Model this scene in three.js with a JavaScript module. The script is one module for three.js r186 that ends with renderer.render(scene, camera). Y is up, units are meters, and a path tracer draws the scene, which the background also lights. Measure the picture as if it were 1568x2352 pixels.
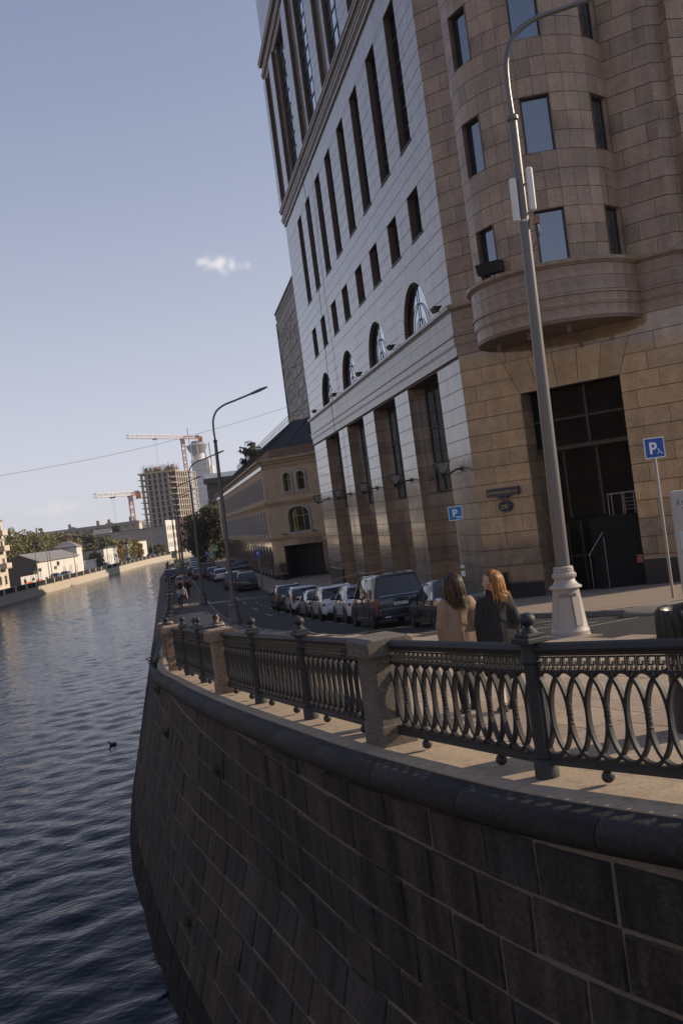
import * as THREE from 'three';
import { mergeGeometries, mergeVertices, toCreasedNormals } from 'three/addons/utils/BufferGeometryUtils.js';
import { MarchingCubes } from 'three/addons/objects/MarchingCubes.js';
import { RoundedBoxGeometry } from 'three/addons/geometries/RoundedBoxGeometry.js';
import { FontLoader } from 'three/addons/loaders/FontLoader.js';
import { TextGeometry } from 'three/addons/geometries/TextGeometry.js';

// ---------------------------------------------------------------- camera, sky, sun, exposure
const EYE = 6.4, R = Math.PI / 180;
const scene = new THREE.Scene();
const camera = new THREE.PerspectiveCamera(54.44, 682 / 1024, 0.3, 6000);
camera.position.set(0, EYE, 0);
camera.rotation.set(0.073 * R, 0, -7.5 * R, 'YXZ');
const renderer = new THREE.WebGLRenderer({ antialias: true });
renderer.setSize(682, 1024);
renderer.toneMapping = THREE.LinearToneMapping;
renderer.toneMappingExposure = 1.06;
renderer.shadowMap.enabled = true;
const SUN_AZ = 10.5, SUN_EL = 24;                    // degrees ahead of straight right, and above the horizon
const sunDir = new THREE.Vector3(Math.cos(SUN_EL * R) * Math.cos(SUN_AZ * R), Math.sin(SUN_EL * R), -Math.cos(SUN_EL * R) * Math.sin(SUN_AZ * R));
const sun = new THREE.DirectionalLight(new THREE.Color(1, 0.82, 0.62), 5);
sun.position.copy(sunDir).multiplyScalar(250); sun.castShadow = true; sun.shadow.radius = 1.2;
sun.target.position.set(0, 0, -30);
sun.position.add(sun.target.position);
Object.assign(sun.shadow.camera, { left: -160, right: 160, top: 120, bottom: -60, near: 1, far: 600 });
sun.shadow.mapSize.set(4096, 4096);
scene.add(sun, sun.target);
scene.fog = new THREE.FogExp2(0xc6cbd4, 0.00013);

// ---------------------------------------------------------------- random numbers and noise
let seed = 7;
const rnd = () => { seed |= 0; seed = seed + 0x6D2B79F5 | 0; let t = Math.imul(seed ^ seed >>> 15, 1 | seed); t = t + Math.imul(t ^ t >>> 7, 61 | t) ^ t; return ((t ^ t >>> 14) >>> 0) / 4294967296; };
const rr = (a, b) => a + (b - a) * rnd();
const lerp = (a, b, t) => a + (b - a) * t, clamp = (x, a = 0, b = 1) => Math.min(b, Math.max(a, x));
const smooth = (a, b, x) => { const t = clamp((x - a) / (b - a)); return t * t * (3 - 2 * t); };
const PERM = new Float32Array(4096).map(() => rnd());
const hsh = (x, y) => PERM[(((x * 73) ^ (y * 151)) + x * 7 + y * 13) & 4095];
function vnoise(x, y, p) {                           // value noise, periodic with p
  const xi = Math.floor(x), yi = Math.floor(y), fx = x - xi, fy = y - yi, m = (a) => ((a % p) + p) % p;
  const sx = fx * fx * (3 - 2 * fx), sy = fy * fy * (3 - 2 * fy);
  const a = hsh(m(xi), m(yi)), b = hsh(m(xi + 1), m(yi)), c = hsh(m(xi), m(yi + 1)), d = hsh(m(xi + 1), m(yi + 1));
  return lerp(lerp(a, b, sx), lerp(c, d, sx), sy);
}
function fbm(u, v, p, oct) { let s = 0, a = .5, n = 0; for (let i = 0; i < oct; i++) { s += a * vnoise(u * p, v * p, p); n += a; a *= .55; p *= 2; } return s / n; }

// the sky: clear air, a little cloud, brighter towards the sun's side and the horizon
const CLOUDS = [[507, 607, 1.35, .42, .8], [480, 598, .55, .25, .4], [140, 1166, 1.15, .28, .42], [95, 1172, .9, .2, .25], [190, 1168, .9, .18, .22]];
{
  const W = 1600, H = 800, data = new Float32Array(W * H * 4);
  const dirOf = (x, y) => { const dx = x - 784, dy = y - 1176, c = Math.cos(7.5 * R), s = Math.sin(7.5 * R); return new THREE.Vector3(dx * c - dy * s, -(dx * s + dy * c - 2.9), -2287).normalize(); };
  const cl = CLOUDS.map(c => [dirOf(c[0], c[1]), c[2] * R, c[3] * R, c[4]]);
  const d = new THREE.Vector3();
  for (let j = 0; j < H; j++) for (let i = 0; i < W; i++) {
    const el = ((j + .5) / H - .5) * Math.PI, az = ((i + .5) / W - .5) * 2 * Math.PI;
    d.set(Math.cos(el) * Math.cos(az), Math.sin(el), Math.cos(el) * Math.sin(az));
    const e = Math.max(0, d.y), t = Math.pow(1 - e, 2.7);
    let r = lerp(.135, .675, t), g = lerp(.19, .72, t), b = lerp(.345, .83, t);
    const warm = Math.pow(1 - e, 12) * .6; r = lerp(r, .74, warm); g = lerp(g, .715, warm); b = lerp(b, .72, warm);
    const cs = clamp(d.dot(sunDir), -1, 1), gl = .30 * Math.pow(Math.max(0, (cs + 1) / 2), 6); r += gl * .95; g += gl * .9; b += gl * .85;
    if (d.y < 0) { const k = clamp(-d.y * 6); r = lerp(r, .16, k); g = lerp(g, .155, k); b = lerp(b, .15, k); }
    for (const [cd, wx, wy, st] of cl) {
      const dot = d.dot(cd); if (dot < .99) continue;
      const da = Math.atan2(d.x, -d.z) - Math.atan2(cd.x, -cd.z), de = Math.asin(d.y) - Math.asin(cd.y);
      const ca = Math.cos(.13), sa = Math.sin(.13), x = (da * ca - de * sa) / wx, y = (da * sa + de * ca) / wy;
      const n = fbm(az * 14 + 5, el * 22 + 3, 16, 6), q = 1 - (x * x + y * y) + (n - .5) * 3.4;
      const m = st * smooth(.1, 1.0, q) * smooth(3.5, .6, x * x + y * y); r = lerp(r, .98, m); g = lerp(g, .92, m); b = lerp(b, .9, m);
    }
    const o = (j * W + i) * 4; data[o] = r; data[o + 1] = g; data[o + 2] = b; data[o + 3] = 1;
  }
  const sky = new THREE.DataTexture(data, W, H, THREE.RGBAFormat, THREE.FloatType);
  sky.mapping = THREE.EquirectangularReflectionMapping; sky.magFilter = sky.minFilter = THREE.LinearFilter; sky.needsUpdate = true;
  scene.background = sky; scene.environment = sky;
}

// ---------------------------------------------------------------- textures
function tex(size, fn, srgb = true, rep = 1) {
  const w = size, h = size, a = new Uint8Array(w * h * 4);
  for (let j = 0; j < h; j++) for (let i = 0; i < w; i++) {
    const c = fn(i / w, j / h), o = (j * w + i) * 4;
    if (typeof c === 'number') a[o] = a[o + 1] = a[o + 2] = clamp(c) * 255; else { a[o] = clamp(c[0]) * 255; a[o + 1] = clamp(c[1]) * 255; a[o + 2] = clamp(c[2]) * 255; }
    a[o + 3] = 255;
  }
  const t = new THREE.DataTexture(a, w, h); t.wrapS = t.wrapT = THREE.RepeatWrapping; t.magFilter = THREE.LinearFilter; t.minFilter = THREE.LinearMipmapLinearFilter; t.generateMipmaps = true;
  if (srgb) t.colorSpace = THREE.SRGBColorSpace; t.repeat.set(rep, rep); t.needsUpdate = true; return t;
}
const T_granite = tex(512, (u, v) => { const n = fbm(u, v, 5, 4), s = fbm(u + .3, v + .7, 90, 2), k = .72 + .22 * n + .34 * (s - .5); return [k, k * (.985 + .02 * n), k * (.97 + .03 * s)]; }, true, .5);
const T_clad = tex(1024, (u, v) => { const n = fbm(u, v, 5, 4), st = fbm(u + .2, v * .1, 30, 3), s = fbm(u + .3, v + .7, 180, 2), k = .70 + .24 * n + .16 * (st - .5) + .34 * (s - .5); return [k, k * (.975 + .03 * n), k * (.95 + .05 * s)]; }, true, .25);
const T_rough = tex(512, (u, v) => { const n = fbm(u, v, 4, 5), s = fbm(u + .1, v + .5, 64, 3); return .62 + .4 * (n - .5) + .5 * (s - .5); }, false, .7);
const T_wall = tex(1024, (u, v) => {                 // weathered embankment granite: streaks that run down, speckle, stains
  const st = fbm(u, v * .12, 26, 3), n = fbm(u, v, 6, 5), s = fbm(u + .4, v + .2, 150, 2), f = smooth(.55, .72, fbm(u + .6, v * .3 + .2, 11, 4));
  const k = .62 + .4 * (n - .5) + .55 * (st - .5) + .42 * (s - .5) - .16 * f; return [k * 1.02, k * .97, k * (.92 + .06 * n)];
}, true, .25);
const T_asphalt = tex(512, (u, v) => { const n = fbm(u, v, 3, 4), s = fbm(u, v, 128, 2); const k = .66 + .24 * (n - .5) + .6 * (s - .5); return [k, k * .985, k * .96]; }, true, .4);
const T_plaster = tex(256, (u, v) => { const n = fbm(u, v, 4, 5), s = fbm(u, v, 60, 2); const k = .9 + .16 * (n - .5) + .16 * (s - .5); return [k, k, k]; }, true, .3);
const T_dirt = tex(256, (u, v) => { const n = fbm(u, v, 5, 5), s = smooth(.55, .75, fbm(u + .5, v + .1, 14, 4)); const k = .93 + .16 * (n - .5) - .10 * s; return [k, k * .97, k * .93]; }, true, .8);
const T_water = tex(1024, (() => {
  const w = []; let sd = 3; for (let i = 0; i < 60; i++) { const a = -.35 + rr(-.95, .95), k = 5 + Math.pow(rnd(), 1.4) * 62; let kx = Math.round(k * Math.sin(a)), ky = Math.round(k * Math.cos(a)); w.push([kx, ky, rr(0, 6.28), .55 / Math.pow(k, .85)]); }
  return (u, v) => { let h = 0, x = u + .012 * Math.sin(6.283 * v * 3), y = v + .01 * Math.sin(6.283 * (u * 2 + .3)); for (const [kx, ky, p, a] of w) h += a * Math.sin(6.283 * (kx * x + ky * y) + p); return .5 + h * .55; };
})(), false, 1 / 9);

const mat = (c, rough = .8, o = {}) => { const { P, ...q } = o; return new (P ? THREE.MeshPhysicalMaterial : THREE.MeshStandardMaterial)({ color: Array.isArray(c) ? new THREE.Color(...c) : c, roughness: rough, ...q }); };
const polished = (c, r = .1) => mat(c, r, { map: T_granite, P: 1, ior: 1.6, clearcoat: .8, clearcoatRoughness: .06 });
const M = {
  tan: [[.50, .345, .225], [.44, .315, .22], [.54, .375, .245], [.38, .27, .19]].map(c => polished(c)),
  bay: [[.52, .37, .265], [.47, .345, .265], [.55, .395, .285], [.42, .30, .215]].map(c => mat(c, .42, { map: T_clad })),
  pale: [[.42, .35, .285], [.37, .31, .26], [.45, .375, .305], [.395, .325, .265]].map(c => mat(c, .2, { map: T_clad, P: 1, ior: 1.5, clearcoat: .6, clearcoatRoughness: .08 })),
  tanBack: mat([.15, .10, .075], .8, { map: T_granite }),
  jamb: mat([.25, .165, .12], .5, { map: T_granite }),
  dkGranite: mat([.05, .045, .045], .3, { map: T_granite }),
  cornice: [[.43, .305, .225], [.40, .285, .215], [.45, .325, .24]].map(c => mat(c, .38, { map: T_granite })),
  corniceP: [[.42, .365, .32], [.40, .345, .305], [.44, .385, .335]].map(c => mat(c, .3, { map: T_granite, P: 1, clearcoat: .3, clearcoatRoughness: .15 })),
  frame: mat([.03, .03, .033], .35, { metalness: .4 }),
  glass: mat([.21, .235, .27], .03, { metalness: 1 }),
  glassDk: mat([.10, .115, .14], .03, { metalness: 1 }), glassSky: mat([.60, .65, .70], .03, { metalness: 1 }), glassIn: mat([.004, .0045, .005], .06, { P: 1, ior: 1.2, specularIntensity: .5 }),
  glassGr: mat([.13, .15, .13], .05, { metalness: 1 }),
  iron: mat([.024, .0235, .0235], .62, { bumpMap: T_rough, bumpScale: .0015 }),
  ironPost: mat([.023, .0255, .03], .6, { bumpMap: T_rough, bumpScale: .0015 }),
  granitePost: mat([.21, .18, .15], .9, { map: T_granite, bumpMap: T_rough, bumpScale: .006 }),
  granitePink: mat([.42, .30, .21], .95, { map: T_granite, bumpMap: T_rough, bumpScale: .02 }),
  wall: [[.090, .080, .070], [.078, .073, .068], [.102, .087, .074], [.068, .068, .068], [.114, .094, .078]].map(c => mat(c, .8, { map: T_wall, bumpMap: T_rough, bumpScale: .008 })),
  mortar: mat([.20, .178, .157], .95, { map: T_dirt, bumpMap: T_rough, bumpScale: .03 }),
  coping: [[.046, .044, .044], [.04, .04, .041], [.052, .048, .046]].map(c => mat(c, .8, { map: T_wall, bumpMap: T_rough, bumpScale: .008 })),
  ledge: [[.45, .375, .285], [.42, .35, .27], [.47, .39, .295]].map(c => mat(c, .9, { map: T_dirt, bumpMap: T_rough, bumpScale: .006 })),
  slab: [[.42, .35, .275], [.38, .32, .26], [.44, .365, .285], [.345, .29, .24]].map(c => mat(c, .85, { map: T_dirt, bumpMap: T_rough, bumpScale: .003 })),
  kerb: mat([.27, .24, .205], .85, { map: T_granite }),
  asphalt: mat([.034, .032, .030], .85, { map: T_asphalt, bumpMap: T_rough, bumpScale: .006 }),
  joint: mat([.10, .085, .07], .95, { map: T_dirt }),
  paint: mat([.42, .39, .35], .8, { map: T_dirt }),
  lampPole: mat([.15, .14, .133], .36, { metalness: .3 }),
  lampBase: mat([.36, .32, .285], .55),
  lampFar: mat([.14, .13, .125], .5, { metalness: .3 }),
  black: mat([.018, .018, .02], .45),
  rubber: mat([.02, .02, .021], .8),
  chrome: mat([.55, .56, .58], .2, { metalness: 1 }),
  steel: mat([.38, .38, .39], .35, { metalness: .9 }),
  white: mat([.75, .73, .70], .5),
  plaster: mat([.56, .42, .28], .9, { map: T_plaster }),
  plasterTrim: mat([.47, .355, .22], .85, { map: T_plaster }),
  trimWhite: mat([.47, .44, .41], .7, { map: T_plaster }),
  arcade: [[.33, .245, .195], [.31, .23, .185]].map(c => polished(c, .12)),
  roof: mat([.022, .022, .024], .65, { metalness: .2 }),
  panelGrey: mat([.45, .40, .34], .85, { map: T_plaster }),
  concrete: mat([.44, .39, .33], .9, { map: T_plaster }),
  cream: mat([.72, .62, .50], .85, { map: T_plaster }),
  whiteWall: mat([.78, .74, .68], .85, { map: T_plaster }),
  greyRoof: mat([.27, .26, .255], .7, { map: T_plaster }),
  bankWall: mat([.53, .495, .44], .9, { map: T_dirt }),
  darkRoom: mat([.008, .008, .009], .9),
};

// ---------------------------------------------------------------- geometry helpers
const V = (X, h, d) => new THREE.Vector3(X, h, -d);  // X right of the eye, h height, d distance ahead
const used = {};
function numbered(n) { const k = used[n] = (used[n] ?? -1) + 1; return k ? n + '_' + String(k).padStart(3, '0') : n; }
function mesh(name, geo, m, parent) { const o = new THREE.Mesh(Array.isArray(geo) ? merge(geo) : geo, m); o.name = parent ? name : numbered(name); o.castShadow = o.receiveShadow = true; (parent || scene).add(o); return o; }
function tag(o, label, category, group, kind) { if (label) o.userData.label = label; if (category) o.userData.category = category; if (group) o.userData.group = group; if (kind) o.userData.kind = kind; return o; }
function thing(name, label, category, pos, ry = 0, group) { const o = new THREE.Group(); o.name = numbered(name); if (pos) o.position.copy(pos); o.rotation.y = ry; scene.add(o); return tag(o, label, category, group); }
function part(name, parent) { const g = new THREE.Group(); g.name = name; parent.add(g); return g; }
function struct(name, geo, m) { return tag(mesh(name, geo, m), null, null, null, 'structure'); }
function copyOf(src, label, pos, ry) { const c = src.clone(); c.name = numbered(src.name.replace(/_\d{3}$/, '')); scene.add(c); if (pos) c.position.copy(pos); if (ry !== undefined) c.rotation.y = ry; c.userData = { ...src.userData }; if (label) c.userData.label = label; return c; }
function flat(g) { if (g.index) g = g.toNonIndexed(); for (const k of Object.keys(g.attributes)) if (!['position', 'normal', 'uv'].includes(k)) g.deleteAttribute(k); if (!g.attributes.uv) g.setAttribute('uv', new THREE.BufferAttribute(new Float32Array(g.attributes.position.count * 2), 2)); if (!g.attributes.normal) g.computeVertexNormals(); g.morphAttributes = {}; return g; }
const merge = (l) => l.length === 1 ? l[0] : mergeGeometries(l.map(flat), false);
const stuff = (name, list, m, parent, label) => { const o = mesh(name, merge(list), m, parent); o.userData.kind = 'stuff'; if (label) o.userData.label = label; return o; };
function planarUV(g, s = 1) {                        // metric uv from the dominant axis of each face
  g = g.index ? g.toNonIndexed() : g; const p = g.attributes.position, n = g.attributes.normal, uv = new Float32Array(p.count * 2);
  for (let i = 0; i < p.count; i++) { const a = Math.abs(n.getX(i)), b = Math.abs(n.getY(i)), c = Math.abs(n.getZ(i)); const x = p.getX(i), y = p.getY(i), z = p.getZ(i); const q = b > a && b > c ? [x, z] : a > c ? [z, y] : [x, y]; uv[2 * i] = q[0] * s; uv[2 * i + 1] = q[1] * s; }
  g.setAttribute('uv', new THREE.BufferAttribute(uv, 2)); return g;
}
function bx(x0, x1, y0, y1, z0, z1) { const g = new THREE.BoxGeometry(Math.abs(x1 - x0), Math.abs(y1 - y0), Math.abs(z1 - z0)); g.translate((x0 + x1) / 2, (y0 + y1) / 2, (z0 + z1) / 2); return planarUV(g); }
function cbox(w, h, d, x = 0, y = 0, z = 0, ry = 0, rx = 0, rz = 0) { const g = planarUV(new THREE.BoxGeometry(w, h, d)); g.applyMatrix4(new THREE.Matrix4().makeRotationFromEuler(new THREE.Euler(rx, ry, rz, 'YXZ')).setPosition(x, y, z)); return g; }
function rbox(w, h, d, r, x = 0, y = 0, z = 0, s = 2) { const g = new RoundedBoxGeometry(w, h, d, s, r); g.translate(x, y, z); return flat(g); }
function cyl(r0, r1, h, x, y, z, seg = 12, open = false) { const g = new THREE.CylinderGeometry(r1, r0, h, seg, 1, open); g.translate(x, y + h / 2, z); return flat(g); }
function bar(a, b, r, seg = 6) { const d = b.clone().sub(a), L = d.length(), g = new THREE.CylinderGeometry(r, r, L, seg, 1); g.translate(0, L / 2, 0); g.applyQuaternion(new THREE.Quaternion().setFromUnitVectors(new THREE.Vector3(0, 1, 0), d.normalize())); g.translate(a.x, a.y, a.z); return flat(g); }
function sph(r, x, y, z, sx = 1, sy = 1, sz = 1, w = 16, h = 12) { const g = new THREE.SphereGeometry(r, w, h); g.scale(sx, sy, sz); g.translate(x, y, z); return flat(g); }
function tube(pts, r, seg = 32, rad = 8) { return flat(new THREE.TubeGeometry(new THREE.CatmullRomCurve3(pts, false, 'centripetal'), seg, r, rad)); }
function lathe(pts, seg = 20, crease = 40) { return flat(toCreasedNormals(new THREE.LatheGeometry(pts.map(p => new THREE.Vector2(Math.max(p[0], 1e-4), p[1])), seg), crease * R)); }
function poly(pts, z0, z1, bevel = 0) { const s = new THREE.Shape(pts.map(p => new THREE.Vector2(p[0], p[1]))); const g = new THREE.ExtrudeGeometry(s, { depth: z1 - z0 - bevel, bevelEnabled: bevel > 0, bevelThickness: bevel, bevelSize: bevel, bevelOffset: -bevel, bevelSegments: 1, curveSegments: 12 }); g.translate(0, 0, z0); return planarUV(flat(g)); }
function loft(rings, { closed = true, caps = true, crease = 35 } = {}) {
  const n = rings[0].length, m = rings.length, P = [], UV = [], I = []; const w = closed ? n + 1 : n; let vl = 0;
  for (let j = 0; j < m; j++) { if (j) vl += rings[j][0].distanceTo(rings[j - 1][0]); let ul = 0; for (let i = 0; i < w; i++) { const p = rings[j][i % n]; if (i) ul += p.distanceTo(rings[j][(i - 1) % n]); P.push(p.x, p.y, p.z); UV.push(ul, vl); } }
  for (let j = 0; j < m - 1; j++) for (let i = 0; i < w - 1; i++) { const a = j * w + i, b = a + 1, c = a + w, d = c + 1; I.push(a, b, d, a, d, c); }
  if (caps) for (const [j, f] of [[0, 1], [m - 1, 0]]) { const c0 = P.length / 3; const c = rings[j].reduce((s, p) => s.add(p), new THREE.Vector3()).divideScalar(n); P.push(c.x, c.y, c.z); UV.push(0, 0); for (let i = 0; i < n; i++) { const p = rings[j][i]; P.push(p.x, p.y, p.z); UV.push(p.x, p.y); } for (let i = 0; i < n; i++) { if (!closed && i === n - 1) continue; const a = c0 + 1 + i, b = c0 + 1 + (i + 1) % n; f ? I.push(c0, b, a) : I.push(c0, a, b); } }
  const g = new THREE.BufferGeometry(); g.setAttribute('position', new THREE.Float32BufferAttribute(P, 3)); g.setAttribute('uv', new THREE.Float32BufferAttribute(UV, 2)); g.setIndex(I); g.computeVertexNormals();
  return flat(toCreasedNormals(g, crease * R));
}
function polyFlat(pts, up = true) {                  // flat-ish sheet through 3D points, triangulated in plan
  const tri = THREE.ShapeUtils.triangulateShape(pts.map(p => new THREE.Vector2(p.x, -p.z)), []); const P = [], U = [];
  for (const t of tri) for (const i of t) { P.push(pts[i].x, pts[i].y, pts[i].z); U.push(pts[i].x, pts[i].z); }
  const g = new THREE.BufferGeometry(); g.setAttribute('position', new THREE.Float32BufferAttribute(P, 3)); g.setAttribute('uv', new THREE.Float32BufferAttribute(U, 2)); g.computeVertexNormals(); return g;
}
const pick = (a) => a[Math.floor(rnd() * a.length)];
const frameM = (X, d, deg, h = 0) => new THREE.Matrix4().makeRotationY(deg * R).setPosition(X, h, -d);   // local x along (cos, sin) in plan, z outwards

// ---------------------------------------------------------------- the lie of the land
const BEL = [[-60, .9], [-10, 1.2], [0, 1.75], [8, 2.33], [12.9, 2.6], [17.8, 2.91], [22.6, 3.2], [25, 3.38], [30, 3.75], [36, 4.17], [44, 4.7], [53, 5.18], [58, 5.4], [65, 5.65], [75, 5.9], [85, 6.1], [98, 6.25], [120, 6.35], [150, 6.4], [2000, 6.4]];
function table(T, x) { let i = 0; while (i < T.length - 2 && x > T[i + 1][0]) i++; const [x0, y0] = T[i], [x1, y1] = T[i + 1]; return lerp(y0, y1, clamp((x - x0) / (x1 - x0))); }
const G = (d) => EYE - table(BEL, d);
class Path {
  constructor(dx, flip = 1) {                        // list of [d, X]
    const c = new THREE.CatmullRomCurve3(dx.map(p => new THREE.Vector3(p[1], 0, p[0])), false, 'centripetal'); this.P = c.getPoints(1600); this.flip = flip;
    this.L = [0]; for (let i = 1; i < this.P.length; i++) this.L.push(this.L[i - 1] + this.P[i].distanceTo(this.P[i - 1])); this.len = this.L.at(-1);
  }
  idx(s) { let a = 0, b = this.L.length - 1; s = clamp(s, 0, this.len); while (b - a > 1) { const m = (a + b) >> 1; this.L[m] <= s ? a = m : b = m; } return [a, (s - this.L[a]) / (this.L[b] - this.L[a])]; }
  at(s) { const [i, t] = this.idx(s), a = this.P[i], b = this.P[i + 1], T = b.clone().sub(a).normalize(); return { X: lerp(a.x, b.x, t), d: lerp(a.z, b.z, t), tx: T.x, td: T.z, nx: -T.z * this.flip, nd: T.x * this.flip }; }
  pt(s, off, h, abs = false) { const q = this.at(s); return V(q.X + off * q.nx, (abs ? 0 : G(q.d)) + h, q.d + off * q.nd); }
  sAt(d) { for (let i = 1; i < this.P.length; i++) if (this.P[i].z >= d) return this.L[i]; return this.len; }
  xAt(d) { const i = Math.max(1, this.P.findIndex(p => p.z >= d)); const a = this.P[i - 1], b = this.P[i]; return lerp(a.x, b.x, clamp((d - a.z) / (b.z - a.z || 1))); }
  deg(s) { const q = this.at(s); return Math.atan2(q.td, q.tx) / R; }
  sweep(s0, s1, step, prof, o = {}) { const n = Math.max(1, Math.ceil((s1 - s0) / step)), rings = []; for (let j = 0; j <= n; j++) { const s = lerp(s0, s1, j / n); rings.push(prof.map(([a, h]) => this.pt(s, a, h, o.abs))); } return loft(rings, o); }
}
const rail = new Path([[-12, 22], [0, 8.4], [4, 4.3], [6.7, 2.17], [8, 1.37], [10.45, .22], [12.9, -.73], [15.35, -1.6], [17.8, -2.42], [20.2, -3.18], [22.6, -3.9], [25, -4.6], [30, -5.7], [40, -7.5], [60, -11.05], [97, -17.6], [125, -22.6], [160, -28.8], [199, -35.8], [225, -39.4], [250, -41], [275, -40], [300, -36], [340, -24], [400, 0]]);
const kerbA = new Path([[-20, 34], [4, 13.5], [10, 8.8], [14, 6.5], [18.8, 4.4], [22, 2.95], [30, .2], [45, -4], [58, -7.1], [90, -13.1], [125, -19.3], [160, -25.5], [199, -32.4], [230, -36], [260, -35.5], [300, -30], [400, 8]]);
const kerbB = new Path([[18, 12.5], [22, 9.2], [25, 7.4], [31.5, 4.95], [38, 3.0], [43, 1.95], [48, .9], [53, -.1], [58.5, -1.25], [65, -2.6], [109, -10.7], [160, -19.5], [200, -26.5], [240, -29], [280, -26], [320, -15], [400, 14]]);
const WATER = -1.6;
// ---------------------------------------------------------------- water, land, roads
{
  const rows = [], P = [], U = [], I = []; let d = 6; while (d < 420) { rows.push(d); d += d < 130 ? Math.max(.16, d * .0066) : d * .03; } rows.push(700);
  const NX = 260, wv = []; for (let i = 0; i < 54; i++) { const a = -.3 + rr(-1.15, 1.15), k = 6.283 / rr(.38, 1.9); wv.push([k * Math.sin(a), k * Math.cos(a), rr(0, 6.28), .0040 / Math.pow(k / 4, .8)]); }
  for (const d of rows) for (let i = 0; i <= NX; i++) {
    const xl = Math.max(-68, -.52 * d - 6), xr = Math.min(.05 * d + 6, 12) - (d > 60 ? .06 * (d - 60) : 0) , X = lerp(xl, d > 300 ? 60 : Math.max(xr, rail.xAt(d) + 1), i / NX);
    let h = 0; const f = clamp(150 / d); for (const [kx, kd, p, a] of wv) h += a * Math.sin(kx * X + kd * d + p + .6 * Math.sin(.21 * X - .13 * d)); h *= f * (.55 + .9 * fbm(X / 90 + 3, d / 90 + 3, 9, 3));
    P.push(X, WATER + h, -d); U.push(X, d);
  }
  for (let j = 0; j < rows.length - 1; j++) for (let i = 0; i < NX; i++) { const a = j * (NX + 1) + i, b = a + 1, c = a + NX + 1, e = c + 1; I.push(a, b, c, b, e, c); }
  const g = new THREE.BufferGeometry(); g.setAttribute('position', new THREE.Float32BufferAttribute(P, 3)); g.setAttribute('uv', new THREE.Float32BufferAttribute(U, 2)); g.setIndex(I); g.computeVertexNormals();
  const wm = mat([.003, .008, .017], .10, { P: 1, ior: 1.33, specularIntensity: .34, bumpMap: T_water, bumpScale: .024 });
  struct('water', g, wm);
  struct('canal_bed', bx(-75, 40, -4.2, -4, -700, 20), mat([.05, .045, .04], .95));
  struct('water', polyFlat([V(-64, WATER - .06, -80), V(14, WATER - .06, -80), V(14, WATER - .06, 6.4), V(-64, WATER - .06, 6.4)]), wm);
}
const DS = []; { let d = -14; while (d < 400) { DS.push(d); d += d < 60 ? 1 : 4; } }
function strip(xa, xb, dh, d0, d1) { const P = [], U = [], I = []; const ds = DS.filter(d => d >= d0 && d <= d1); for (const d of ds) for (const X of [xa(d), xb(d)]) { P.push(X, G(d) + dh, -d); U.push(X, d); } for (let i = 0; i < ds.length - 1; i++) I.push(2 * i, 2 * i + 1, 2 * i + 2, 2 * i + 1, 2 * i + 3, 2 * i + 2); const g = new THREE.BufferGeometry(); g.setAttribute('position', new THREE.Float32BufferAttribute(P, 3)); g.setAttribute('uv', new THREE.Float32BufferAttribute(U, 2)); g.setIndex(I); g.computeVertexNormals(); return g; }
const xB = (d) => d < 18 ? lerp(12.5, 90, clamp((18 - d) / 3)) : kerbB.xAt(d);
const pavement = struct('pavement', strip(d => rail.xAt(d) + .1, d => kerbA.xAt(d) - .1, -.036, -10, 399), M.joint);
const road = struct('road', strip(d => kerbA.xAt(d) - .12, d => xB(d) + .12, -.13, -10, 399), M.asphalt);
const walkB = struct('far_pavement', strip(d => xB(d) + .06, d => 150, -.012, 15, 399), mat([.30, .25, .20], .85, { map: T_dirt, bumpMap: T_rough, bumpScale: .004 }));
struct('ground', [bx(-2600, -63.8, -.5, -.02, -3200, 260), bx(-63.8, 2600, -1.2, -.5, -3200, -399), bx(150, 2600, -1, -.3, -399, 260)], mat([.16, .15, .12], .95, { map: T_dirt }));
{ // paving slabs one by one near the railing, joined beyond
  const box = [], far = []; const inside = (X, d) => X < kerbA.xAt(d) - .2; const s1 = rail.sAt(23.5), s0 = rail.sAt(5.2), s2 = rail.sAt(72);
  let row = 0; for (let s = s0; s < s2; row++) {
    const q = rail.at(s), near = s < s1, L = near ? .92 : 1.25, w = near ? .74 : .8; let o = .3, c = 0; const rowOff = (row % 2) * .37;
    for (; c < 24; c++) { const a = c ? o : .3, b = o = c ? o + w : .3 + w - rowOff; const X = q.X - q.nx * b, d = q.d - q.nd * b; if (!inside(X, d)) break; const j = .006;
      const sl = (G(q.d + .3) - G(q.d - .3)) / .6; const ring = (h) => [[s + j, -a - j], [s + L - j, -a - j], [s + L - j, -b + j], [s + j, -b + j]].map(([ss, of]) => rail.pt(ss, of, h + rr(0, 0)));
      const g = loft([ring(-.034), ring(rr(-.003, .003))], { crease: 10 }); near ? box.push(g) : far.push(g); }
    s += L;
  }
  box.slice(0, 299).forEach((g) => mesh('paving_slab', planarUV(g), pick(M.slab), pavement)); const rest = far.concat(box.slice(299)); stuff('paving_slab', rest.map(g => planarUV(g)), M.slab[1], pavement);
}
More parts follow.
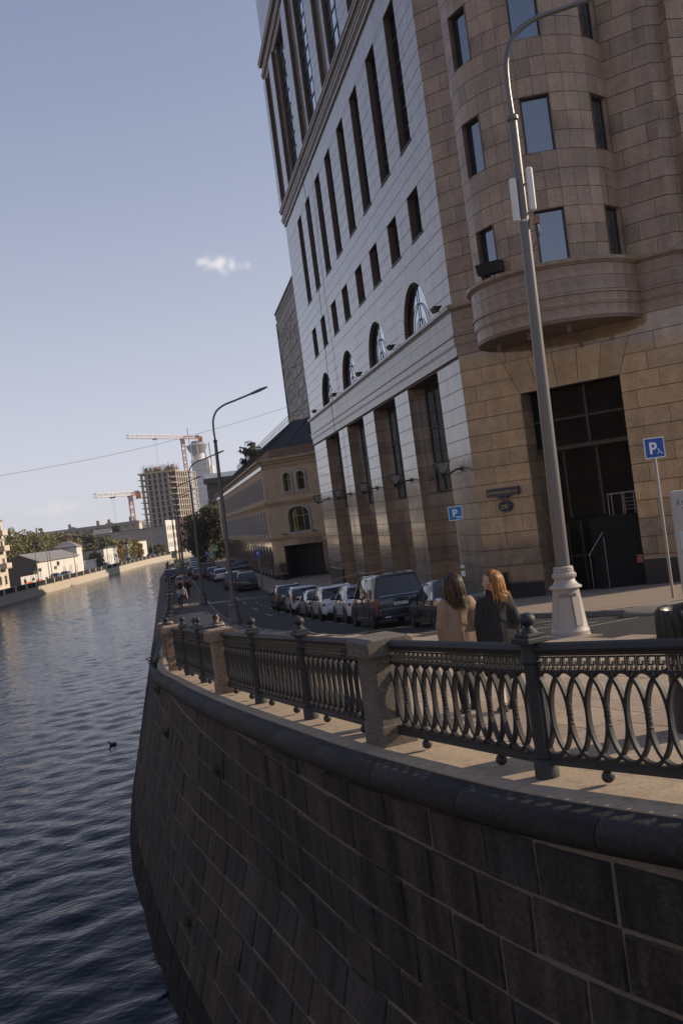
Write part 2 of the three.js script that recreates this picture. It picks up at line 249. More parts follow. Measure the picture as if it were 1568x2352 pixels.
{ // kerbs
  const k = tag(new THREE.Group(), null, null, null, 'structure'); k.name = 'kerb'; scene.add(k);
  const prof = (o) => [[o, -.2], [o + .13, -.2], [o + .13, -.005], [o + .02, .004], [o, -.02]];
  for (let s = kerbA.sAt(8); s < kerbA.sAt(75); s += 1.5) mesh('kerb_stone', kerbA.sweep(s + .006, s + 1.494, .8, prof(-.02), { crease: 20 }), M.kerb, k);
  for (let s = .3; s < kerbB.sAt(75); s += 1.5) mesh('kerb_stone', kerbB.sweep(s + .006, s + 1.494, .8, [[-.05, -.2], [.1, -.2], [.1, -.02], [.08, .004], [-.05, .004]], { crease: 20 }), M.kerb, k);
  stuff('kerb_stone', [kerbA.sweep(kerbA.sAt(75), kerbA.len - 40, 5, prof(-.02)), kerbB.sweep(kerbB.sAt(75), kerbB.len - 30, 5, [[-.05, -.2], [.1, -.2], [.1, .004], [-.05, .004]])], M.kerb, k);
}
{ // painted lines and the rounded traffic island
  const L = []; const line = (x0, d0, x1, d1, w = .12) => { const n = new THREE.Vector2(x1 - x0, d1 - d0).normalize(), px = -n.y * w / 2, pd = n.x * w / 2, N = Math.ceil(Math.hypot(x1 - x0, d1 - d0)); for (let i = 0; i < N; i++) { const q = [i / N, (i + 1) / N].map(t => [lerp(x0, x1, t), lerp(d0, d1, t)]); const p = (a, s) => V(a[0] + s * px, G(a[1] + s * pd) - .126, a[1] + s * pd); L.push(polyFlat([p(q[0], -1), p(q[1], -1), p(q[1], 1), p(q[0], 1)])); } };
  const along = (off, s0, s1) => { for (let s = s0; s < s1; s += 2) { const a = kerbB.at(s), b = kerbB.at(s + 2); line(a.X + off * a.nx, a.d + off * a.nd, b.X + off * b.nx, b.d + off * b.nd, .1); } };
  for (let s = kerbB.sAt(34); s < kerbB.sAt(80); s += 3.2) { const a = kerbB.at(s), b = kerbB.at(s + 1.5); line(a.X + 2.35 * a.nx, a.d + 2.35 * a.nd, b.X + 2.35 * b.nx, b.d + 2.35 * b.nd, .1); }
  for (let d = 60; d < 100; d += 9) line(kerbA.xAt(d) + 2.6, d, kerbA.xAt(d + 3.5) + 2.6, d + 3.5, .12);
  line(1.9, 29.6, 4.4, 29.3); line(2.2, 30.6, 4.6, 30.1); line(4.4, 26.4, 5.9, 25.6); line(4.6, 27.6, 5.4, 27.3); line(3.7, 25.2, 5.9, 24.5); line(5.2, 23.2, 7.7, 24.9, .1);
  tag(mesh('road_marking', L.map(g => flat(g)), M.paint), null, null, null, 'structure');
  const isl = lathe([[0, .02], [.78, .02], [.85, -.02], [.88, -.14]], 28); isl.scale(1.25, 1, 1); isl.translate(7.75, G(24.9), -24.9); tag(mesh('traffic_island', isl, M.kerb), null, null, null, 'structure');
}
// ---------------------------------------------------------------- retaining wall of our bank
const wallTop = (d) => G(d) - .255;
function wallOff(s, h) {
  const q = rail.at(s), L = smooth(12.8, 19.8, q.d), t = wallTop(q.d), f = 1.5;
  const a = h > f ? .55 : .55 + (f - h) / (f - WATER) * lerp(.72, 1.05, smooth(9, 15, q.d)), b = .5 + Math.max(0, (t - h) / (t - WATER)) * 1.2;
  return lerp(a, b, L);
}
const wp = (s, h, out) => rail.pt(s, wallOff(s, h) + out, h, true);
const bank = thing('retaining_wall', 'dark granite retaining wall of our bank with rounded coping, curving along the water', 'wall');
{
  const S0 = rail.sAt(-3), S1 = rail.sAt(72), SE = rail.len - 60;
  { const rings = []; const SS = []; for (let s = S0; s < SE; s += s < S1 ? .4 : 4) SS.push(s); SS.push(rail.sAt(16.75) - .03, rail.sAt(16.75) + .03); SS.sort((a, b) => a - b); for (const s of SS) { const t = wallTop(rail.at(s).d), r = []; for (let k = 0; k <= 8; k++) r.push(wp(s, k === 8 ? t + .1 : k === 0 ? -3.5 : (k === 5 && rail.at(s).d < 17.2) ? 1.5 : lerp(-2, t, k / 8), -.014)); r.push(rail.pt(s, -.2, -.2), rail.pt(s, -.2, -4)); rings.push(r); } mesh('mortar_bed', loft(rings, { crease: 50 }), M.mortar, bank); }
  const stones = [], SC = rail.sAt(16.75); const hs = []; for (let k = -8; k < 9; k++) hs.push(1.5 + k * .47);
  hs.forEach((h0, ri) => { const h1 = h0 + .47; let s = S0 + (ri % 2) * .5 + rr(0, .3);
    while (s < S1) { const L = rr(.58, 1.05); let s1 = s + L; if (s < SC - .01 && s1 > SC - .3) s1 = SC; const j = rr(.009, .022), ta = wallTop(rail.at(s).d) - .01, tb = wallTop(rail.at(s1).d) - .01; const low = h1 < -.8;
      if (h0 + .06 < Math.min(ta, tb)) { const a1 = Math.min(h1, ta) - j, b1 = Math.min(h1, tb) - j, e = rr(.004, .02), bv = .014, jj = j + bv * 0; 
        const z = () => rr(-.009, .012), J = [[z(), z()], [z(), z()], [z(), z()], [z(), z()]]; const O = [wp(s + j + J[0][0], h0 + j + J[0][1], -.012), wp(s1 - j - J[1][0], h0 + j + J[1][1], -.012), wp(s1 - j - J[2][0], b1 - J[2][1], -.012), wp(s + j + J[3][0], a1 - J[3][1], -.012)], F = [wp(s + jj + bv + J[0][0], h0 + j + bv + J[0][1], e + rr(-.006, .006)), wp(s1 - jj - bv - J[1][0], h0 + j + bv + J[1][1], e), wp(s1 - jj - bv - J[2][0], b1 - bv - J[2][1], e + rr(-.006, .006)), wp(s + jj + bv + J[3][0], a1 - bv - J[3][1], e)];
        const P = [], U = []; const quad = (q, uv) => { for (const i of [0, 1, 2, 0, 2, 3]) { P.push(q[i].x, q[i].y, q[i].z); U.push(...uv[i]); } }; const u = (ss, h) => [ss, h];
        quad(F, [u(s, h0), u(s1, h0), u(s1, b1), u(s, a1)]); for (let i = 0; i < 4; i++) quad([O[i], O[(i + 1) % 4], F[(i + 1) % 4], F[i]], [u(s, h0), u(s + .2, h0), u(s + .2, h0 + .02), u(s, h0 + .02)]);
        const g = new THREE.BufferGeometry(); g.setAttribute('position', new THREE.Float32BufferAttribute(P, 3)); g.setAttribute('uv', new THREE.Float32BufferAttribute(U, 2)); g.computeVertexNormals();
        const d = rail.at(s).d; stones.push({ g, d: Math.abs(d - 9) - (d < 7 ? -20 : 0), m: low ? 'wet' : Math.floor(rnd() * 5) }); }
      s = s1; } });
  const wet = mat([.011, .0115, .010], .95, { map: T_wall, bumpMap: T_rough, bumpScale: .006 });
  stones.sort((a, b) => a.d - b.d); stones.forEach((q, i) => { if (i < 298) mesh('wall_stone', q.g, q.m === 'wet' ? wet : M.wall[q.m], bank); });
  for (const k of ['wet', 0, 1, 2, 3, 4]) { const l = stones.slice(298).filter(q => q.m === k).map(q => q.g); if (l.length) stuff('wall_stone', l, k === 'wet' ? wet : M.wall[k], bank); }
  { const rings = []; for (let s = S1; s < SE; s += 4) { const t = wallTop(rail.at(s).d), r = []; for (let k = 0; k <= 4; k++) r.push(wp(s, lerp(-2.4, t, k / 4), .01)); rings.push(r); } stuff('wall_stone', [loft(rings, { closed: false, caps: false })], M.wall[0], bank); }
  const roll = [[.41, -.1], [.41, .006], [.455, -.006]]; for (let a = 80; a >= -100; a -= 20) roll.push([.49 + .138 * Math.cos(a * R), -.145 + .138 * Math.sin(a * R)]); roll.push([.3, -.283]);
  for (let s = S0; s < S1; s += 1.55) { mesh('coping_stone', rail.sweep(s + .005, s + 1.545, .4, roll, { crease: 50 }), pick(M.coping), bank); mesh('ledge_slab', rail.sweep(s + .004, s + 1.546, .6, [[-.28, -.14], [-.28, .012], [.395, .012], [.40, -.14]], { crease: 30 }), pick(M.ledge), bank); }
  stuff('coping_stone', [rail.sweep(S1, SE, 4, roll, { crease: 50 }), rail.sweep(S1, SE, 4, [[-.28, -.14], [-.28, .012], [.395, .012], [.40, -.14]])], M.coping[0], bank);
}
// ---------------------------------------------------------------- cast iron railing
function barAlong(pts, w, dp, closed) {              // flat bar w wide in the panel plane, dp deep, following 2D points; chamfered
  const n = pts.length, rings = []; const b = .006;
  for (let i = 0; i < n + (closed ? 1 : 0); i++) { const p = pts[i % n], a = closed ? pts[(i - 1 + n) % n] : pts[Math.max(0, i - 1)], c = closed ? pts[(i + 1) % n] : pts[Math.min(n - 1, i + 1)]; const t = new THREE.Vector2(c[0] - a[0], c[1] - a[1]).normalize(), nx = -t.y, ny = t.x;
    rings.push([[-1, -1, 0, b], [1, -1, 0, b], [1, -1, b, 0], [1, 1, b, 0], [1, 1, 0, b], [-1, 1, 0, b], [-1, 1, b, 0], [-1, -1, b, 0]].map(([u, v, eu, ev], k) => { const uu = (k === 2 || k === 3) ? w / 2 : (k === 6 || k === 7) ? -w / 2 : u * (w / 2 - b), vv = (k === 2 || k === 7) ? -(dp / 2 - b) : (k === 3 || k === 6) ? dp / 2 - b : v * dp / 2; return new THREE.Vector3(p[0] + nx * uu, p[1] + ny * uu, vv); })); }
  return loft(rings, { caps: !closed, crease: 30 });
}
const railing = thing('embankment_railing', 'ornate dark cast iron railing with ball-topped posts and granite pillars along the near canal edge', 'railing');
{
  const st = [8, 10.45, 12.9, 15.35, 17.8, 20.2, 22.6, 25].map(d => rail.sAt(d)); const stations = []; // [s, kind]
  for (let k = -3; k < 0; k++) stations.push([st[0] + k * 2.6, ((k % 3) + 3) % 3 === 1 ? 1 : 0]); st.forEach((s, k) => stations.push([s, k % 3 === 1 ? 1 : 0])); for (let k = 8; stations.at(-1)[0] < rail.sAt(205); k++) stations.push([st[7] + (k - 7) * 2.6, k % 3 === 1 ? 1 : 0]);
  const B = .535, HB = .335; let nOval = 0;
  function ironPost(q, h, deg, far) {
    const g = part('post', railing); g.scale.set(1.15, 1, 1.15); g.position.copy(V(q.X, h, q.d)); g.rotation.y = deg * R;
    const fl = []; const N = 24; for (const [y, r] of [[.2, .068], [.24, .066], [.9, .064], [.94, .066]]) fl.push(Array.from({ length: N }, (_, i) => { const a = -i / N * 2 * Math.PI, k = r * (1 - .09 * (i % 2)); return new THREE.Vector3(Math.cos(a) * k, y, Math.sin(a) * k); }));
    mesh('shaft', far ? cyl(.068, .064, .8, 0, .15, 0, 8) : [lathe([[.085, 0], [.085, .16], [.078, .17], [.088, .19], [.07, .205], [.07, .23]], 20), loft(fl, { crease: 25 }), lathe([[.066, .93], [.078, .945], [.078, .96], [.072, .975], [.072, 1.09], [.075, 1.12]], 20)], M.ironPost, g);
    mesh('cap', far ? bx(-.09, .09, 1.08, 1.16, -.09, .09) : [rbox(.19, .05, .19, .012, 0, 1.125, 0), rbox(.15, .035, .15, .01, 0, 1.165, 0), lathe([[.07, 1.18], [.055, 1.2], [.032, 1.225], [.026, 1.24]], 16)], M.ironPost, g);
    mesh('ball', sph(.058, 0, 1.288, 0, 1, 1, 1, far ? 8 : 20, far ? 6 : 14), M.ironPost, g);
  }
  function granitePost(q, h, deg, k) {
    const g = part('granite_pillar', railing); g.position.copy(V(q.X, h, q.d)); g.rotation.y = deg * R; const m = q.d > 14 ? M.granitePink : M.granitePost;
    const rough = (gg, a) => { const p = gg.attributes.position; if (q.d > 14) for (let i = 0; i < p.count; i++) { const x = p.getX(i), y = p.getY(i), z = p.getZ(i), n = (vnoise(x * 14 + 40, y * 14 + z * 11 + 40, 97) - .5) * a; p.setXYZ(i, x * (1 + n), y, z * (1 + n)); } gg.computeVertexNormals(); return gg; };
    mesh('pillar_shaft', planarUV(rough(flat(new RoundedBoxGeometry(.44, .98, .36, 4, .012).translate(0, .47, 0)), .05)), m, g);
    mesh('pillar_foot', planarUV(rough(flat(new RoundedBoxGeometry(.47, .26, .39, 3, .012).translate(0, .11, 0)), .04)), m, g);
    const c = poly([[-.31, 0], [.31, 0], [.31, .15], [.24, .185], [-.24, .185], [-.31, .15]].map(([x, y]) => [x * .86, y + .955]), -.27, .27, .012); c.rotateY(Math.PI / 2); mesh('pillar_cap', planarUV(c), m, g);
  }
  for (let k = 0; k < stations.length; k++) {
    const [s, kind] = stations[k], q = rail.at(s), h = G(q.d), deg = rail.deg(s), far = q.d > 32; kind ? granitePost(q, h, deg, k) : ironPost(q, h, deg, far);
    if (k === stations.length - 1) break;
    const [s2, kind2] = stations[k + 1], q2 = rail.at(s2), a = V(q.X, h, q.d), b = V(q2.X, G(q2.d), q2.d), D = b.clone().sub(a), hl = Math.hypot(D.x, D.z), x0 = kind ? .17 : .05, x1 = hl - (kind2 ? .17 : .05), L = x1 - x0;
    const ex = new THREE.Vector3(D.x / hl, D.y / hl, D.z / hl), ez = new THREE.Vector3(-D.z / hl, 0, D.x / hl), mx = new THREE.Matrix4().makeBasis(ex, new THREE.Vector3(0, 1, 0), ez).setPosition(a);
    const A = (g) => { g = flat(g); g.applyMatrix4(mx); return g; };
    const g = part('railing_panel', railing);
    const railProf = [[-.05, 1.03], [-.055, 1.05], [-.035, 1.085], [0, 1.1], [.035, 1.085], [.055, 1.05], [.05, 1.03], [.03, 1.02], [.03, 1.0], [-.03, 1.0], [-.03, 1.02]];
    mesh('top_rail', A(loft([x0, x1].map(x => railProf.map(([z, y]) => new THREE.Vector3(x, y, -z))), { crease: 20 })), M.iron, g);
    mesh('bottom_rail', A(loft([x0, x1].map(x => [[-.035, .125], [-.035, .16], [-.022, .17], [-.022, .195], [.022, .195], [.022, .17], [.035, .16], [.035, .125]].map(([z, y]) => new THREE.Vector3(x, y, -z))), { crease: 20 })), M.iron, g);
    if (q.d > 60) { const l = []; for (let i = 0; i < 14; i++) l.push(bx(x0 + L * i / 14, x0 + L * i / 14 + .03, .19, 1.0, -.015, .015)); stuff('lattice', [A(merge(l))], M.iron, g); continue; }
    const bl = []; for (const t of [.24, .76]) mesh('ball_foot', A(merge([sph(.05, x0 + L * t, .075, 0, 1, 1, 1, far ? 8 : 14, far ? 6 : 10), cyl(.022, .022, .03, x0 + L * t, .105, 0, 8)])), M.iron, g);
    { const l = [], U = Math.round(L / .094), u = L / U, y0 = .885, y1 = .985, t = .011, z = .012, H = (a, b, y) => l.push(bx(a, b, y - t / 2, y + t / 2, -z, z)), Vv = (x, a, b) => l.push(bx(x - t / 2, x + t / 2, a, b, -z + .001, z - .001));
      l.push(bx(x0, x1, y1 + .008, y1 + .022, -.018, .018), bx(x0, x1, y0 - .026, y0 - .008, -.018, .018));
      for (let i = 0; i < U; i++) { const x = x0 + i * u; Vv(x + .1 * u, y0 - .01, y1); H(x + .1 * u, x + .86 * u, y1 - t / 2); Vv(x + .86 * u, y0 + .03, y1); H(x + .42 * u, x + .86 * u, y0 + .032); Vv(x + .42 * u, y0 + .03, y0 + .062); H(x + .1 * u - t / 2, x + .3 * u, y0 + .004); if (i % 1 === 0) Vv(x + .62 * u, y0 - .01, y0 + .02); }
      mesh('meander_band', A(merge(l)), M.iron, g); }
    const n = 13, p = L / n, lat = [];
    for (let i = -1; i <= n; i++) { const cx = x0 + (i + .5) * p; let runs = [], run = []; const NS = far ? 20 : 40; for (let j = 0; j <= NS; j++) { const an = (j / NS) * 2 * Math.PI + (i < n / 2 ? Math.PI : 0) , x = cx + p * Math.cos(an), y = B + HB * Math.sin(an); if (x >= x0 - .01 && x <= x1 + .01) run.push([x, y]); else { if (run.length > 1) runs.push(run); run = []; } } if (run.length > 1) runs.push(run);
      const whole = runs.length === 1 && runs[0].length === NS + 1; const gs = runs.map(r => whole ? barAlong(r.slice(0, -1), .027, .05, true) : barAlong(r, .027, .05, false)); if (!gs.length) continue; const gg = A(merge(gs)); if (!far && nOval < 260) { nOval++; mesh('oval', gg, M.iron, g); } else lat.push(gg); }
    for (let j = 0; j < 6; j++) { const x = x0 + (1.5 + 2 * j) * p; const l = lathe([[.0, -.085], [.024, -.08], [.027, -.07], [.02, -.062], [.022, -.03], [.019, -.012], [.027, -.006], [.027, .006], [.019, .012], [.022, .03], [.02, .062], [.027, .07], [.024, .08], [0, .085]], far ? 6 : 12); l.translate(x, B, 0); const gg = A(l); far ? lat.push(gg) : mesh('clasp', gg, M.iron, g); }
    if (lat.length) stuff('lattice', lat, M.iron, g);
  }
}
// ---------------------------------------------------------------- the office building with the chamfered corner
const ROOT = V(6.01, 0, 44);
const office = thing('office_building', 'tall stone clad office building with chamfered corner, round bay and arched windows along the street', 'building', ROOT);
const FW = new THREE.Matrix4().makeRotationY(-79.9 * R);                       // street face: x < 0 runs away from the corner
const FT = new THREE.Matrix4().makeRotationY(-36.5 * R);                       // chamfer: x > 0 from the corner
const cornerB = new THREE.Vector3(9.85 * Math.cos(36.5 * R), 0, 9.85 * Math.sin(36.5 * R));
const FA = new THREE.Matrix4().makeRotationY(10.1 * R).setPosition(cornerB);   // second street face, a narrow pilaster
const FB = FA.clone().multiply(new THREE.Matrix4().makeTranslation(.66, 0, .42));
const panels = [];                                                             // every cladding stone; the biggest in view become parts
function addPanel(g, F, mats, px) { const ti = Math.floor(rnd() * mats.length); g.applyMatrix4(F); g.computeBoundingBox(); const c = g.boundingBox.getCenter(new THREE.Vector3()).add(ROOT), s = g.boundingBox.getSize(new THREE.Vector3()); const vis = px ?? 1; panels.push({ g, m: mats[ti], k: mats, w: vis * s.length() / c.distanceTo(camera.position) * (c.y > 32 ? .2 : 1) }); }
const ST = .727, rowsUp = (a, b) => { const r = []; for (let y = 14.71; y <= b + .01; y += ST) if (y >= a - .01) r.push(y); return r; };
const backing = [];
function clad(F, ys, x0, x1, holes, bw, mats, o = {}) {
  const z0 = o.z ?? 0, j = .014, jv = o.jv ?? .008;
  for (let i = 0; i < ys.length - 1; i++) {
    const ya = ys[i], yb = ys[i + 1]; let iv = [[x0, x1]];
    for (const [hx0, hx1, hy0, hy1] of holes) if (hy0 < yb - .05 && hy1 > ya + .05) iv = iv.flatMap(([a, b]) => hx1 <= a || hx0 >= b ? [[a, b]] : [[a, hx0], [hx1, b]].filter(([p, q]) => q - p > .02));
    for (const [a, b] of iv) {
      const bk = bx(a, b, ya - .001, yb + .001, z0 - (o.thick ?? .5), z0 - .045); bk.applyMatrix4(F); backing.push(bk);
      const cuts = [a]; const off = ((i + (o.ph ?? 0)) % 2) * bw * .5; let c = Math.ceil((a - off + bw * .22) / bw) * bw + off; while (c < b - bw * .22) { cuts.push(c + rr(-.16, .16) * (o.jit ?? 1)); c += bw; } cuts.push(b);
      for (let k = 0; k < cuts.length - 1; k++) addPanel(bx(cuts[k] + (k ? jv : 0), cuts[k + 1] - (k < cuts.length - 2 ? jv : 0), ya + j, yb - j, z0 - .05, z0 + rr(-.002, .002)), F, mats, o.px);
    }
  }
}
function windowUnit(parent, F, x0, x1, y0, y1, z, cols, rows, glass = M.glass, o = {}) {
  const w = part('window', parent), t = o.t ?? .06, l = []; const A = (g) => { g.applyMatrix4(F); return g; };
  l.push(bx(x0, x0 + t, y0, y1, z - .05, z + .05), bx(x1 - t, x1, y0, y1, z - .05, z + .05), bx(x0 + t, x1 - t, y0, y0 + t, z - .05, z + .05), bx(x0 + t, x1 - t, y1 - t, y1, z - .05, z + .05));
  for (const f of cols) l.push(bx(lerp(x0, x1, f) - t * .4, lerp(x0, x1, f) + t * .4, y0 + t, y1 - t, z - .035, z + .038));
  for (const f of rows) l.push(bx(x0 + t, x1 - t, lerp(y0, y1, f) - t * .5, lerp(y0, y1, f) + t * .5, z - .034, z + .045));
  mesh('frame', A(merge(l)), o.fm ?? M.frame, w);
  const cs = [0, ...cols, 1], rs = [0, ...rows, 1]; for (let i = 0; i < cs.length - 1; i++) for (let k = 0; k < rs.length - 1; k++) { const q = bx(lerp(x0, x1, cs[i]) + .01, lerp(x0, x1, cs[i + 1]) - .01, lerp(y0, y1, rs[k]) + .01, lerp(y0, y1, rs[k + 1]) - .01, -.012, .012); const a = rr(-.004, .004), b = rr(-.004, .004); q.translate(-(x0 + x1) / 2, -(y0 + y1) / 2, 0); q.applyMatrix4(new THREE.Matrix4().makeRotationFromEuler(new THREE.Euler(a, b, 0)).setPosition((x0 + x1) / 2, (y0 + y1) / 2, z - .01)); mesh('pane', A(q), glass, w); }
  return w;
}
// --- street face (white with reflected sky)
const WL = 43.3, BAYS = [6.1, 15.28, 24.5, 33.75];
const smallX = [], stripX = []; for (const c of BAYS) for (const o of [-1.73, 2.7]) { const s = c + o - .5 + .0; stripX.push(s); smallX.push(s); }
{
  const holes = []; for (const s of smallX) holes.push([-s - 1.0, -s + 1.0, 19.07, 21.25]); for (const s of stripX) holes.push([-s - 1.02, -s + 1.02, 23.43, 30.2]);
  for (const c of BAYS) holes.push([-c - 3.7, -c + 3.7, 14.6, 18.345]);
  const ys = rowsUp(14.7, 29.98); ys.push(30.2); clad(FW, ys, -WL, 0, holes, 1.5, M.pale, { px: .6 });
  clad(FW, [30.2, 31.75], -WL, 0, [], 1.15, M.pale, { jit: .1, px: .6 });
  const UP = [6.95, 16.07, 25.3, 34.55]; const h2 = UP.map(c => [-c - 1.9, -c + 1.9, 33.2, 44.3]);
  const y3 = []; for (let y = 33.2; y < 44.2; y += ST * 1.018) y3.push(y); y3.push(44.3); clad(FW, y3, -WL, 0, h2, 1.5, M.pale, { px: .2 });
  clad(FW, [44.3, 45.3, 46.2, 47, 48, 49, 50, 51, 52, 53, 54], -WL, 0, [], 1.6, M.pale, { px: .1 });
  for (const c of [2.4, 11.5, 20.75, 29.95, 38.4]) clad(FW, y3, -c - .95, -c + .95, [], 1.9, M.pale, { z: .28, thick: .26, px: .2 });
  clad(FW, y3, -WL, -WL + 1.3, [], 1.3, M.pale, { z: .3, thick: .28, px: .2 });
  // pillars and portals of the ground floors
  const PO = [[3.55, 9.5], [12.54, 18.45], [21.7, 27.6], [31.0, 37.2]]; const yp = []; for (let y = 12.63 - ST * 17; y < 12.7; y += ST) yp.push(y);
  yp[yp.length - 1] = 12.5;
  clad(FW, yp, -WL, 0, PO.map(([a, b]) => [-b, -a, -1, 12.5]), 1.45, M.pale, { thick: .6 });
  for (const [a, b] of PO) {
    for (const [x, sg] of [[-b, 1], [-a, -1]]) { const Fj = FW.clone().multiply(new THREE.Matrix4().makeTranslation(x + sg * .015, 0, -.055).multiply(new THREE.Matrix4().makeRotationY(sg * 90 * R))); clad(Fj, yp, sg > 0 ? .0 : -1.05, sg > 0 ? 1.05 : 0, [], 1.9, M.tan, { z: 0, thick: .3, px: sg > 0 ? .9 : .2 }); }
    const Fb = FW.clone().multiply(new THREE.Matrix4().makeTranslation(0, 0, -1.02)); clad(Fb, yp.filter(y => y < 7.3), -b, -a, [], 2, M.tan, { thick: .3, px: .4 });
    windowUnit(office, FW, -b + .1, -a - .1, yp.filter(y => y < 7.3).at(-1), 12.5, -.97, [.25, .5, .75], [.2, .6], M.glassDk, { t: .1 });
  }
  const soff = bx(-WL, 0, 12.5, 12.62, -2, -.02).applyMatrix4(FW); backing.push(soff);
  for (const s of smallX) { windowUnit(office, FW, -s - 1.0, -s + 1.0, 19.07, 21.25, -.42, [.5], [], M.glassDk); mesh('sill', bx(-s - 1.05, -s + 1.05, 19.02, 19.07, -.42, .05).applyMatrix4(FW), M.frame, office); }
  for (const s of stripX) { windowUnit(office, FW, -s - 1.02, -s + 1.02, 23.43, 30.2, -.36, [.5], [.16, .31, .48, .64, .8], M.glassDk, { t: .09 }); mesh('sill', bx(-s - 1.07, -s + 1.07, 23.38, 23.43, -.42, .05).applyMatrix4(FW), M.frame, office); }
  for (const c of UP) windowUnit(office, FW, -c - 1.9, -c + 1.9, 33.2, 44.3, -.26, [.33, .66], [.1, .2, .3, .4, .5, .6, .7, .8, .9], M.glassSky, { t: .1 });
  // arched windows: voussoirs that step into the courses
  for (const c of BAYS) {
    const r = 2.5, y0 = 14.88, ang = [0, 10, 25, 41, 58.5, 77], rows = [14.88, 15.44, 16.16, 16.89, 17.62, 18.34], zw = 3.7, Q = [[zw, y0]]; for (let k = 1; k < 6; k++) { const Rk = (rows[k] - y0) / Math.sin(ang[k] * R); Q.push([Rk * Math.cos(ang[k] * R), rows[k]]); }
    const arc = (a, b) => { const o = []; for (let i = 0; i <= 4; i++) { const t = lerp(a, b, i / 4) * R; o.push([r * Math.cos(t), y0 + r * Math.sin(t)]); } return o; };
    for (const sg of [-1, 1]) for (let k = 0; k < 5; k++) { const g = .010; let pts = [...arc(ang[k] + (k ? .25 : 0), ang[k + 1] - .25).reverse()]; const a = Q[k], b = Q[k + 1];
      if (k === 0) pts.push([r + .01, y0], [zw - g, y0]); else pts.push([a[0] + .02, a[1] + g], [zw - g, a[1] + g]); pts.push([zw - g, b[1] - g], [b[0] + .0, b[1] - g]);
      pts = pts.map(([x, y]) => [sg * x - c, y]); if (sg < 0) pts.reverse(); addPanel(poly(pts, -.05, rr(-.002, .002)), FW, M.pale, .8);
      const bp = poly(pts.map(([x, y]) => [x, y]), -.5, -.06); bp.applyMatrix4(FW); backing.push(bp); }
    { let pts = arc(77.3, 102.7); pts = pts.reverse().map(([x, y]) => [x - c, y]); const qx = Q[5][0] - .012; pts.push([qx - c, 18.33], [-qx - c, 18.33]); pts.reverse(); addPanel(poly(pts.slice().reverse(), -.05, 0), FW, M.pale, .8); const bp = poly(pts.slice().reverse(), -.5, -.06); bp.applyMatrix4(FW); backing.push(bp); }
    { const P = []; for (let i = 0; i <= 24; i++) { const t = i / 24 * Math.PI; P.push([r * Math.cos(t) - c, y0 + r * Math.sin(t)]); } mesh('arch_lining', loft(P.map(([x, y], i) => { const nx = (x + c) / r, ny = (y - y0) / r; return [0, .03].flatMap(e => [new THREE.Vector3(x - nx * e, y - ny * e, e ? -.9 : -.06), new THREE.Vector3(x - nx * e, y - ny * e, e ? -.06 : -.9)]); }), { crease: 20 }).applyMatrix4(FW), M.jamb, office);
      const w = part('window', office); const half = (rad, n = 28) => Array.from({ length: n + 1 }, (_, i) => new THREE.Vector3(rad * Math.cos(i / n * Math.PI) - c, y0 + rad * Math.sin(i / n * Math.PI), -.22));
      mesh('pane', poly(half(2.46).map(p => [p.x, p.y]), -.30, -.27).applyMatrix4(FW), M.glassSky, w);
      const sp = (rad, xo = 0, k = 1) => half(rad).map(p => new THREE.Vector3((p.x + c) * k - c + xo, p.y, p.z)); const l = [tube(sp(2.43), .05, 40, 6), tube(sp(1.45), .026, 36, 6), tube(sp(.7), .026, 24, 6)]; for (const t of [90]) l.push(bar(new THREE.Vector3(.85 * Math.cos(t * R) - c, y0 + .85 * Math.sin(t * R), -.22), new THREE.Vector3(2.43 * Math.cos(t * R) - c, y0 + 2.43 * Math.sin(t * R), -.22), .026)); l.push(bar(new THREE.Vector3(-c, y0, -.22), new THREE.Vector3(-c, y0 + .85, -.22), .026), bx(-2.5 - c, 2.5 - c, y0, y0 + .06, -.28, -.16));
      mesh('frame', merge(l).applyMatrix4(FW), M.frame, w); }
  }
}
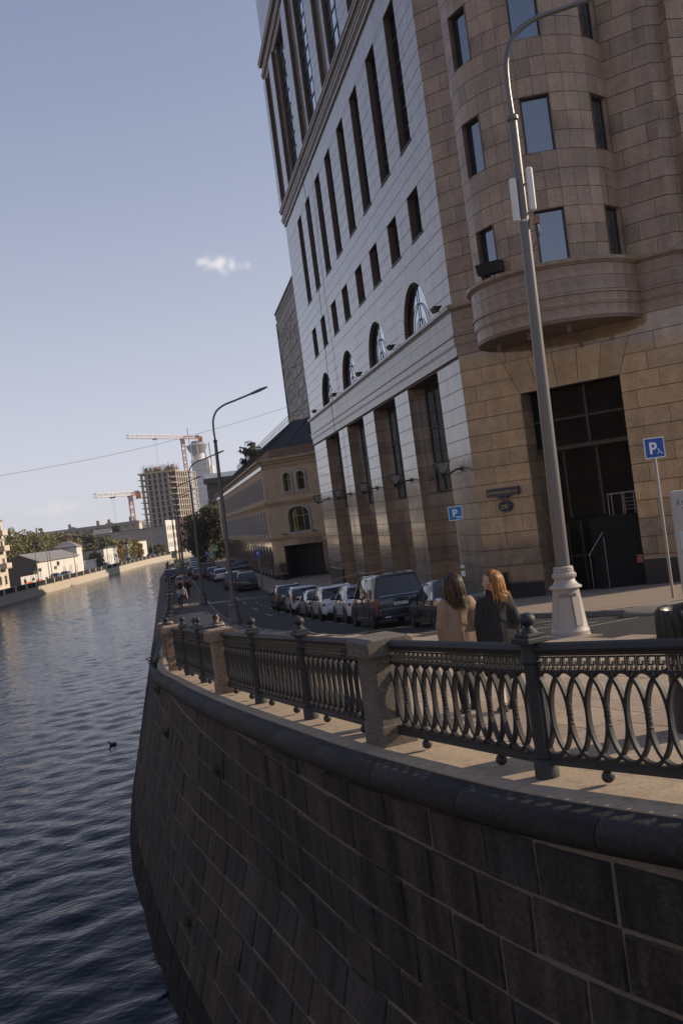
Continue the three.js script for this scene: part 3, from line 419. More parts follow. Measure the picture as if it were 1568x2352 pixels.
// --- the chamfer with portal, bay and balcony
const TB = { c: 4.88, z: .12, r: 3.15 }, TL = 9.85;
{
  const yl = []; for (let y = 12.63 - ST * 17; y < 12.7; y += ST) yl.push(y); const nl = yl.length;
  const D0 = 2.69, D1 = 7.1, LT = yl[nl - 4], LTT = yl[nl - 2];        // lintel between 10.45 and 11.9
  clad(FT, yl.slice(0, nl - 3), 0, TL, [[D0, D1, -2, LT]], 1.95, M.tan, { thick: .5 });
  const b0 = [D0, 3.57, 4.45, 5.34, 6.22, D1], t0 = [2.09, 3.24, 4.33, 5.44, 6.52, 7.64]; // stones of the flat arch
  for (let k = 0; k < 5; k++) { const P = [[b0[k] + .01, LT + .011], [b0[k + 1] - .01, LT + .011], [t0[k + 1] - .012, LTT - .011], [t0[k] + .012, LTT - .011]]; addPanel(poly(P, -.05, .001), FT, M.tan); }
  backing.push(bx(2.0, 7.7, LT, LTT, -.5, -.045).applyMatrix4(FT));
  for (let i = nl - 4; i < nl - 2; i++) { const e = (y) => (y - LT) / (LTT - LT), ya = yl[i], yb = yl[i + 1]; const xa = lerp(D0, 2.09, e(ya)), xb = lerp(D0, 2.09, e(yb)), xc = lerp(D1, 7.64, e(ya)), xd = lerp(D1, 7.64, e(yb)); const m = i % 2 ? 1.0 : .62;
    for (const P of [[[0, ya], [m, ya], [m, yb], [0, yb]], [[m + .02, ya], [xa - .012, ya], [xb - .012, yb], [m + .02, yb]], [[xc + .012, ya], [7.64 + m, ya], [7.64 + m, yb], [xd + .012, yb]], [[7.66 + m, ya], [TL, ya], [TL, yb], [7.66 + m, yb]]]) addPanel(poly(P.map(([x, y], q) => [x, y + (y === ya ? .011 : -.011)]), -.05, .001), FT, M.tan); backing.push(bx(0, 2.1, ya, yb, -.5, -.045).applyMatrix4(FT), bx(7.6, TL, ya, yb, -.5, -.045).applyMatrix4(FT)); }
  clad(FT, [LTT, 12.63], 0, TL, [], 2.1, M.tan);
  clad(FT, rowsUp(14.7, 54), 0, TL, [[TB.c - TB.r, TB.c + TB.r, 0, 99]], 1.55, M.bay);
  for (let y = 1; y < 6.2; y += ST) ; // plinth courses are the dark granite below
  for (const g of [bx(-.03, D0 - .01, .2, 2.42, -.1, .06), bx(D1 + .01, TL + .03, .2, 3.0, -.1, .05)]) mesh('plinth', g.applyMatrix4(FT), M.dkGranite, office);
  for (const [a, b] of [[0, 3.55], [9.5, 12.54], [18.45, 21.7], [27.6, 31], [37.2, WL]]) mesh('plinth', bx(-b - .04, -a + .04, -.5, 1.9, -.12, .06).applyMatrix4(FW), M.dkGranite, office);
  // recessed entrance
  for (const [x, sg] of [[D0, 1], [D1, -1]]) { const Fj = FT.clone().multiply(new THREE.Matrix4().makeTranslation(x + sg * .015, 0, -.055).multiply(new THREE.Matrix4().makeRotationY(sg * 90 * R))); clad(Fj, yl.slice(0, nl - 3), sg > 0 ? 0 : -1.9, sg > 0 ? 1.9 : 0, [], 1.9, M.tan, { thick: .3 }); }
  const ent = part('entrance', office); const A = (g) => g.applyMatrix4(FT);
  mesh('transom_window', A(bx(D0, D1, 8.0, LT, -1.0, -.97)), M.glassIn, ent);
  mesh('glass_wall', A(bx(D0, D1, 4.9, 7.9, -1.55, -1.52)), M.glassIn, ent); mesh('lower_glass', A(bx(D0, 4.7, 1.6, 4.7, -1.7, -1.67)), M.glassIn, ent);
  mesh('frame', [bx(D0, D1, 7.85, 8.02, -1.08, -.9), bx(5.1, 5.2, 8, LT, -1.02, -.92), bx(6.82, 6.9, 8, LT, -1.02, -.92), bx(D0, D1, 9.12, 9.2, -1.01, -.93), bx(5.1, 5.22, 4.9, 7.9, -1.58, -1.46), bx(6.55, 6.63, 4.9, 7.9, -1.56, -1.47), bx(3.6, 3.7, 4.9, 7.9, -1.57, -1.47), bx(3.9, 3.98, 1.6, 4.7, -1.72, -1.62), bx(3.3, 3.37, 1.6, 4.7, -1.72, -1.62), bx(D0, 4.7, 3.2, 3.27, -1.72, -1.62)].map(A), M.frame, ent);
  mesh('landing', A(bx(4.7, D1, 1.5, 4.86, -1.9, -.75)), mat([.010, .009, .008], .95, { map: T_granite }), ent);
  mesh('lobby_back', A(bx(D0, D1, 1, 10.4, -1.95, -1.9)), M.darkRoom, ent);
  { const l = [], P = (x, y, z) => new THREE.Vector3(x, y, z).applyMatrix4(FT); l.push(bar(P(5.6, 5.74, -.82), P(7.08, 5.74, -.82), .03, 8)); for (const x of [5.62, 5.78, 6.22, 6.3, 6.72, 7.02]) l.push(bar(P(x, 4.86, -.82), P(x, 5.74, -.82), .018)); for (const y of [5.05, 5.2, 5.35, 5.5]) l.push(bar(P(6.25, y, -.82), P(7.06, y, -.82), .009)); l.push(bar(P(4.6, 3.3, -.5), P(5.25, 4.2, -.7), .02), bar(P(4.65, 1.9, -.5), P(4.65, 3.35, -.5), .018), bar(P(5.3, 1.9, -.6), P(5.3, 4.0, -.6), .018)); mesh('handrail', l, M.steel, ent); }
  // bay: flat facets round a half circle, three windows a floor
  const N = 17, da = 180 / N; const WIN = [[5, 7], [10, 12], [15, 17]]; const ys = rowsUp(14.7, 54); const WY = [[14.71, 16.9], [19.07, 21.26], [23.43, 25.62], [27.79, 29.98], [32.15, 34.34], [36.5, 38.7], [40.9, 43.1]];
  const fac = (a0, a1, r = TB.r) => { const p0 = [TB.c + r * Math.sin(a0 * R), TB.z + r * Math.cos(a0 * R)], p1 = [TB.c + r * Math.sin(a1 * R), TB.z + r * Math.cos(a1 * R)]; const L = Math.hypot(p1[0] - p0[0], p1[1] - p0[1]); return [FT.clone().multiply(new THREE.Matrix4().makeTranslation(p0[0], 0, p0[1]).multiply(new THREE.Matrix4().makeRotationY(Math.atan2(-(p1[1] - p0[1]), p1[0] - p0[0])))), L]; };
  for (let k = -1; k < N; k++) { const a0 = -90 + k * da + .06, a1 = a0 + da; const wn = WIN.find(([p, q]) => k >= p && k < q); const hs = wn ? WY : []; const [F, L] = k < 0 ? fac(-90 - .06 - 3, -90) : fac(a0, a1);
    for (let i = 0; i < ys.length - 1; i++) { if (hs.some(([p, q]) => p < ys[i] + .3 && q > ys[i] + .3)) continue; const b = bx(0, L, ys[i], ys[i + 1], -.4, -.045); b.applyMatrix4(F); backing.push(b); addPanel(bx(.006, L - .006, ys[i] + .011, ys[i + 1] - .011, -.05, rr(-.002, .002)), F, M.bay, 1.25); } }
  for (const [x0, x1] of [[TB.c + TB.r - .3, TB.c + TB.r + .004], [TB.c - TB.r - .004, TB.c - TB.r + .3]]) mesh('joint_strip', bx(x0, x1, 14.7, 54, -.3, TB.z + .03).applyMatrix4(FT), M.bay[0], office);
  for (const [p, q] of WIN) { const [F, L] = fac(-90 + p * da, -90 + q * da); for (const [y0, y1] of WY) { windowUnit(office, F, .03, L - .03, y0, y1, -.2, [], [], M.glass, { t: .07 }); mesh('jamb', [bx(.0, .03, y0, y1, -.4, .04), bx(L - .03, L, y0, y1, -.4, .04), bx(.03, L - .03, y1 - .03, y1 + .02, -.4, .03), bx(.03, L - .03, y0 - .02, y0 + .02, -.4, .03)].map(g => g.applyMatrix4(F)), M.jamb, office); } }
  // downpipe-thin bright strip on the bay
  { const [F] = fac(-90 + 15.6 * da, -90 + 16 * da); mesh('metal_strip', bx(-.03, .03, 16.95, 18.36, -.02, .03).applyMatrix4(F), M.steel, office); }
}
// --- second street face with its pilaster steps
{
  const yl = []; for (let y = 12.63 - ST * 17; y < 12.7; y += ST) yl.push(y);
  clad(FA, yl, 0, .66, [], .66, M.tan); clad(FA, rowsUp(14.7, 54), 0, .66, [], .66, M.bay); clad(FB, yl, .03, 45, [], 1.95, M.tan, { px: .5 }); clad(FB, rowsUp(14.7, 54), .03, 45, [], 1.55, M.bay, { px: .5 });
  const FR = FB.clone().multiply(new THREE.Matrix4().makeRotationY(-90 * R)); clad(FR, yl, -.42, -.055, [], .42, M.tan, { thick: .3 }); clad(FR, rowsUp(14.7, 54), -.42, -.055, [], .42, M.bay, { thick: .3 });
  mesh('plinth', bx(-.02, 45, .2, 3.0, -.1, .05).applyMatrix4(FB), M.dkGranite, office);
}
// --- cornices swept along the whole front, wrapped round the balcony
{
  const toW = (F, x, z = 0) => { const p = new THREE.Vector3(x, 0, z).applyMatrix4(F); return new THREE.Vector2(p.x, p.z); };
  const base = (r) => { const P = [[toW(FW, -WL - .01, -1.5), 0], [toW(FW, -WL), 0], [toW(FW, 0), 0]]; if (r) { const zc = Math.sqrt(r * r - .0); for (let a = -90; a <= 90; a += 180 / 20) P.push([toW(FT, TB.c + r * Math.sin(a * R), r * Math.cos(a * R)), 1]); } P.push([toW(FT, TL), 0], [toW(FA, .66), 0], [toW(FB, 0), 0], [toW(FB, 45), 0]); return P.map(q => q[0]); };
  function sweepBand(prof, r, name, y0, cm, cp) {
    const P = base(r), n = P.length, off = (o) => P.map((p, i) => { const a = i ? p.clone().sub(P[i - 1]).normalize() : null, b = i < n - 1 ? P[i + 1].clone().sub(p).normalize() : null; const na = a && new THREE.Vector2(-a.y, a.x), nb = b && new THREE.Vector2(-b.y, b.x); const m = (na && nb) ? na.clone().add(nb) : (na || nb).clone(); m.normalize(); const k = o / Math.max(.45, m.dot(na || nb)); return p.clone().addScaledVector(m, k); });
    const lines = prof.map(([o]) => off(o)); // each profile point its own offset line
    for (let i = 0; i < n - 1; i++) { const L = P[i + 1].distanceTo(P[i]), k = L > 1.6 ? Math.round(L / 1.25) : 1; for (let j = 0; j < k; j++) { const t0 = j / k, t1 = (j + 1) / k, e = .006 / L; const ring = (t) => prof.map(([o, y], q) => { const p = lines[q][i].clone().lerp(lines[q][i + 1], t); return new THREE.Vector3(p.x, y0 + y, p.y); }); const g = loft([ring(t0 + (j ? e : 0)), ring(t1 - (j < k - 1 ? e : 0))], { crease: 25 }); const m = pick(i < 2 ? cp : cm); const vis = i > 0 && i < n - 2; (vis && (i > 2 || j > k - 14)) ? mesh(name, g, m, office) : corniceRest.push([g, i < 2 ? cp[0] : cm[0]]); } }
  }
  const corniceRest = [];
  const cm = M.cornice, cp = M.corniceP;
  sweepBand([[-.4, 0], [.06, 0], [.06, .42], [-.4, .42]], 3.36, 'cornice_stone', 12.63, cm, cp);
  sweepBand([[-.4, .0], [.10, 0], [.10, .05], [.13, .07], [.13, .40], [-.4, .40]], 3.36, 'cornice_stone', 13.06, cm, cp);
  sweepBand([[-.4, 0], [.19, 0], [.19, .06], [.15, .1], [.12, .12], [-.4, .12]], 3.36, 'cornice_stone', 13.47, cm, cp);
  sweepBand([[-.4, 0], [.1, 0], [.1, .52], [-.4, .52]], 3.36, 'parapet_stone', 13.6, cm, cp);
  sweepBand([[-.4, 0], [.1, 0], [.1, .45], [-.4, .45]], 3.36, 'parapet_stone', 14.135, cm, cp);
  sweepBand([[-.4, 0], [.16, 0], [.16, .03], [.24, .06], [.27, .1], [.27, .22], [-.4, .25]], 3.36, 'cap_stone', 14.6, cm, cp);
  for (const [o, y, h] of [[.1, 31.75, .35], [.22, 32.12, .3], [.12, 32.44, .45], [.3, 32.9, .28], [.12, 44.3, .5], [.3, 44.85, .35], [.15, 45.25, .6], [.45, 45.9, .4]]) { const q = [[-.4, 0], [o, 0], [o, h * .6], [o + .06, h * .7], [o + .06, h], [-.4, h]]; const P = [toW(FW, -WL - .01, -1.5), toW(FW, -WL), toW(FW, 0), toW(FW, .01, -.6)]; const off = (oo) => P.map((p, i) => p.clone().add((i < 2 ? new THREE.Vector2(toW(FW, -oo, i ? oo : 0).x, toW(FW, -oo, i ? oo : 0).y) : new THREE.Vector2(toW(FW, 0, i < 3 ? oo : 0).x, toW(FW, 0, i < 3 ? oo : 0).y)))); const L = q.map(([oo]) => off(oo)); mesh('string_course', loft(P.map((_, i) => q.map(([oo, yy], k) => new THREE.Vector3(L[k][i].x, y + yy, L[k][i].y))), { crease: 20 }), cp[0], office); }
  const byM = new Map(); for (const [g, m] of corniceRest) byM.set(m, [...(byM.get(m) || []), g]); for (const [m, l] of byM) stuff('cornice_stone', l, m, office);
  // soffit and drain stubs of the balcony
  const disc = []; for (let a = -90; a <= 90; a += 6) disc.push([TB.c + 3.4 * Math.sin(a * R), 3.4 * Math.cos(a * R)]); const sh = poly(disc, 12.5, 12.66); sh.rotateX(-Math.PI / 2); sh.scale(1, 1, -1); { const ix = sh.attributes.position; for (let i = 0; i < ix.count; i += 3) { for (const at of [sh.attributes.position, sh.attributes.uv]) { const s = at.itemSize; for (let c = 0; c < s; c++) { const t = at.array[(i + 1) * s + c]; at.array[(i + 1) * s + c] = at.array[(i + 2) * s + c]; at.array[(i + 2) * s + c] = t; } } } sh.computeVertexNormals(); }
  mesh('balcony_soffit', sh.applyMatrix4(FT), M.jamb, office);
  for (const a of [-52, -5, 30]) mesh('drain_stub', cyl(.09, .09, .35, TB.c + 2.6 * Math.sin(a * R), 12.2, 2.6 * Math.cos(a * R), 12).applyMatrix4(FT), mat([.2, .16, .14], .7), office);
}
// hand out the stones: the 285 that show largest are parts of their own
panels.sort((a, b) => b.w - a.w); panels.forEach((q, i) => { if (i < 292) mesh('stone_panel', q.g, q.m, office); });
{ const by = new Map(); for (const q of panels.slice(292)) by.set(q.m, [...(by.get(q.m) || []), q.g]); for (const [m, l] of by) stuff('stone_panel', l, m, office); mesh('wall_core', backing, M.tanBack, office); }
{ // body of the building, inside the cladding
  const P = [[-WL, -2.1, FW], [-2.2, -2.1, FW]].map(([x, z, F]) => new THREE.Vector3(x, 0, z).applyMatrix4(F)); P.push(...[[2.0, -2.1], [9.2, -2.1]].map(([x, z]) => new THREE.Vector3(x, 0, z).applyMatrix4(FT)), ...[[1, -.6], [45, -.6], [45, -40]].map(([x, z]) => new THREE.Vector3(x, 0, z).applyMatrix4(FB)), new THREE.Vector3(-WL, 0, -36).applyMatrix4(FW));
  const s = new THREE.Shape(P.map(p => new THREE.Vector2(p.x, -p.z))); const g = new THREE.ExtrudeGeometry(s, { depth: 53.5, bevelEnabled: false }); g.rotateX(-Math.PI / 2); mesh('inner_walls', flat(g), M.darkRoom, office);
  const far = bx(-36, -.5, -.5, 54, -.3, 0); const Ff = FW.clone().multiply(new THREE.Matrix4().makeTranslation(-WL, 0, 0)).multiply(new THREE.Matrix4().makeRotationY(-90 * R)); mesh('end_wall', bx(-36, -.05, -.5, 54, -.4, -.01).applyMatrix4(Ff), M.pale[0], office);
}
// wall lanterns between the pillars
{
  const at = [1.6, 11.1, 20.15, 29.5, 39.4]; const lab = ['black wall lantern on the corner pillar, the one nearest the camera', 'black wall lantern on the second pillar from the corner', 'black wall lantern on the third pillar from the corner', 'black wall lantern on the fourth pillar from the corner', 'black wall lantern on the last pillar before the yellow building'];
  const glassL = mat([.75, .72, .68], .25, { P: 1, transmission: .75, thickness: 0 });
  at.forEach((s, i) => { const p = new THREE.Vector3(-s, 7.45, .03).applyMatrix4(FW).add(ROOT); const t = thing('wall_lantern', lab[i], 'wall lamp', p, -79.9 * R, 'lanterns on the street face of the office building'); t.scale.setScalar(.75);
    mesh('bracket', [tube([[0, .35, 0], [0, .34, .35], [0, .15, .75], [0, .05, 1.25]].map(a => new THREE.Vector3(...a)), .06, 20), cyl(.17, .17, .07, 0, 0, 0, 20).rotateX(Math.PI / 2).translate(0, .35, 0), cyl(.05, .14, .3, 0, -.05, 1.25, 12)], M.black, t);
    const fr = []; const q = [[-1, -1], [1, -1], [1, 1], [-1, 1]]; q.forEach(([x, z], k) => { const [x2, z2] = q[(k + 1) % 4]; const a = new THREE.Vector3(x * .15, .22, 1.25 + z * .15), b = new THREE.Vector3(x * .44, .88, 1.25 + z * .44), c = new THREE.Vector3(x2 * .44, .88, 1.25 + z2 * .44), e = new THREE.Vector3(x2 * .15, .22, 1.25 + z2 * .15); fr.push(bar(a, b, .022), bar(b, c, .035), bar(a, e, .025)); });
    mesh('lantern_frame', [...fr, bx(-.16, .16, .16, .24, 1.09, 1.41)], M.black, t); mesh('lantern_glass', cyl(.2, .58, .62, 0, 0, 0, 4).rotateY(Math.PI / 4).translate(0, .24, 1.25), glassL, t); });
}
{ // floodlights on the ledge and the balcony, street sign, house number
  const fl = [[1.3, 'nearest the corner'], [10.5, 'second from the corner'], [19.6, 'third from the corner'], [28.9, 'fourth from the corner'], [38.7, 'farthest from the corner']];
  fl.forEach(([s, w], i) => { const t = thing('floodlight', `black trough floodlight on the ledge under the arched windows, ${w}`, 'floodlight', new THREE.Vector3(-s, 14.86, .05).applyMatrix4(FW).add(ROOT), -79.9 * R, 'floodlights on the ledge of the office building'); t.scale.setScalar(.62); mesh('housing', loft([[-.5, .1], [.5, .1]].map(([x]) => [[.06, .40], [.34, .16], [.42, .14], [.42, .80], [.34, .78], [.06, .62]].map(([y, z]) => new THREE.Vector3(x, y, z))), { crease: 10 }), M.black, t); mesh('bracket', bar(new THREE.Vector3(0, 0, -.1), new THREE.Vector3(0, .1, .45), .03), M.black, t); });
  const t = thing('floodlight', 'black trough floodlight on the round balcony behind the lamp post', 'floodlight', new THREE.Vector3(TB.c - 1.1, 14.85, 3.3).applyMatrix4(FT).add(ROOT), -36.5 * R); mesh('housing', loft([-.5, .5].map(x => [[.1, .1], [.1, .55], [.5, .72], [.55, .0]].map(([y, z]) => new THREE.Vector3(x, y, z - .3))), { crease: 10 }), M.black, t); mesh('bracket', bar(new THREE.Vector3(0, 0, -.2), new THREE.Vector3(0, .3, 0), .04), M.black, t);
}
function canvasTex(w, h, draw) { const c = document.createElement('canvas'); c.width = w; c.height = h; const x = c.getContext('2d'); draw(x, w, h); const t = new THREE.CanvasTexture(c); t.colorSpace = THREE.SRGBColorSpace; return t; }
function face(w, h, t, o = {}) { const g = new THREE.PlaneGeometry(w, h); return [g, mat(0xffffff, o.rough ?? .5, { map: t })]; }
{
  const navy = mat([.016, .024, .075], .5), gold = '#a08a5c';
  const t = thing('street_name_sign', 'long dark blue street name plate on the stone wall left of the entrance', 'street sign', new THREE.Vector3(1.35, 6.4, .03).applyMatrix4(FT).add(ROOT), -36.5 * R);
  mesh('plate', [poly([[-.77, -.17], [-.3, -.17], [-.22, -.26], [.22, -.26], [.3, -.17], [.77, -.17], [.77, .19], [-.77, .19]], 0, .16, .01)], navy, t);
  const ct = canvasTex(1024, 224, (x, w, h) => { x.fillStyle = '#141d3c'; x.fillRect(0, 0, w, h); x.strokeStyle = gold; x.lineWidth = 8; x.strokeRect(12, 12, w - 24, h - 24); x.fillStyle = '#b09a66'; x.font = 'bold 122px serif'; x.textAlign = 'center'; x.textBaseline = 'middle'; x.fillText('ОВЧИННИКОВСКАЯ', w / 2, h / 2 + 6, w - 70); });
  const [g, m] = face(1.5, .33, ct); g.translate(0, .01, .163); mesh('lettering', g, m, t);
  const n = thing('house_number_plate', 'round dark blue house number 20 plate below the street name', 'number plate', new THREE.Vector3(1.37, 5.78, .03).applyMatrix4(FT).add(ROOT), -36.5 * R);
  const d = cyl(.27, .27, .16, 0, -.08, 0, 36).rotateX(Math.PI / 2).translate(0, 0, .08); d.scale(1.12, .92, 1); mesh('plate', d, navy, n);
  const c2 = canvasTex(256, 256, (x) => { x.fillStyle = '#141d3c'; x.fillRect(0, 0, 256, 256); x.strokeStyle = gold; x.lineWidth = 7; x.beginPath(); x.ellipse(128, 128, 112, 112, 0, 0, 7); x.stroke(); x.fillStyle = '#b8a26e'; x.font = 'bold 128px serif'; x.textAlign = 'center'; x.textBaseline = 'middle'; x.fillText('20', 128, 134); });
  const cg = new THREE.CircleGeometry(.265, 36); cg.scale(1.12, .92, 1); cg.translate(0, 0, .163); mesh('lettering', cg, mat(0xffffff, .5, { map: c2 }), n);
  const rs = thing('hydrant_plate', 'small red plate on the dark wall at the right of the entrance', 'plate', new THREE.Vector3(6.75, 3.0, -.55).applyMatrix4(FT).add(ROOT), -36.5 * R); mesh('plate', rbox(.24, .32, .03, .008), mat([.45, .03, .03], .5), rs); const c3 = canvasTex(64, 88, (x) => { x.fillStyle = '#a01818'; x.fillRect(0, 0, 64, 88); x.strokeStyle = '#d8c0b8'; x.lineWidth = 4; x.strokeRect(5, 5, 54, 78); x.beginPath(); x.moveTo(20, 66); x.lineTo(34, 24); x.lineTo(46, 66); x.stroke(); }); const [g3, m3] = face(.22, .3, c3); g3.translate(0, 0, .017); mesh('print', g3, m3, rs);
  const bxx = thing('wall_box', 'dark metal box on the foot of the wall behind the fair-haired woman', 'box', new THREE.Vector3(.75, 2.3, .1).applyMatrix4(FT).add(ROOT), -36.5 * R); mesh('housing', rbox(.55, .75, .25, .02, 0, .2, .1), M.black, bxx); mesh('hood', rbox(.6, .05, .3, .015, 0, .6, .11), M.black, bxx);
}
// ---------------------------------------------------------------- helpers for places read off at a distance
function at(x, y, d) { const dx = x - 784, dy = y - 1176, c = Math.cos(7.5 * R), s = Math.sin(7.5 * R), u = dx * c - dy * s, v = dx * s + dy * c - 2.9; return [u / 2287 * d, EYE - v / 2287 * d]; }
const B4 = (F) => (g) => g.applyMatrix4(F);
function winGrid(parent, F, xs, ys, w, h, pane, fm, o = {}) { const gp = bx(-w / 2, w / 2, 0, h, -.02, .02), gf = merge([bx(-w / 2 - .08, -w / 2, -.08, h + .08, -.02, .07), bx(w / 2, w / 2 + .08, -.08, h + .08, -.02, .07), bx(-w / 2, w / 2, h, h + .08, -.02, .07), bx(-w / 2 - .1, w / 2 + .1, -.16, 0, -.02, .14), ...(o.mull ? [bx(-.04, .04, 0, h, .0, .05)] : [])]); for (const y of ys) for (const x of xs) { if (o.skip && o.skip(x, y)) continue; const g = part('window', parent); g.applyMatrix4(F.clone().multiply(new THREE.Matrix4().makeTranslation(x, y, 0))); mesh('frame', gf, fm, g); mesh('pane', gp, Array.isArray(pane) ? pick(pane) : pane, g); } }
function archPts(w, h, rise, n = 10) { const P = [[-w / 2, 0], [w / 2, 0]]; for (let i = 0; i <= n; i++) { const t = i / n, x = w / 2 - w * t; P.push([x, h - rise + rise * Math.sqrt(Math.max(0, 1 - Math.pow(2 * t - 1, 2)))]); } return P; }
function archRing(w, h, rise, b, z0, z1) { const o = archPts(w + 2 * b, h + b, rise + b * .6), i = archPts(w, h, rise); const s = new THREE.Shape(o.map(p => new THREE.Vector2(p[0], p[1] - (p[1] === 0 ? b : 0)))); s.holes.push(new THREE.Path(i.map(p => new THREE.Vector2(...p)))); const g = new THREE.ExtrudeGeometry(s, { depth: z1 - z0, bevelEnabled: false }); g.translate(0, 0, z0); return planarUV(flat(g)); }
const gl = (c, r = .05) => mat(c, r, { metalness: .85 });
// ---------------------------------------------------------------- yellow building
{
  const r0 = V(-8, 0, 109), Y = thing('yellow_building', 'long ochre plastered building with rows of narrow arched windows, dark metal roof and dark gateway', 'building', r0);
  const FS = new THREE.Matrix4().makeRotationY(-79.9 * R), FE = new THREE.Matrix4().makeRotationY(-30 * R); const L = 95, E = 35;
  mesh('wall', bx(-L, .02, 4.3, 13.0, -10, 0).applyMatrix4(FS), M.plaster, Y);
  { const s = new THREE.Shape([[0, 3.9], [1.55, 3.9], [E, 3.9], [E, 13.0], [0, 13.0]].map(p => new THREE.Vector2(...p))); for (const [c, y, w, h, rs] of [[3.05, 9.5, .95, 2.0, .35], [4.8, 9.5, .95, 2.0, .35], [3.95, 5.05, 2.6, 2.7, .65], [9, 9.5, .95, 2, .35]]) s.holes.push(new THREE.Path(archPts(w, h, rs).map(p => new THREE.Vector2(p[0] + c, p[1] + y)))); const g = new THREE.ExtrudeGeometry(s, { depth: .5, bevelEnabled: false }); g.translate(0, 0, -.5); mesh('end_wall', planarUV(flat(g)).applyMatrix4(FE), M.plaster, Y); }
  const put = (F, x, y, z = 0) => F.clone().multiply(new THREE.Matrix4().makeTranslation(x, y, z));
  const greenP = gl([.055, .07, .045]), paleP = gl([.30, .29, .20]);
  for (const [c, y, w, h, rs, n] of [[3.05, 9.5, .95, 2, .35, 1], [4.8, 9.5, .95, 2, .35, 1], [3.95, 5.05, 2.6, 2.7, .65, 3], [9, 9.5, .95, 2, .35, 1]]) { const g = part('window', Y), F = put(FE, c, y); mesh('surround', archRing(w, h, rs, .2, -.02, .12).applyMatrix4(F), M.trimWhite, g); mesh('pane', poly(archPts(w, h, rs), -.34, -.3).applyMatrix4(F), greenP, g); const l = [bx(-w / 2, w / 2, h * .62, h * .62 + .08, -.3, -.2), bx(-w / 2, w / 2, 0, .09, -.3, -.2)]; for (let i = 1; i < n; i++) l.push(bx(-w / 2 + w * i / n - .05, -w / 2 + w * i / n + .05, 0, h - .1, -.3, -.21)); l.push(bx(-w / 2, -w / 2 + .07, 0, h - rs, -.3, -.2), bx(w / 2 - .07, w / 2, 0, h - rs, -.3, -.2)); mesh('frame', merge(l).applyMatrix4(F), mat([.30, .22, .11], .5), g); }
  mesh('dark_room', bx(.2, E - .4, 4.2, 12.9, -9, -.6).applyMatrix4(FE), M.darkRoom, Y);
  // cornices on both faces
  const band = (y0, y1, o, m, name = 'cornice') => { mesh(name, [bx(-L, o, y0, y1, -.3, o)].map(B4(FS)), m, Y); mesh(name, [bx(-.0, E, y0, y1, -.3, o)].map(B4(FE)), m, Y); };
  band(12.25, 12.7, .1, M.plasterTrim); band(12.72, 13.0, .3, M.plasterTrim); band(13.02, 13.3, .55, M.plasterTrim); band(8.15, 8.38, .16, M.plasterTrim); band(8.39, 8.62, .3, M.plasterTrim); band(4.32, 4.5, .16, M.plasterTrim); band(4.51, 4.66, .28, M.plasterTrim);
  mesh('frieze_panel', bx(-L, -.05, 12.24, 12.69, .1, .13).applyMatrix4(FS), gl([.62, .60, .56], .25), Y);
  // upper and lower rows of niches on the street face
  const pg = mat([.055, .05, .055], .3), gT = archRing(.9, 2.15, .6, .16, 0, .09), gP = poly(archPts(.92, 2.15, .6), -.02, .02), gT2 = archRing(1.9, 2.55, 1.4, .28, 0, .12), gP2 = poly(archPts(1.92, 2.55, 1.4), -.02, .03), gM = bx(-.05, .05, 0, 2.1, .02, .09);
  for (let s = 2.6; s < 76; s += 2.16) { const g = part('window', Y); g.applyMatrix4(put(FS, -s, 9.2)); mesh('surround', gT, M.trimWhite, g); mesh('pane', gP, pg, g); }
  for (let s = 3.2; s < 80; s += 3.9) { const g = part('window', Y); g.applyMatrix4(put(FS, -s, 5.1)); mesh('surround', gT2, M.trimWhite, g); mesh('pane', gP2, pg, g); mesh('mullion', gM, M.trimWhite, g); }
  // arcade with polished piers, dark gallery behind
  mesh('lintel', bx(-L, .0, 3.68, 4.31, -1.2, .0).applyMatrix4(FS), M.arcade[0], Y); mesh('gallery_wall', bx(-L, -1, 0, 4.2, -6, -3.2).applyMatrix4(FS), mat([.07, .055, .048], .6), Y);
  const pier = bx(-.55, .55, .55, 3.68, -1.1, 0), pf = bx(-.65, .65, -.2, .55, -1.2, .1); for (let s = .6, k = 0; s < L - 3; s += 3.6, k++) { const g = part('pier', Y); g.applyMatrix4(put(FS, -s, 0)); mesh('pier_shaft', pier, M.arcade[k % 2], g); mesh('pier_foot', pf, M.dkGranite, g); }
  for (let y = 0; y < 4; y++) mesh('stone_panel', bx(.03, 1.55, .6 + y * .8, 1.385 + y * .8, -.4, .02).applyMatrix4(FE), pick(M.arcade), Y);
  mesh('stone_panel', bx(6.45, E, .6, 3.9, -.4, .0).applyMatrix4(FE), M.arcade[0], Y); mesh('gate_lintel', bx(0, 6.45, 3.68, 4.3, -.45, .03).applyMatrix4(FE), M.arcade[1], Y); mesh('wall_foot', bx(-.1, 1.65, -.2, .6, -.5, .1).applyMatrix4(FE), M.dkGranite, Y);
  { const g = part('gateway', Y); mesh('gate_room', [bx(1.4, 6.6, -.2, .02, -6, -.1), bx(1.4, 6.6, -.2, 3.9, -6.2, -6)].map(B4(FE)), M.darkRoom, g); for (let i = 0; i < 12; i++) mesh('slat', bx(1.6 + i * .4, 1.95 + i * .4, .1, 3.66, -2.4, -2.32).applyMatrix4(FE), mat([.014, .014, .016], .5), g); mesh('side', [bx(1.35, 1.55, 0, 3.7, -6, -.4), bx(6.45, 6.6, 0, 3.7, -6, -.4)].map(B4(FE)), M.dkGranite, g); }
  mesh('wall_lamp', [2.0, 5.9].map(x => loft([[-.3], [.3]].map(([u]) => [[4.9, .1], [4.96, .7], [5.02, .7], [4.98, .1]].map(([y, z]) => new THREE.Vector3(x + u * .7, y, z))), { crease: 5 }).applyMatrix4(FE)), M.black, Y);
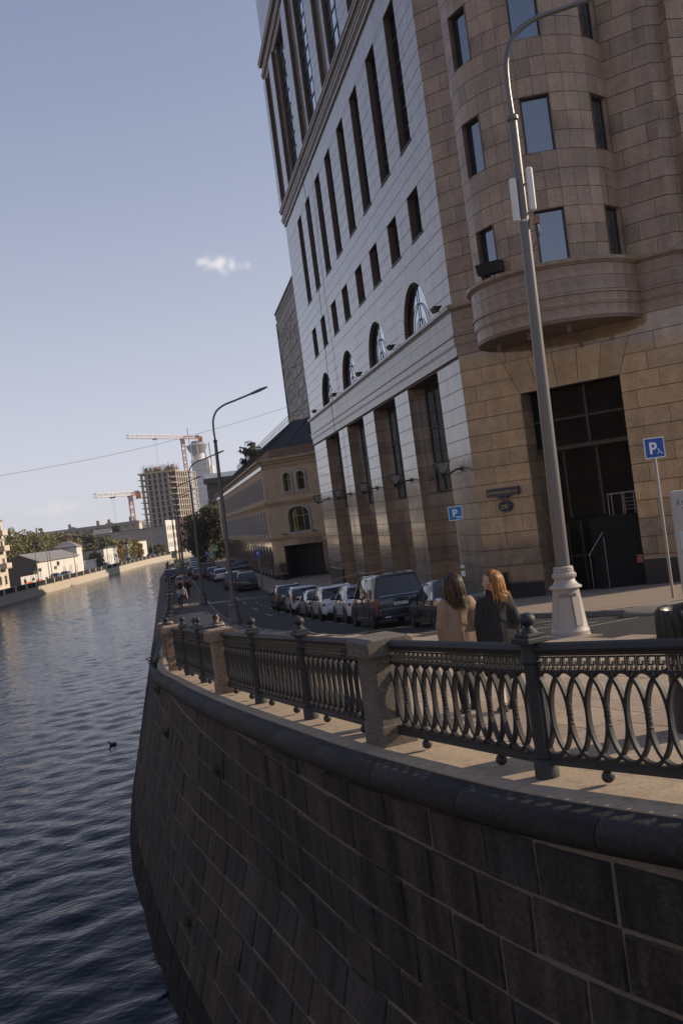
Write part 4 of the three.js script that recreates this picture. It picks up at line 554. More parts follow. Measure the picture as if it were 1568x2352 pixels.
  // roof: parapet terrace, mansard slopes with standing seams, railings
  const cor = (F, x, z) => new THREE.Vector3(x, 0, z).applyMatrix4(F); const q = [cor(FS, -L, -1), cor(FS, -1.2, -1.0), cor(FE, E, -1), cor(FS, -L, -22)], qt = [cor(FS, -L + 4, -4.5), cor(FS, -3.6, -4.6), cor(FE, E - 2, -4), cor(FS, -L + 4, -18)]; const yy = (p, y) => p.clone().setY(y);
  mesh('attic_wall', loft([q.map(p => yy(p, 12.9)), q.map(p => yy(p, 14.35))], { crease: 5 }), mat([.30, .19, .13], .85, { map: T_plaster }), Y);
  const rf = mesh('roof', loft([q.map(p => yy(p, 14.3)), qt.map(p => yy(p, 17.6))], { crease: 5 }), M.roof, Y);
  { const n = 15; for (let k = 0; k <= n; k++) { const a = yy(q[1].clone().lerp(q[2], k / n), 14.36), b = yy(qt[1].clone().lerp(qt[2], k / n), 17.64); mesh('seam', bar(a, b, .035, 4), M.roof, rf); } }
  { const l = []; for (let k = 0; k <= 44; k++) { const a = yy(q[0].clone().lerp(q[1], k / 44), 14.36), b = yy(qt[0].clone().lerp(qt[1], k / 44), 17.64); l.push(bar(a, b, .035, 4)); } stuff('seam', l, M.roof, rf); }
  const fence = (pts, h, step, rows, name) => { const g = part(name, Y); const l = []; for (let i = 0; i < pts.length - 1; i++) { const a = pts[i], b = pts[i + 1], n = Math.ceil(a.distanceTo(b) / step); for (let k = 0; k <= n; k++) { const p = a.clone().lerp(b, k / n); l.push(bar(p, yy(p, p.y + h), .03, 4)); } for (const f of rows) l.push(bar(yy(a, a.y + h * f), yy(b, b.y + h * f), .025, 4)); } stuff('bars', l, mat([.08, .055, .045], .6), g); };
  fence([yy(qt[0], 17.6), yy(qt[1], 17.6), yy(qt[2], 17.6)], 1.0, 1.4, [.5, .97], 'roof_railing'); fence([cor(FS, -L, .2), cor(FS, -.3, .1), cor(FE, E, .2)].map(p => yy(p, 13.3)), 1.0, 3, [.25, .5, .75, 1], 'terrace_railing');
  { const p = qt[1].clone().lerp(qt[2], .1); mesh('vent_pipe', cyl(.14, .14, 2.1, p.x, 17.6, p.z, 10), M.steel, Y); mesh('vent_pipe', cyl(.12, .12, 1.5, p.x + 1.4, 17.6, p.z - .5, 10), M.steel, Y); mesh('pipe_frame', [bar(new THREE.Vector3(p.x + 2.2, 17.6, p.z), new THREE.Vector3(p.x + 2.2, 20.3, p.z - .2), .09), bar(new THREE.Vector3(p.x + 1.1, 20.2, p.z), new THREE.Vector3(p.x + 2.2, 20.3, p.z - .2), .09), bar(new THREE.Vector3(p.x + 1.1, 17.6, p.z), new THREE.Vector3(p.x + 1.1, 20.2, p.z), .09)], M.steel, Y); const p2 = qt[0].clone().lerp(qt[1], .45); mesh('chimney', [bx(-.35, .35, 17.4, 19.6, -.35, .35).translate(p2.x, 0, p2.z), bx(-.25, .25, 17.4, 19.2, .5, 1).translate(p2.x, 0, p2.z)], M.cream, Y); }
}
// ---------------------------------------------------------------- slab block behind
{
  const F = new THREE.Matrix4().makeRotationY(-80.5 * R), t = thing('tower_block', 'beige panel tower block with rows of windows and air conditioners, behind the dark roof', 'building', V(-7.93, EYE * (1 - .844), 200)); t.scale.setScalar(.844); const A = B4(F);
  mesh('wall', A(bx(0, 40, -2, 53.9, -16, 0)), M.panelGrey, t); mesh('parapet', A(bx(-.1, 40.1, 53.9, 55.2, -16, .12)), mat([.25, .23, .2], .9), t); mesh('shadow_joint', A(bx(.2, 40, 52.9, 53.2, -.1, .03)), mat([.1, .09, .085], .9), t); mesh('downpipe', A(cyl(.12, .12, 53, .25, 0, .15, 8)), mat([.1, .09, .08], .6), t); mesh('roof_edge', A(bx(-.35, 40.2, 55.2, 55.4, -16, .35)), mat([.07, .06, .055], .7), t);
  const pn = [gl([.34, .33, .31], .1), gl([.10, .095, .09], .1), mat([.36, .33, .29], .6), gl([.22, .21, .2], .1)]; const wp2 = mat([.16, .125, .105], .6);
  const rows = []; for (let k = 0; k < 8; k++) rows.push(49.6 - 3.17 * k); const xs = []; for (let i = 0; i < 8; i++) for (const o of [-1.25, 0, 1.25]) xs.push(2.7 + i * 4.6 + o + (i % 2) * .3); winGrid(t, F, xs, rows, 1.05, 1.75, pn, wp2);
  const ac = merge([bx(-.45, .45, 0, .65, 0, .4), bx(-.4, .4, -.08, 0, .0, .45)]); for (const [x, k] of [[6, 0], [10, 0], [16, 0], [24, 0], [4.2, 1], [21, 1], [28, 1], [9, 3], [12.5, 3], [5, 3], [21, 3], [23, 3], [4, 4], [6.5, 4], [17, 4], [22, 5], [7, 5]]) { const g = mesh('air_conditioner', ac, mat([.42, .38, .33], .6), t); g.applyMatrix4(F.clone().multiply(new THREE.Matrix4().makeTranslation(x, rows[k] - .85, .02))); }
}
// ---------------------------------------------------------------- the far bank
const farEdge = new Path([[20, -60], [100, -60], [170, -60.3], [260, -62.6], [325, -63.3], [352, -59], [368, -49], [378, -34], [384, -10], [388, 30]], -1);
{
  const t = thing('far_embankment', 'sloping pale stone embankment of the far bank, running back along the water', 'wall'); const rings = [];
  for (let s = 0; s < farEdge.len; s += 3) rings.push([[-1.1, -2.2], [-.9, WATER - .1], [.35, -.22], [.35, .1], [.55, .1], [.55, -3]].map(([o, h]) => farEdge.pt(s, o + .9, h, true))); mesh('bank_wall', loft(rings.map(r => r.reverse()), { crease: 20 }), M.bankWall, t);
  for (let s = 4; s < farEdge.len - 4; s += 9) mesh('expansion_joint', farEdge.sweep(s, s + .12, .2, [[-.06, WATER], [1.2, -.2], [1.2, -.1], [-.1, WATER]].map(([o, h]) => [o - .02, h + .02]), { abs: true }), mat([.2, .17, .13], .9), t);
  const r = thing('far_railing', 'dark railing with pale stone posts along the top of the far embankment', 'railing'); const pl = [], hh = []; let n = 0;
  for (let s = 60; s < farEdge.len - 2; s += 6.4) { const q = farEdge.at(s), p = farEdge.pt(s, 1.5, 0, true); const g = mesh('post', merge([bx(-.2, .2, 0, .95, -.2, .2), bx(-.26, .26, .95, 1.06, -.25, .25)]), M.cream, r); g.position.copy(p); g.rotation.y = farEdge.deg(s) * R;
    const a = farEdge.pt(s + .35, 1.5, .15, true), b = farEdge.pt(s + 6.05, 1.5, .15, true); const l = [bar(a, b, .05, 4), bar(a.clone().setY(1.0), b.clone().setY(1.0), .07, 4)]; for (let k = 0; k < 22; k++) { const x = a.clone().lerp(b, k / 21); l.push(bar(x, x.clone().setY(1), .05, 4)); } mesh('panel', l, M.iron, r); }
}
function gableHouse(name, label, F, w, dep, e, ridge, wallM, roofM, extra) { const t = thing(name, label, 'building'); const A = B4(F); const s = [[0, 0], [0, e], [-dep / 2, ridge], [-dep, e], [-dep, 0]]; mesh('wall', A(loft([0, w].map(x => s.map(([z, y]) => new THREE.Vector3(x, y, z))), { crease: 5 })), wallM, t); mesh('roof', [A(loft([-.4, w + .3].map(x => [[.5, e - .12], [-dep / 2, ridge + .12], [-dep / 2, ridge + .3], [.5, e + .06]].map(([z, y]) => new THREE.Vector3(x, y, z))), { crease: 5 })), A(loft([-.4, w + .3].map(x => [[-dep / 2, ridge + .3], [-dep / 2, ridge + .12], [-dep - .5, e - .12], [-dep - .5, e + .06]].map(([z, y]) => new THREE.Vector3(x, y, z))), { crease: 5 }))], roofM, t); extra && extra(t, F, A); return t; }
function boxHouse(name, label, F, w, dep, h, wallM, roofM, extra, ov = .15) { const t = thing(name, label, 'building'); const A = B4(F); mesh('wall', A(bx(0, w, -.3, h, -dep, 0)), wallM, t); mesh('roof', A(bx(-ov, w + ov, h, h + .35, -dep - ov, ov)), roofM, t); extra && extra(t, F, A); return t; }
const dkW = gl([.05, .05, .05], .15), FB90 = (X, d) => frameM(X, d, 90);
gableHouse('warehouse', 'low white warehouse with grey pitched roof and dark gable end on the far bank', FB90(-66.2, 214), 33, 7.5, 4.6, 6.3, M.whiteWall, M.greyRoof, (t, F, A) => {
  mesh('gable_cladding', A(loft([-.12, -.02].map(x => [[-.05, 0], [-.05, 4.5], [-3.75, 6.2], [-7.45, 4.5], [-7.45, 0]].map(([z, y]) => new THREE.Vector3(x, y, z))), { crease: 5 })), mat([.16, .125, .10], .85), t); mesh('gable_window', A(bx(-.2, -.1, 2.6, 3.9, -2.6, -1.2)), mat([.1, .14, .2], .3), t);
  winGrid(t, F, [15.2], [3.1], 1.9, .8, dkW, M.concrete); winGrid(t, F, [19, 20.4, 24.5, 26, 29.5, 31], [.9], .4, 1.7, mat([.36, .38, .4], .4), M.whiteWall); });
boxHouse('stair_house', 'taller white end block with grey hipped roof behind the warehouse', FB90(-66.4, 247.3), 5, 6, 6.6, M.whiteWall, M.greyRoof, (t, F, A) => mesh('hip', A(loft([[-.3, 0], [2.2, 1.5]].map(([e, y]) => [[-.3 + (y ? 2.5 : 0), .3 - (y ? 2.6 : 0)], [5.3 - (y ? 2.5 : 0), .3 - (y ? 2.6 : 0)], [5.3 - (y ? 2.5 : 0), -6.3 + (y ? 2.6 : 0)], [-.3 + (y ? 2.5 : 0), -6.3 + (y ? 2.6 : 0)]].map(([x, z]) => new THREE.Vector3(x, 6.9 + y, z))), { crease: 5 })), M.greyRoof, t));
boxHouse('yard_wall', 'low white yard wall between the warehouse and the garages on the far bank', FB90(-66.2, 252.6), 20, .4, 2.6, M.whiteWall, M.whiteWall);
boxHouse('shed', 'small white shed with open dark window standing behind the yard wall', FB90(-71, 255), 8, 4, 5.2, M.whiteWall, M.greyRoof, (t, F) => winGrid(t, F, [3.6], [3.2], 4.6, 1.2, dkW, M.concrete));
boxHouse('garage', 'white garage with vertical slit windows, left of the pair on the far bank', FB90(-66, 273), 11, 8, 5.2, M.whiteWall, mat([.06, .055, .05], .8), (t, F) => winGrid(t, F, [1.5, 3.6, 5.7, 7.8], [1], .45, 2.4, mat([.42, .44, .46], .4), M.whiteWall));
boxHouse('grey_garage', 'grey recessed garage between the two white ones on the far bank', FB90(-68, 284), 19, 7, 5.4, mat([.32, .34, .36], .8), mat([.06, .05, .045], .8), (t, F) => winGrid(t, F, [3, 6, 9, 12, 15], [.6], 1.2, 2.6, mat([.22, .25, .28], .4), M.greyRoof));
boxHouse('garage', 'white flat-roofed garage with dark doorway, right of the pair on the far bank', FB90(-65.8, 303), 9, 8, 5.6, M.whiteWall, mat([.06, .055, .05], .8), (t, F) => winGrid(t, F, [4], [2.4], 1.1, 1.6, dkW, M.concrete));
boxHouse('long_garage', 'long white flat-roofed building at the far end of the garages', FB90(-66.2, 312.3), 22, 8, 5.9, M.whiteWall, mat([.07, .055, .05], .8));
boxHouse('balcony_house', 'cream house with balconies at the left edge of the view', FB90(-66.5, 158), 38, 14, 13.5, M.cream, M.greyRoof, (t, F, A) => { const xs = []; for (let x = 2; x < 37; x += 3.1) xs.push(x); winGrid(t, F, xs, [1.2, 4.6, 8, 11], 1.2, 1.7, [dkW, gl([.2, .2, .2], .1)], M.whiteWall); for (const x of [35.3, 22.9, 10.5]) for (const y of [4.2, 7.6, 10.6]) { const g = part('balcony', t); mesh('slab', A(bx(x - 1.5, x + 1.5, y, y + .18, 0, 1.3)), M.concrete, g); mesh('front', A(merge([bx(x - 1.5, x + 1.5, y + .2, y + 1.1, 1.2, 1.3), bx(x - 1.5, x - 1.4, y + .2, y + 1.1, 0, 1.2), bx(x + 1.4, x + 1.5, y + .2, y + 1.1, 0, 1.2)])), M.cream, g); } mesh('string', A(bx(-.1, 38.1, 9.9, 10.15, -.2, .2)), M.concrete, t); });
for (const [d0, w, h, m, nm, lab] of [[88, 62, 22, 'plaster', 'mirrored_house', 'ochre house on the far bank left of the view'], [20, 62, 26, 'cream', 'mirrored_house', 'cream house on the far bank abreast of the camera, outside the view'], [-52, 66, 24, 'plaster', 'mirrored_house', 'ochre house on the far bank behind the camera'], [-130, 72, 27, 'cream', 'mirrored_house', 'cream house on the far bank far behind the camera']]) boxHouse('canal_house', lab, FB90(-70, d0), w, 16, h, M[m], M.greyRoof, (t, F) => { const xs = []; for (let x = 2.5; x < w - 1; x += 3.4) xs.push(x); const ys = []; for (let y = 1.4; y < h - 3; y += 3.7) ys.push(y); const gp = bx(-.75, .75, 0, 2.1, -.02, .03), l = []; for (const x of xs) for (const y of ys) l.push(gp.clone().translate(x, y, 0).applyMatrix4(F)); stuff('window', l, dkW, t); });
{ // beyond: apartment house, small roofs, dome, grey hall at the bend
  const a = at(112, 1226, 452)[0], b = at(285, 1200, 440)[0];
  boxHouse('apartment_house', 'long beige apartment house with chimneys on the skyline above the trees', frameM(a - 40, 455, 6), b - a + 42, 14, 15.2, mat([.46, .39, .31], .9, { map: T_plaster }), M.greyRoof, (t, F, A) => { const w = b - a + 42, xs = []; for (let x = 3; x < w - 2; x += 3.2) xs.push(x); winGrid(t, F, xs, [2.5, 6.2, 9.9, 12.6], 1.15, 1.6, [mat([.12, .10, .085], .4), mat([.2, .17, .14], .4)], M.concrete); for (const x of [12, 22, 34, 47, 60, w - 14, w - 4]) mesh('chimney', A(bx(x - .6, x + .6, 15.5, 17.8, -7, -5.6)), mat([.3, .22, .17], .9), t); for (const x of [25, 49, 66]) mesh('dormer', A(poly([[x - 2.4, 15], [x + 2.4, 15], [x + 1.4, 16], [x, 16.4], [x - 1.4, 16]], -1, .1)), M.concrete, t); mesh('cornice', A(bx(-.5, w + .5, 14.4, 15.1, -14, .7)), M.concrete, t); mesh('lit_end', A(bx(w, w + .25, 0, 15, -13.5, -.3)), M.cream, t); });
  for (const [x, y, w, h, d, l] of [[180, 1232, 9, 9, 360, 'small white house with ragged roof among the trees on the far bank'], [207, 1226, 14, 9.5, 372, 'white house with two grey roofs behind the trees on the far bank'], [232, 1224, 6, 11, 378, 'narrow white house front beside the spruce on the far bank']]) { const [X] = at(x, y, d); gableHouse('white_house', l, frameM(X - w / 2, d, 3), w, 8, h - 2, h + 1, M.whiteWall, M.greyRoof, (t, F) => winGrid(t, F, [w * .3, w * .7], [3, 6], .9, 1.4, dkW, M.concrete)); }
  { const [X, h] = at(312, 1222, 720), t = thing('domed_hall', 'low grey dome on the skyline left of the building under construction', 'building', V(X, 0, 720)); const hs = at(312, 1200, 720)[1]; mesh('drum', cyl(17, 17, h + 3, 0, 0, 0, 40), mat([.24, .22, .2], .8), t); const d = lathe([[17.5, 0], [15, 1.8], [10, 4.2], [5, 5.7], [.5, 6.3], [.3, 8.5], [0, 9]], 40); d.translate(0, h + 2, 0); mesh('dome', d, mat([.2, .19, .185], .7), t); for (let i = 0; i < 16; i++) { const q = i / 16 * 6.283; mesh('rib', bar(new THREE.Vector3(17.4 * Math.cos(q), h + 2.3, 17.4 * Math.sin(q)), new THREE.Vector3(10 * Math.cos(q), h + 6.3, 10 * Math.sin(q)), .2, 4), M.concrete, t); } }
  const [X0] = at(386, 1280, 372), [XL] = at(225, 1300, 372);
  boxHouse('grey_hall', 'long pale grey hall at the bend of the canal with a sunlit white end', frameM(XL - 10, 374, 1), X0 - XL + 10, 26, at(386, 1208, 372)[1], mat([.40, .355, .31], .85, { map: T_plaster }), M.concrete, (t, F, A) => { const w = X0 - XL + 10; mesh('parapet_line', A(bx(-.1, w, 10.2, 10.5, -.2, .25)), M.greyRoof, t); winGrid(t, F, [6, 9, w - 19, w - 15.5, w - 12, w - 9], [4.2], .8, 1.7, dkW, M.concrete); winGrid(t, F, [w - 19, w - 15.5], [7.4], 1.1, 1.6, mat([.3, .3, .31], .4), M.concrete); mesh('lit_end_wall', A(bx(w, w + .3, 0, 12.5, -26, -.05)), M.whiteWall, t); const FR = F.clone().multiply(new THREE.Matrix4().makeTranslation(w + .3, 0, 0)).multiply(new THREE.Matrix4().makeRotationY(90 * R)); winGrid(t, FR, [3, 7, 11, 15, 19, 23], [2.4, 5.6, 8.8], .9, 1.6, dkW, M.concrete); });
  const [Xm] = at(436, 1262, 420); boxHouse('pink_house', 'salmon pink house just left of the street trees', frameM(Xm - 4, 420, -20), 10, 10, 13, mat([.62, .33, .24], .9, { map: T_plaster }), M.greyRoof, (t, F) => winGrid(t, F, [2, 5, 8], [2, 6, 9.5], 1.1, 1.7, dkW, M.concrete));
  const [Xc] = at(494, 1130, 262); { const t = thing('canopy_house', 'dark building with a wide flat canopy above the street trees', 'building', V(Xc, 0, 262)); mesh('block', bx(-2, 12, 0, 19, -12, 0), mat([.10, .09, .085], .7), t); mesh('upper_block', bx(0, 12, 19, at(494, 1098, 262)[1] - 1.3, -12, -2), M.darkRoom, t); const hC = at(494, 1098, 262)[1]; mesh('canopy', bx(-2.4, 14, hC - 1.3, hC, -13, 2.2), mat([.06, .055, .055], .6), t); mesh('glass_rail', bx(-2, 13, hC, hC + 1.2, 1.5, 1.56), gl([.4, .4, .42], .1), t); mesh('balcony', bx(-2.2, 3, 13.6, 14.5, 0, 1.2), M.concrete, t); }
}
{ // high-rise under construction
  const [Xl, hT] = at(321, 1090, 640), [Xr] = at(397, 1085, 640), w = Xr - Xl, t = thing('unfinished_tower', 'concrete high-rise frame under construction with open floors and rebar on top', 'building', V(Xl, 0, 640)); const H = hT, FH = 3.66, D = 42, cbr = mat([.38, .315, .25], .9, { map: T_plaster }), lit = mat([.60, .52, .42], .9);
  const nF = Math.floor(H / FH); for (let k = 0; k <= nF; k++) { const y = H - k * FH; const s = new THREE.Shape(); s.moveTo(-.9, 0); s.lineTo(w - 4, 0); s.absarc(w - 4, 4, 4.8, -Math.PI / 2, 0); s.lineTo(w + .8 + D * .19, D); s.lineTo(0, D); const g = new THREE.ExtrudeGeometry(s, { depth: .62, bevelEnabled: false }); g.rotateX(-Math.PI / 2); g.translate(0, y - .62, -0); mesh('floor_slab', flat(g), cbr, t); if (k) mesh('guard_rail', [bx(0, w - 4, y + .5, y + .62, -.2, -.1), bx(0, w - 4, y + 1.05, y + 1.15, -.2, -.1)], mat([.16, .13, .12], .8), t); }
  for (let i = 0; i <= 5; i++) mesh('column', bx(i * (w - 4.5) / 5, i * (w - 4.5) / 5 + 1.5, 0, H, -1.2, -.02), cbr, t);
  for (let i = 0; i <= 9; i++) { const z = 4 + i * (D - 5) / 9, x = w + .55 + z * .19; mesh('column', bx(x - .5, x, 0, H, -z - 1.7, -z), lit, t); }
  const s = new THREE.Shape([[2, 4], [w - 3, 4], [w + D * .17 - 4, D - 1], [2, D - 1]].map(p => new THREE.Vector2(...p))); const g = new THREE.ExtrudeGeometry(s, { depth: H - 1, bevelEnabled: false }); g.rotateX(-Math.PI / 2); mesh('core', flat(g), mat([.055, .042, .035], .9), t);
  const l = []; for (let i = 0; i < 240; i++) { const x = rr(.5, w), z = rr(0, D * .8), hh = rr(3, 6.5); l.push(bar(new THREE.Vector3(x, H, -z), new THREE.Vector3(x + rr(-.3, .3), H + hh, -z), .07, 3)); } stuff('rebar', l, mat([.2, .17, .15], .8), t); const f = []; for (let i = 0; i < 46; i++) { const x = rr(2, w), z = rr(.5, D * .7), hh = rr(1.5, 4.4); f.push(bx(x - .6, x + .6, H, H + hh, -z - .3, -z)); } stuff('formwork', f, mat([.16, .075, .055], .9), t);
  mesh('edge_boards', [bx(-1.4, w + 1, H - .1, H + .5, .3, .6), bx(w + 1.2, w + 1.6, H - .1, H + .6, -D, 0)], mat([.5, .38, .22], .9), t); for (let k = 1; k < nF; k += 1) mesh('outrigger', bx(-2.0, 0, H - k * FH - .2, H - k * FH + .1, -1.5, -.2), mat([.25, .22, .2], .8), t);
}
function crane(label, mastX, baseH, topH, d, jibL, jibR, deg) { // lattice tower crane
  const t = thing('tower_crane', label, 'crane', V(mastX, 0, d)), red = mat([.42, .17, .10], .7), wh = mat([.75, .72, .70], .7); const lat = (a, b, w, n, m, name) => { const l = [], D = b.clone().sub(a), up = Math.abs(D.y) > Math.abs(D.x) ? new THREE.Vector3(1, 0, 0) : new THREE.Vector3(0, 1, 0), sd = D.clone().cross(up).normalize().multiplyScalar(w / 2), u = up.clone().multiplyScalar(w / 2); const c = [sd.clone().add(u), sd.clone().sub(u), sd.clone().negate().sub(u), sd.clone().negate().add(u)]; for (const o of c) l.push(bar(a.clone().add(o), b.clone().add(o), w * .085, 4)); for (let i = 0; i < n; i++) { const p = a.clone().lerp(b, i / n), q = a.clone().lerp(b, (i + 1) / n); for (let k = 0; k < 4; k++) { const k2 = (k + 1) % 4; l.push(bar(p.clone().add(c[k]), q.clone().add(c[i % 2 ? k2 : k].clone().lerp(c[i % 2 ? k : k2], 1)), w * .075, 3)); l.push(bar(p.clone().add(c[k]), p.clone().add(c[k2]), w * .075, 3)); } } mesh(name, l, m, t); };
  lat(new THREE.Vector3(0, baseH, 0), new THREE.Vector3(0, topH - 2, 0), 2.2, Math.round((topH - baseH) / 2.4), red, 'mast'); const c = Math.cos(deg * R), s = Math.sin(deg * R), P = (r, y, z = 0) => new THREE.Vector3(r * c, y, r * s + z);
  lat(P(-jibL, topH), P(1, topH), 2.1, Math.round(jibL / 2.2), wh, 'jib'); lat(P(1, topH - .2), P(jibR, topH - .3), 1.7, 6, red, 'counter_jib'); mesh('cab', cbox(2.4, 2.8, 2.4, 1.4 * c, topH - 3, 1), mat([.4, .36, .33], .5), t); mesh('slewing_ring', cbox(3, 1.4, 3, 0, topH - 1.6, 0), red, t); mesh('counterweight', cbox(3, 3.6, 1.8, jibR * c * .93, topH - 1.4, jibR * s * .93), mat([.5, .3, .2], .8), t); mesh('winch', cbox(2.6, 1.6, 1.6, jibR * c * .78, topH + .6, jibR * s * .78), mat([.15, .14, .13], .6), t);
  const hx = P(-jibL * .52, topH - 1); mesh('trolley', cbox(3, .9, 1.8, hx.x, topH - 1.4, hx.z), mat([.22, .12, .08], .7), t); mesh('hoist_rope', [bar(new THREE.Vector3(hx.x - .6, topH - 1.4, hx.z), new THREE.Vector3(hx.x - .2, topH - 20, hx.z), .06, 3), bar(new THREE.Vector3(hx.x + .6, topH - 1.4, hx.z), new THREE.Vector3(hx.x + .2, topH - 20, hx.z), .06, 3)], mat([.2, .2, .2], .6), t); mesh('hook_block', sph(.8, hx.x, topH - 20.6, hx.z, 1, 1.3, 1, 10, 8), red, t);
}
{ const d = 668, [x, b] = at(429.5, 1090, d), [, tp] = at(417.5, 1004, d), [jl] = at(290, 1004, d), [jr] = at(467, 1003, d); crane('tall red and white tower crane reaching over the unfinished tower', x, 0, tp, d, 56, 22, -62); }
{ const d = 560, [x] = at(312.5, 1217, d), [, tp] = at(305, 1133, d), [jl] = at(238, 1131, d), [jr] = at(327, 1132, d); crane('smaller red and white tower crane left of the unfinished tower', x - .6, 0, tp, d, 30, 8, -64); }
{ // white hotel tower with a flying-saucer top
  const d = 1150, [X, hb] = at(459, 1055, d), [, hd] = at(452, 1027, d), k = 1150 / 2287, t = thing('round_top_tower', 'tall white tower with a saucer top far behind the unfinished building', 'building', V(X, 0, d)); const w = 41 * k, body = mat([.60, .57, .55], .8);
  mesh('shaft', bx(-w / 2, w / 2, 0, hb, -w, 0), body, t); mesh('wing', bx(w / 2, w / 2 + 5 * k, 0, hb - 8, -w, -4), M.whiteWall, t); mesh('core', cyl(w * .32, w * .32, hd - hb + 6, -2, hb - 2, -w / 2, 24), body, t); const sa = lathe([[w * .3, -9], [w * .42, -5], [w * .56, 0], [w * .58, 3.4], [w * .5, 3.6], [w * .3, 5.5], [w * .28, 8], [0, 8.5]], 32); sa.translate(-3, hd, -w / 2); mesh('saucer', sa, mat([.26, .24, .235], .5), t); mesh('rim', new THREE.TorusGeometry(w * .58, .7, 6, 32).rotateX(Math.PI / 2).translate(-3, hd + 2.6, -w / 2), M.concrete, t);
  for (const x of [-.4, -.05, .35, .62]) mesh('pylon', bx(w * x - .7, w * x + .7, hb - 12, hd + 4, .5, 1.6), M.whiteWall, t); mesh('antenna', bar(new THREE.Vector3(-w * .5, hd, -4), new THREE.Vector3(-w * .5, hd + 24, -4), .5, 5), mat([.3, .28, .28], .6), t);
  const ys = []; for (let y = hb * .35; y < hb - 6; y += 7.2) ys.push(y); const xs = []; for (let i = 0; i < 7; i++) xs.push(-w / 2 + w * (i + .5) / 7); winGrid(t, new THREE.Matrix4().makeTranslation(0, 0, .05), xs, ys, 1.7, 3.2, mat([.42, .42, .44], .5), body);
}
// ---------------------------------------------------------------- trees
function tree(name, label, X, d, h, w, cols, o = {}) { // trunk with limbs, crown of many small leaf clumps
  const t = thing(name, label, 'tree', V(X, o.h0 ?? 0, d)), bare = h * (o.bare ?? .22), tr = [], bark = o.bark ?? mat([.10, .085, .07], .9); const trunkTop = new THREE.Vector3(rr(-.3, .3), h * .8, rr(-.3, .3)); const tp = (f) => trunkTop.clone().multiplyScalar(f); const r0 = h * .018;
  const rings = [0, .3, .6, 1].map(f => Array.from({ length: 8 }, (_, i) => { const a = -i / 8 * 6.283, r = r0 * (1.15 - f * .95); return tp(f).add(new THREE.Vector3(Math.cos(a) * r, 0, Math.sin(a) * r)); })); tr.push(loft(rings));
  const cl = []; const NB = o.nb ?? 16; for (let i = 0; i < NB; i++) { const f = lerp(.25, 1, i / NB), a = i * 2.4 + rr(-.4, .4), env = (o.cone ? (1.05 - f) * 1.15 : Math.sin(Math.PI * (.18 + .78 * (f - .2))) ) * w / 2, st = tp(clamp(f * .95)), en = new THREE.Vector3(Math.cos(a) * env * rr(.65, 1.05), lerp(bare, h * (o.cone ? .98 : .93), (f - .25) / .75) + rr(-.4, .6), Math.sin(a) * env * rr(.65, 1.05)); tr.push(bar(st, en, r0 * .22, 4)); for (const k of [.5, .75, 1]) cl.push([st.clone().lerp(en, k), w * rr(.11, .19) * (o.cs ?? 1)]); }
  cl.push([new THREE.Vector3(0, h - w * .12, 0), w * .16]); mesh('trunk', tr, bark, t);
  const P = [[], [], []]; const N = o.n ?? 2600, ls = o.leaf ?? .32, q = new THREE.Vector3(); for (let i = 0; i < N; i++) { const [c, r] = cl[Math.floor(rnd() * cl.length)]; const u = rr(-1, 1), a = rr(0, 6.283), rad = r * Math.cbrt(rr(.25, 1)), s = Math.sqrt(1 - u * u); q.set(c.x + rad * s * Math.cos(a) * 1.15, c.y + rad * u * (o.droop ? 1.5 : .9) - (o.droop ? r * .5 : 0), c.z + rad * s * Math.sin(a) * 1.15); const k = Math.floor(rnd() * 3), L = ls * rr(.6, 1.3); const e1 = new THREE.Vector3(rr(-1, 1), o.droop ? rr(-1.4, -.2) : rr(-.6, .6), rr(-1, 1)).normalize().multiplyScalar(L), e2 = new THREE.Vector3(rr(-1, 1), rr(-.6, 1), rr(-1, 1)).cross(e1).normalize().multiplyScalar(L * (o.droop ? .55 : .75)); const A = q.clone().add(e1), Bq = q.clone().add(e2), C = q.clone().sub(e1), D = q.clone().sub(e2); for (const v of [A, Bq, C, A, C, D]) P[k].push(v.x, v.y, v.z); }
  P.forEach((p, k) => { const g = new THREE.BufferGeometry(); g.setAttribute('position', new THREE.Float32BufferAttribute(p, 3)); g.computeVertexNormals(); mesh('crown', g, cols[k], t); });
}
const leaf = (c) => mat(c, .85, { P: 1, transmission: .25, thickness: 0, side: THREE.DoubleSide });
const LV = { birch: [leaf([.20, .19, .075]), leaf([.14, .15, .06]), leaf([.27, .24, .09])], dark: [leaf([.09, .10, .045]), leaf([.12, .12, .05]), leaf([.17, .15, .055])], orange: [leaf([.40, .23, .06]), leaf([.30, .2, .06]), leaf([.2, .16, .06])], brown: [leaf([.32, .21, .10]), leaf([.26, .17, .085]), leaf([.22, .18, .08])], spruce: [leaf([.025, .04, .025]), leaf([.03, .05, .03]), leaf([.02, .035, .022])], lime: [leaf([.03, .045, .016]), leaf([.045, .055, .018]), leaf([.09, .075, .02])] };
const barkW = mat([.45, .42, .38], .9);
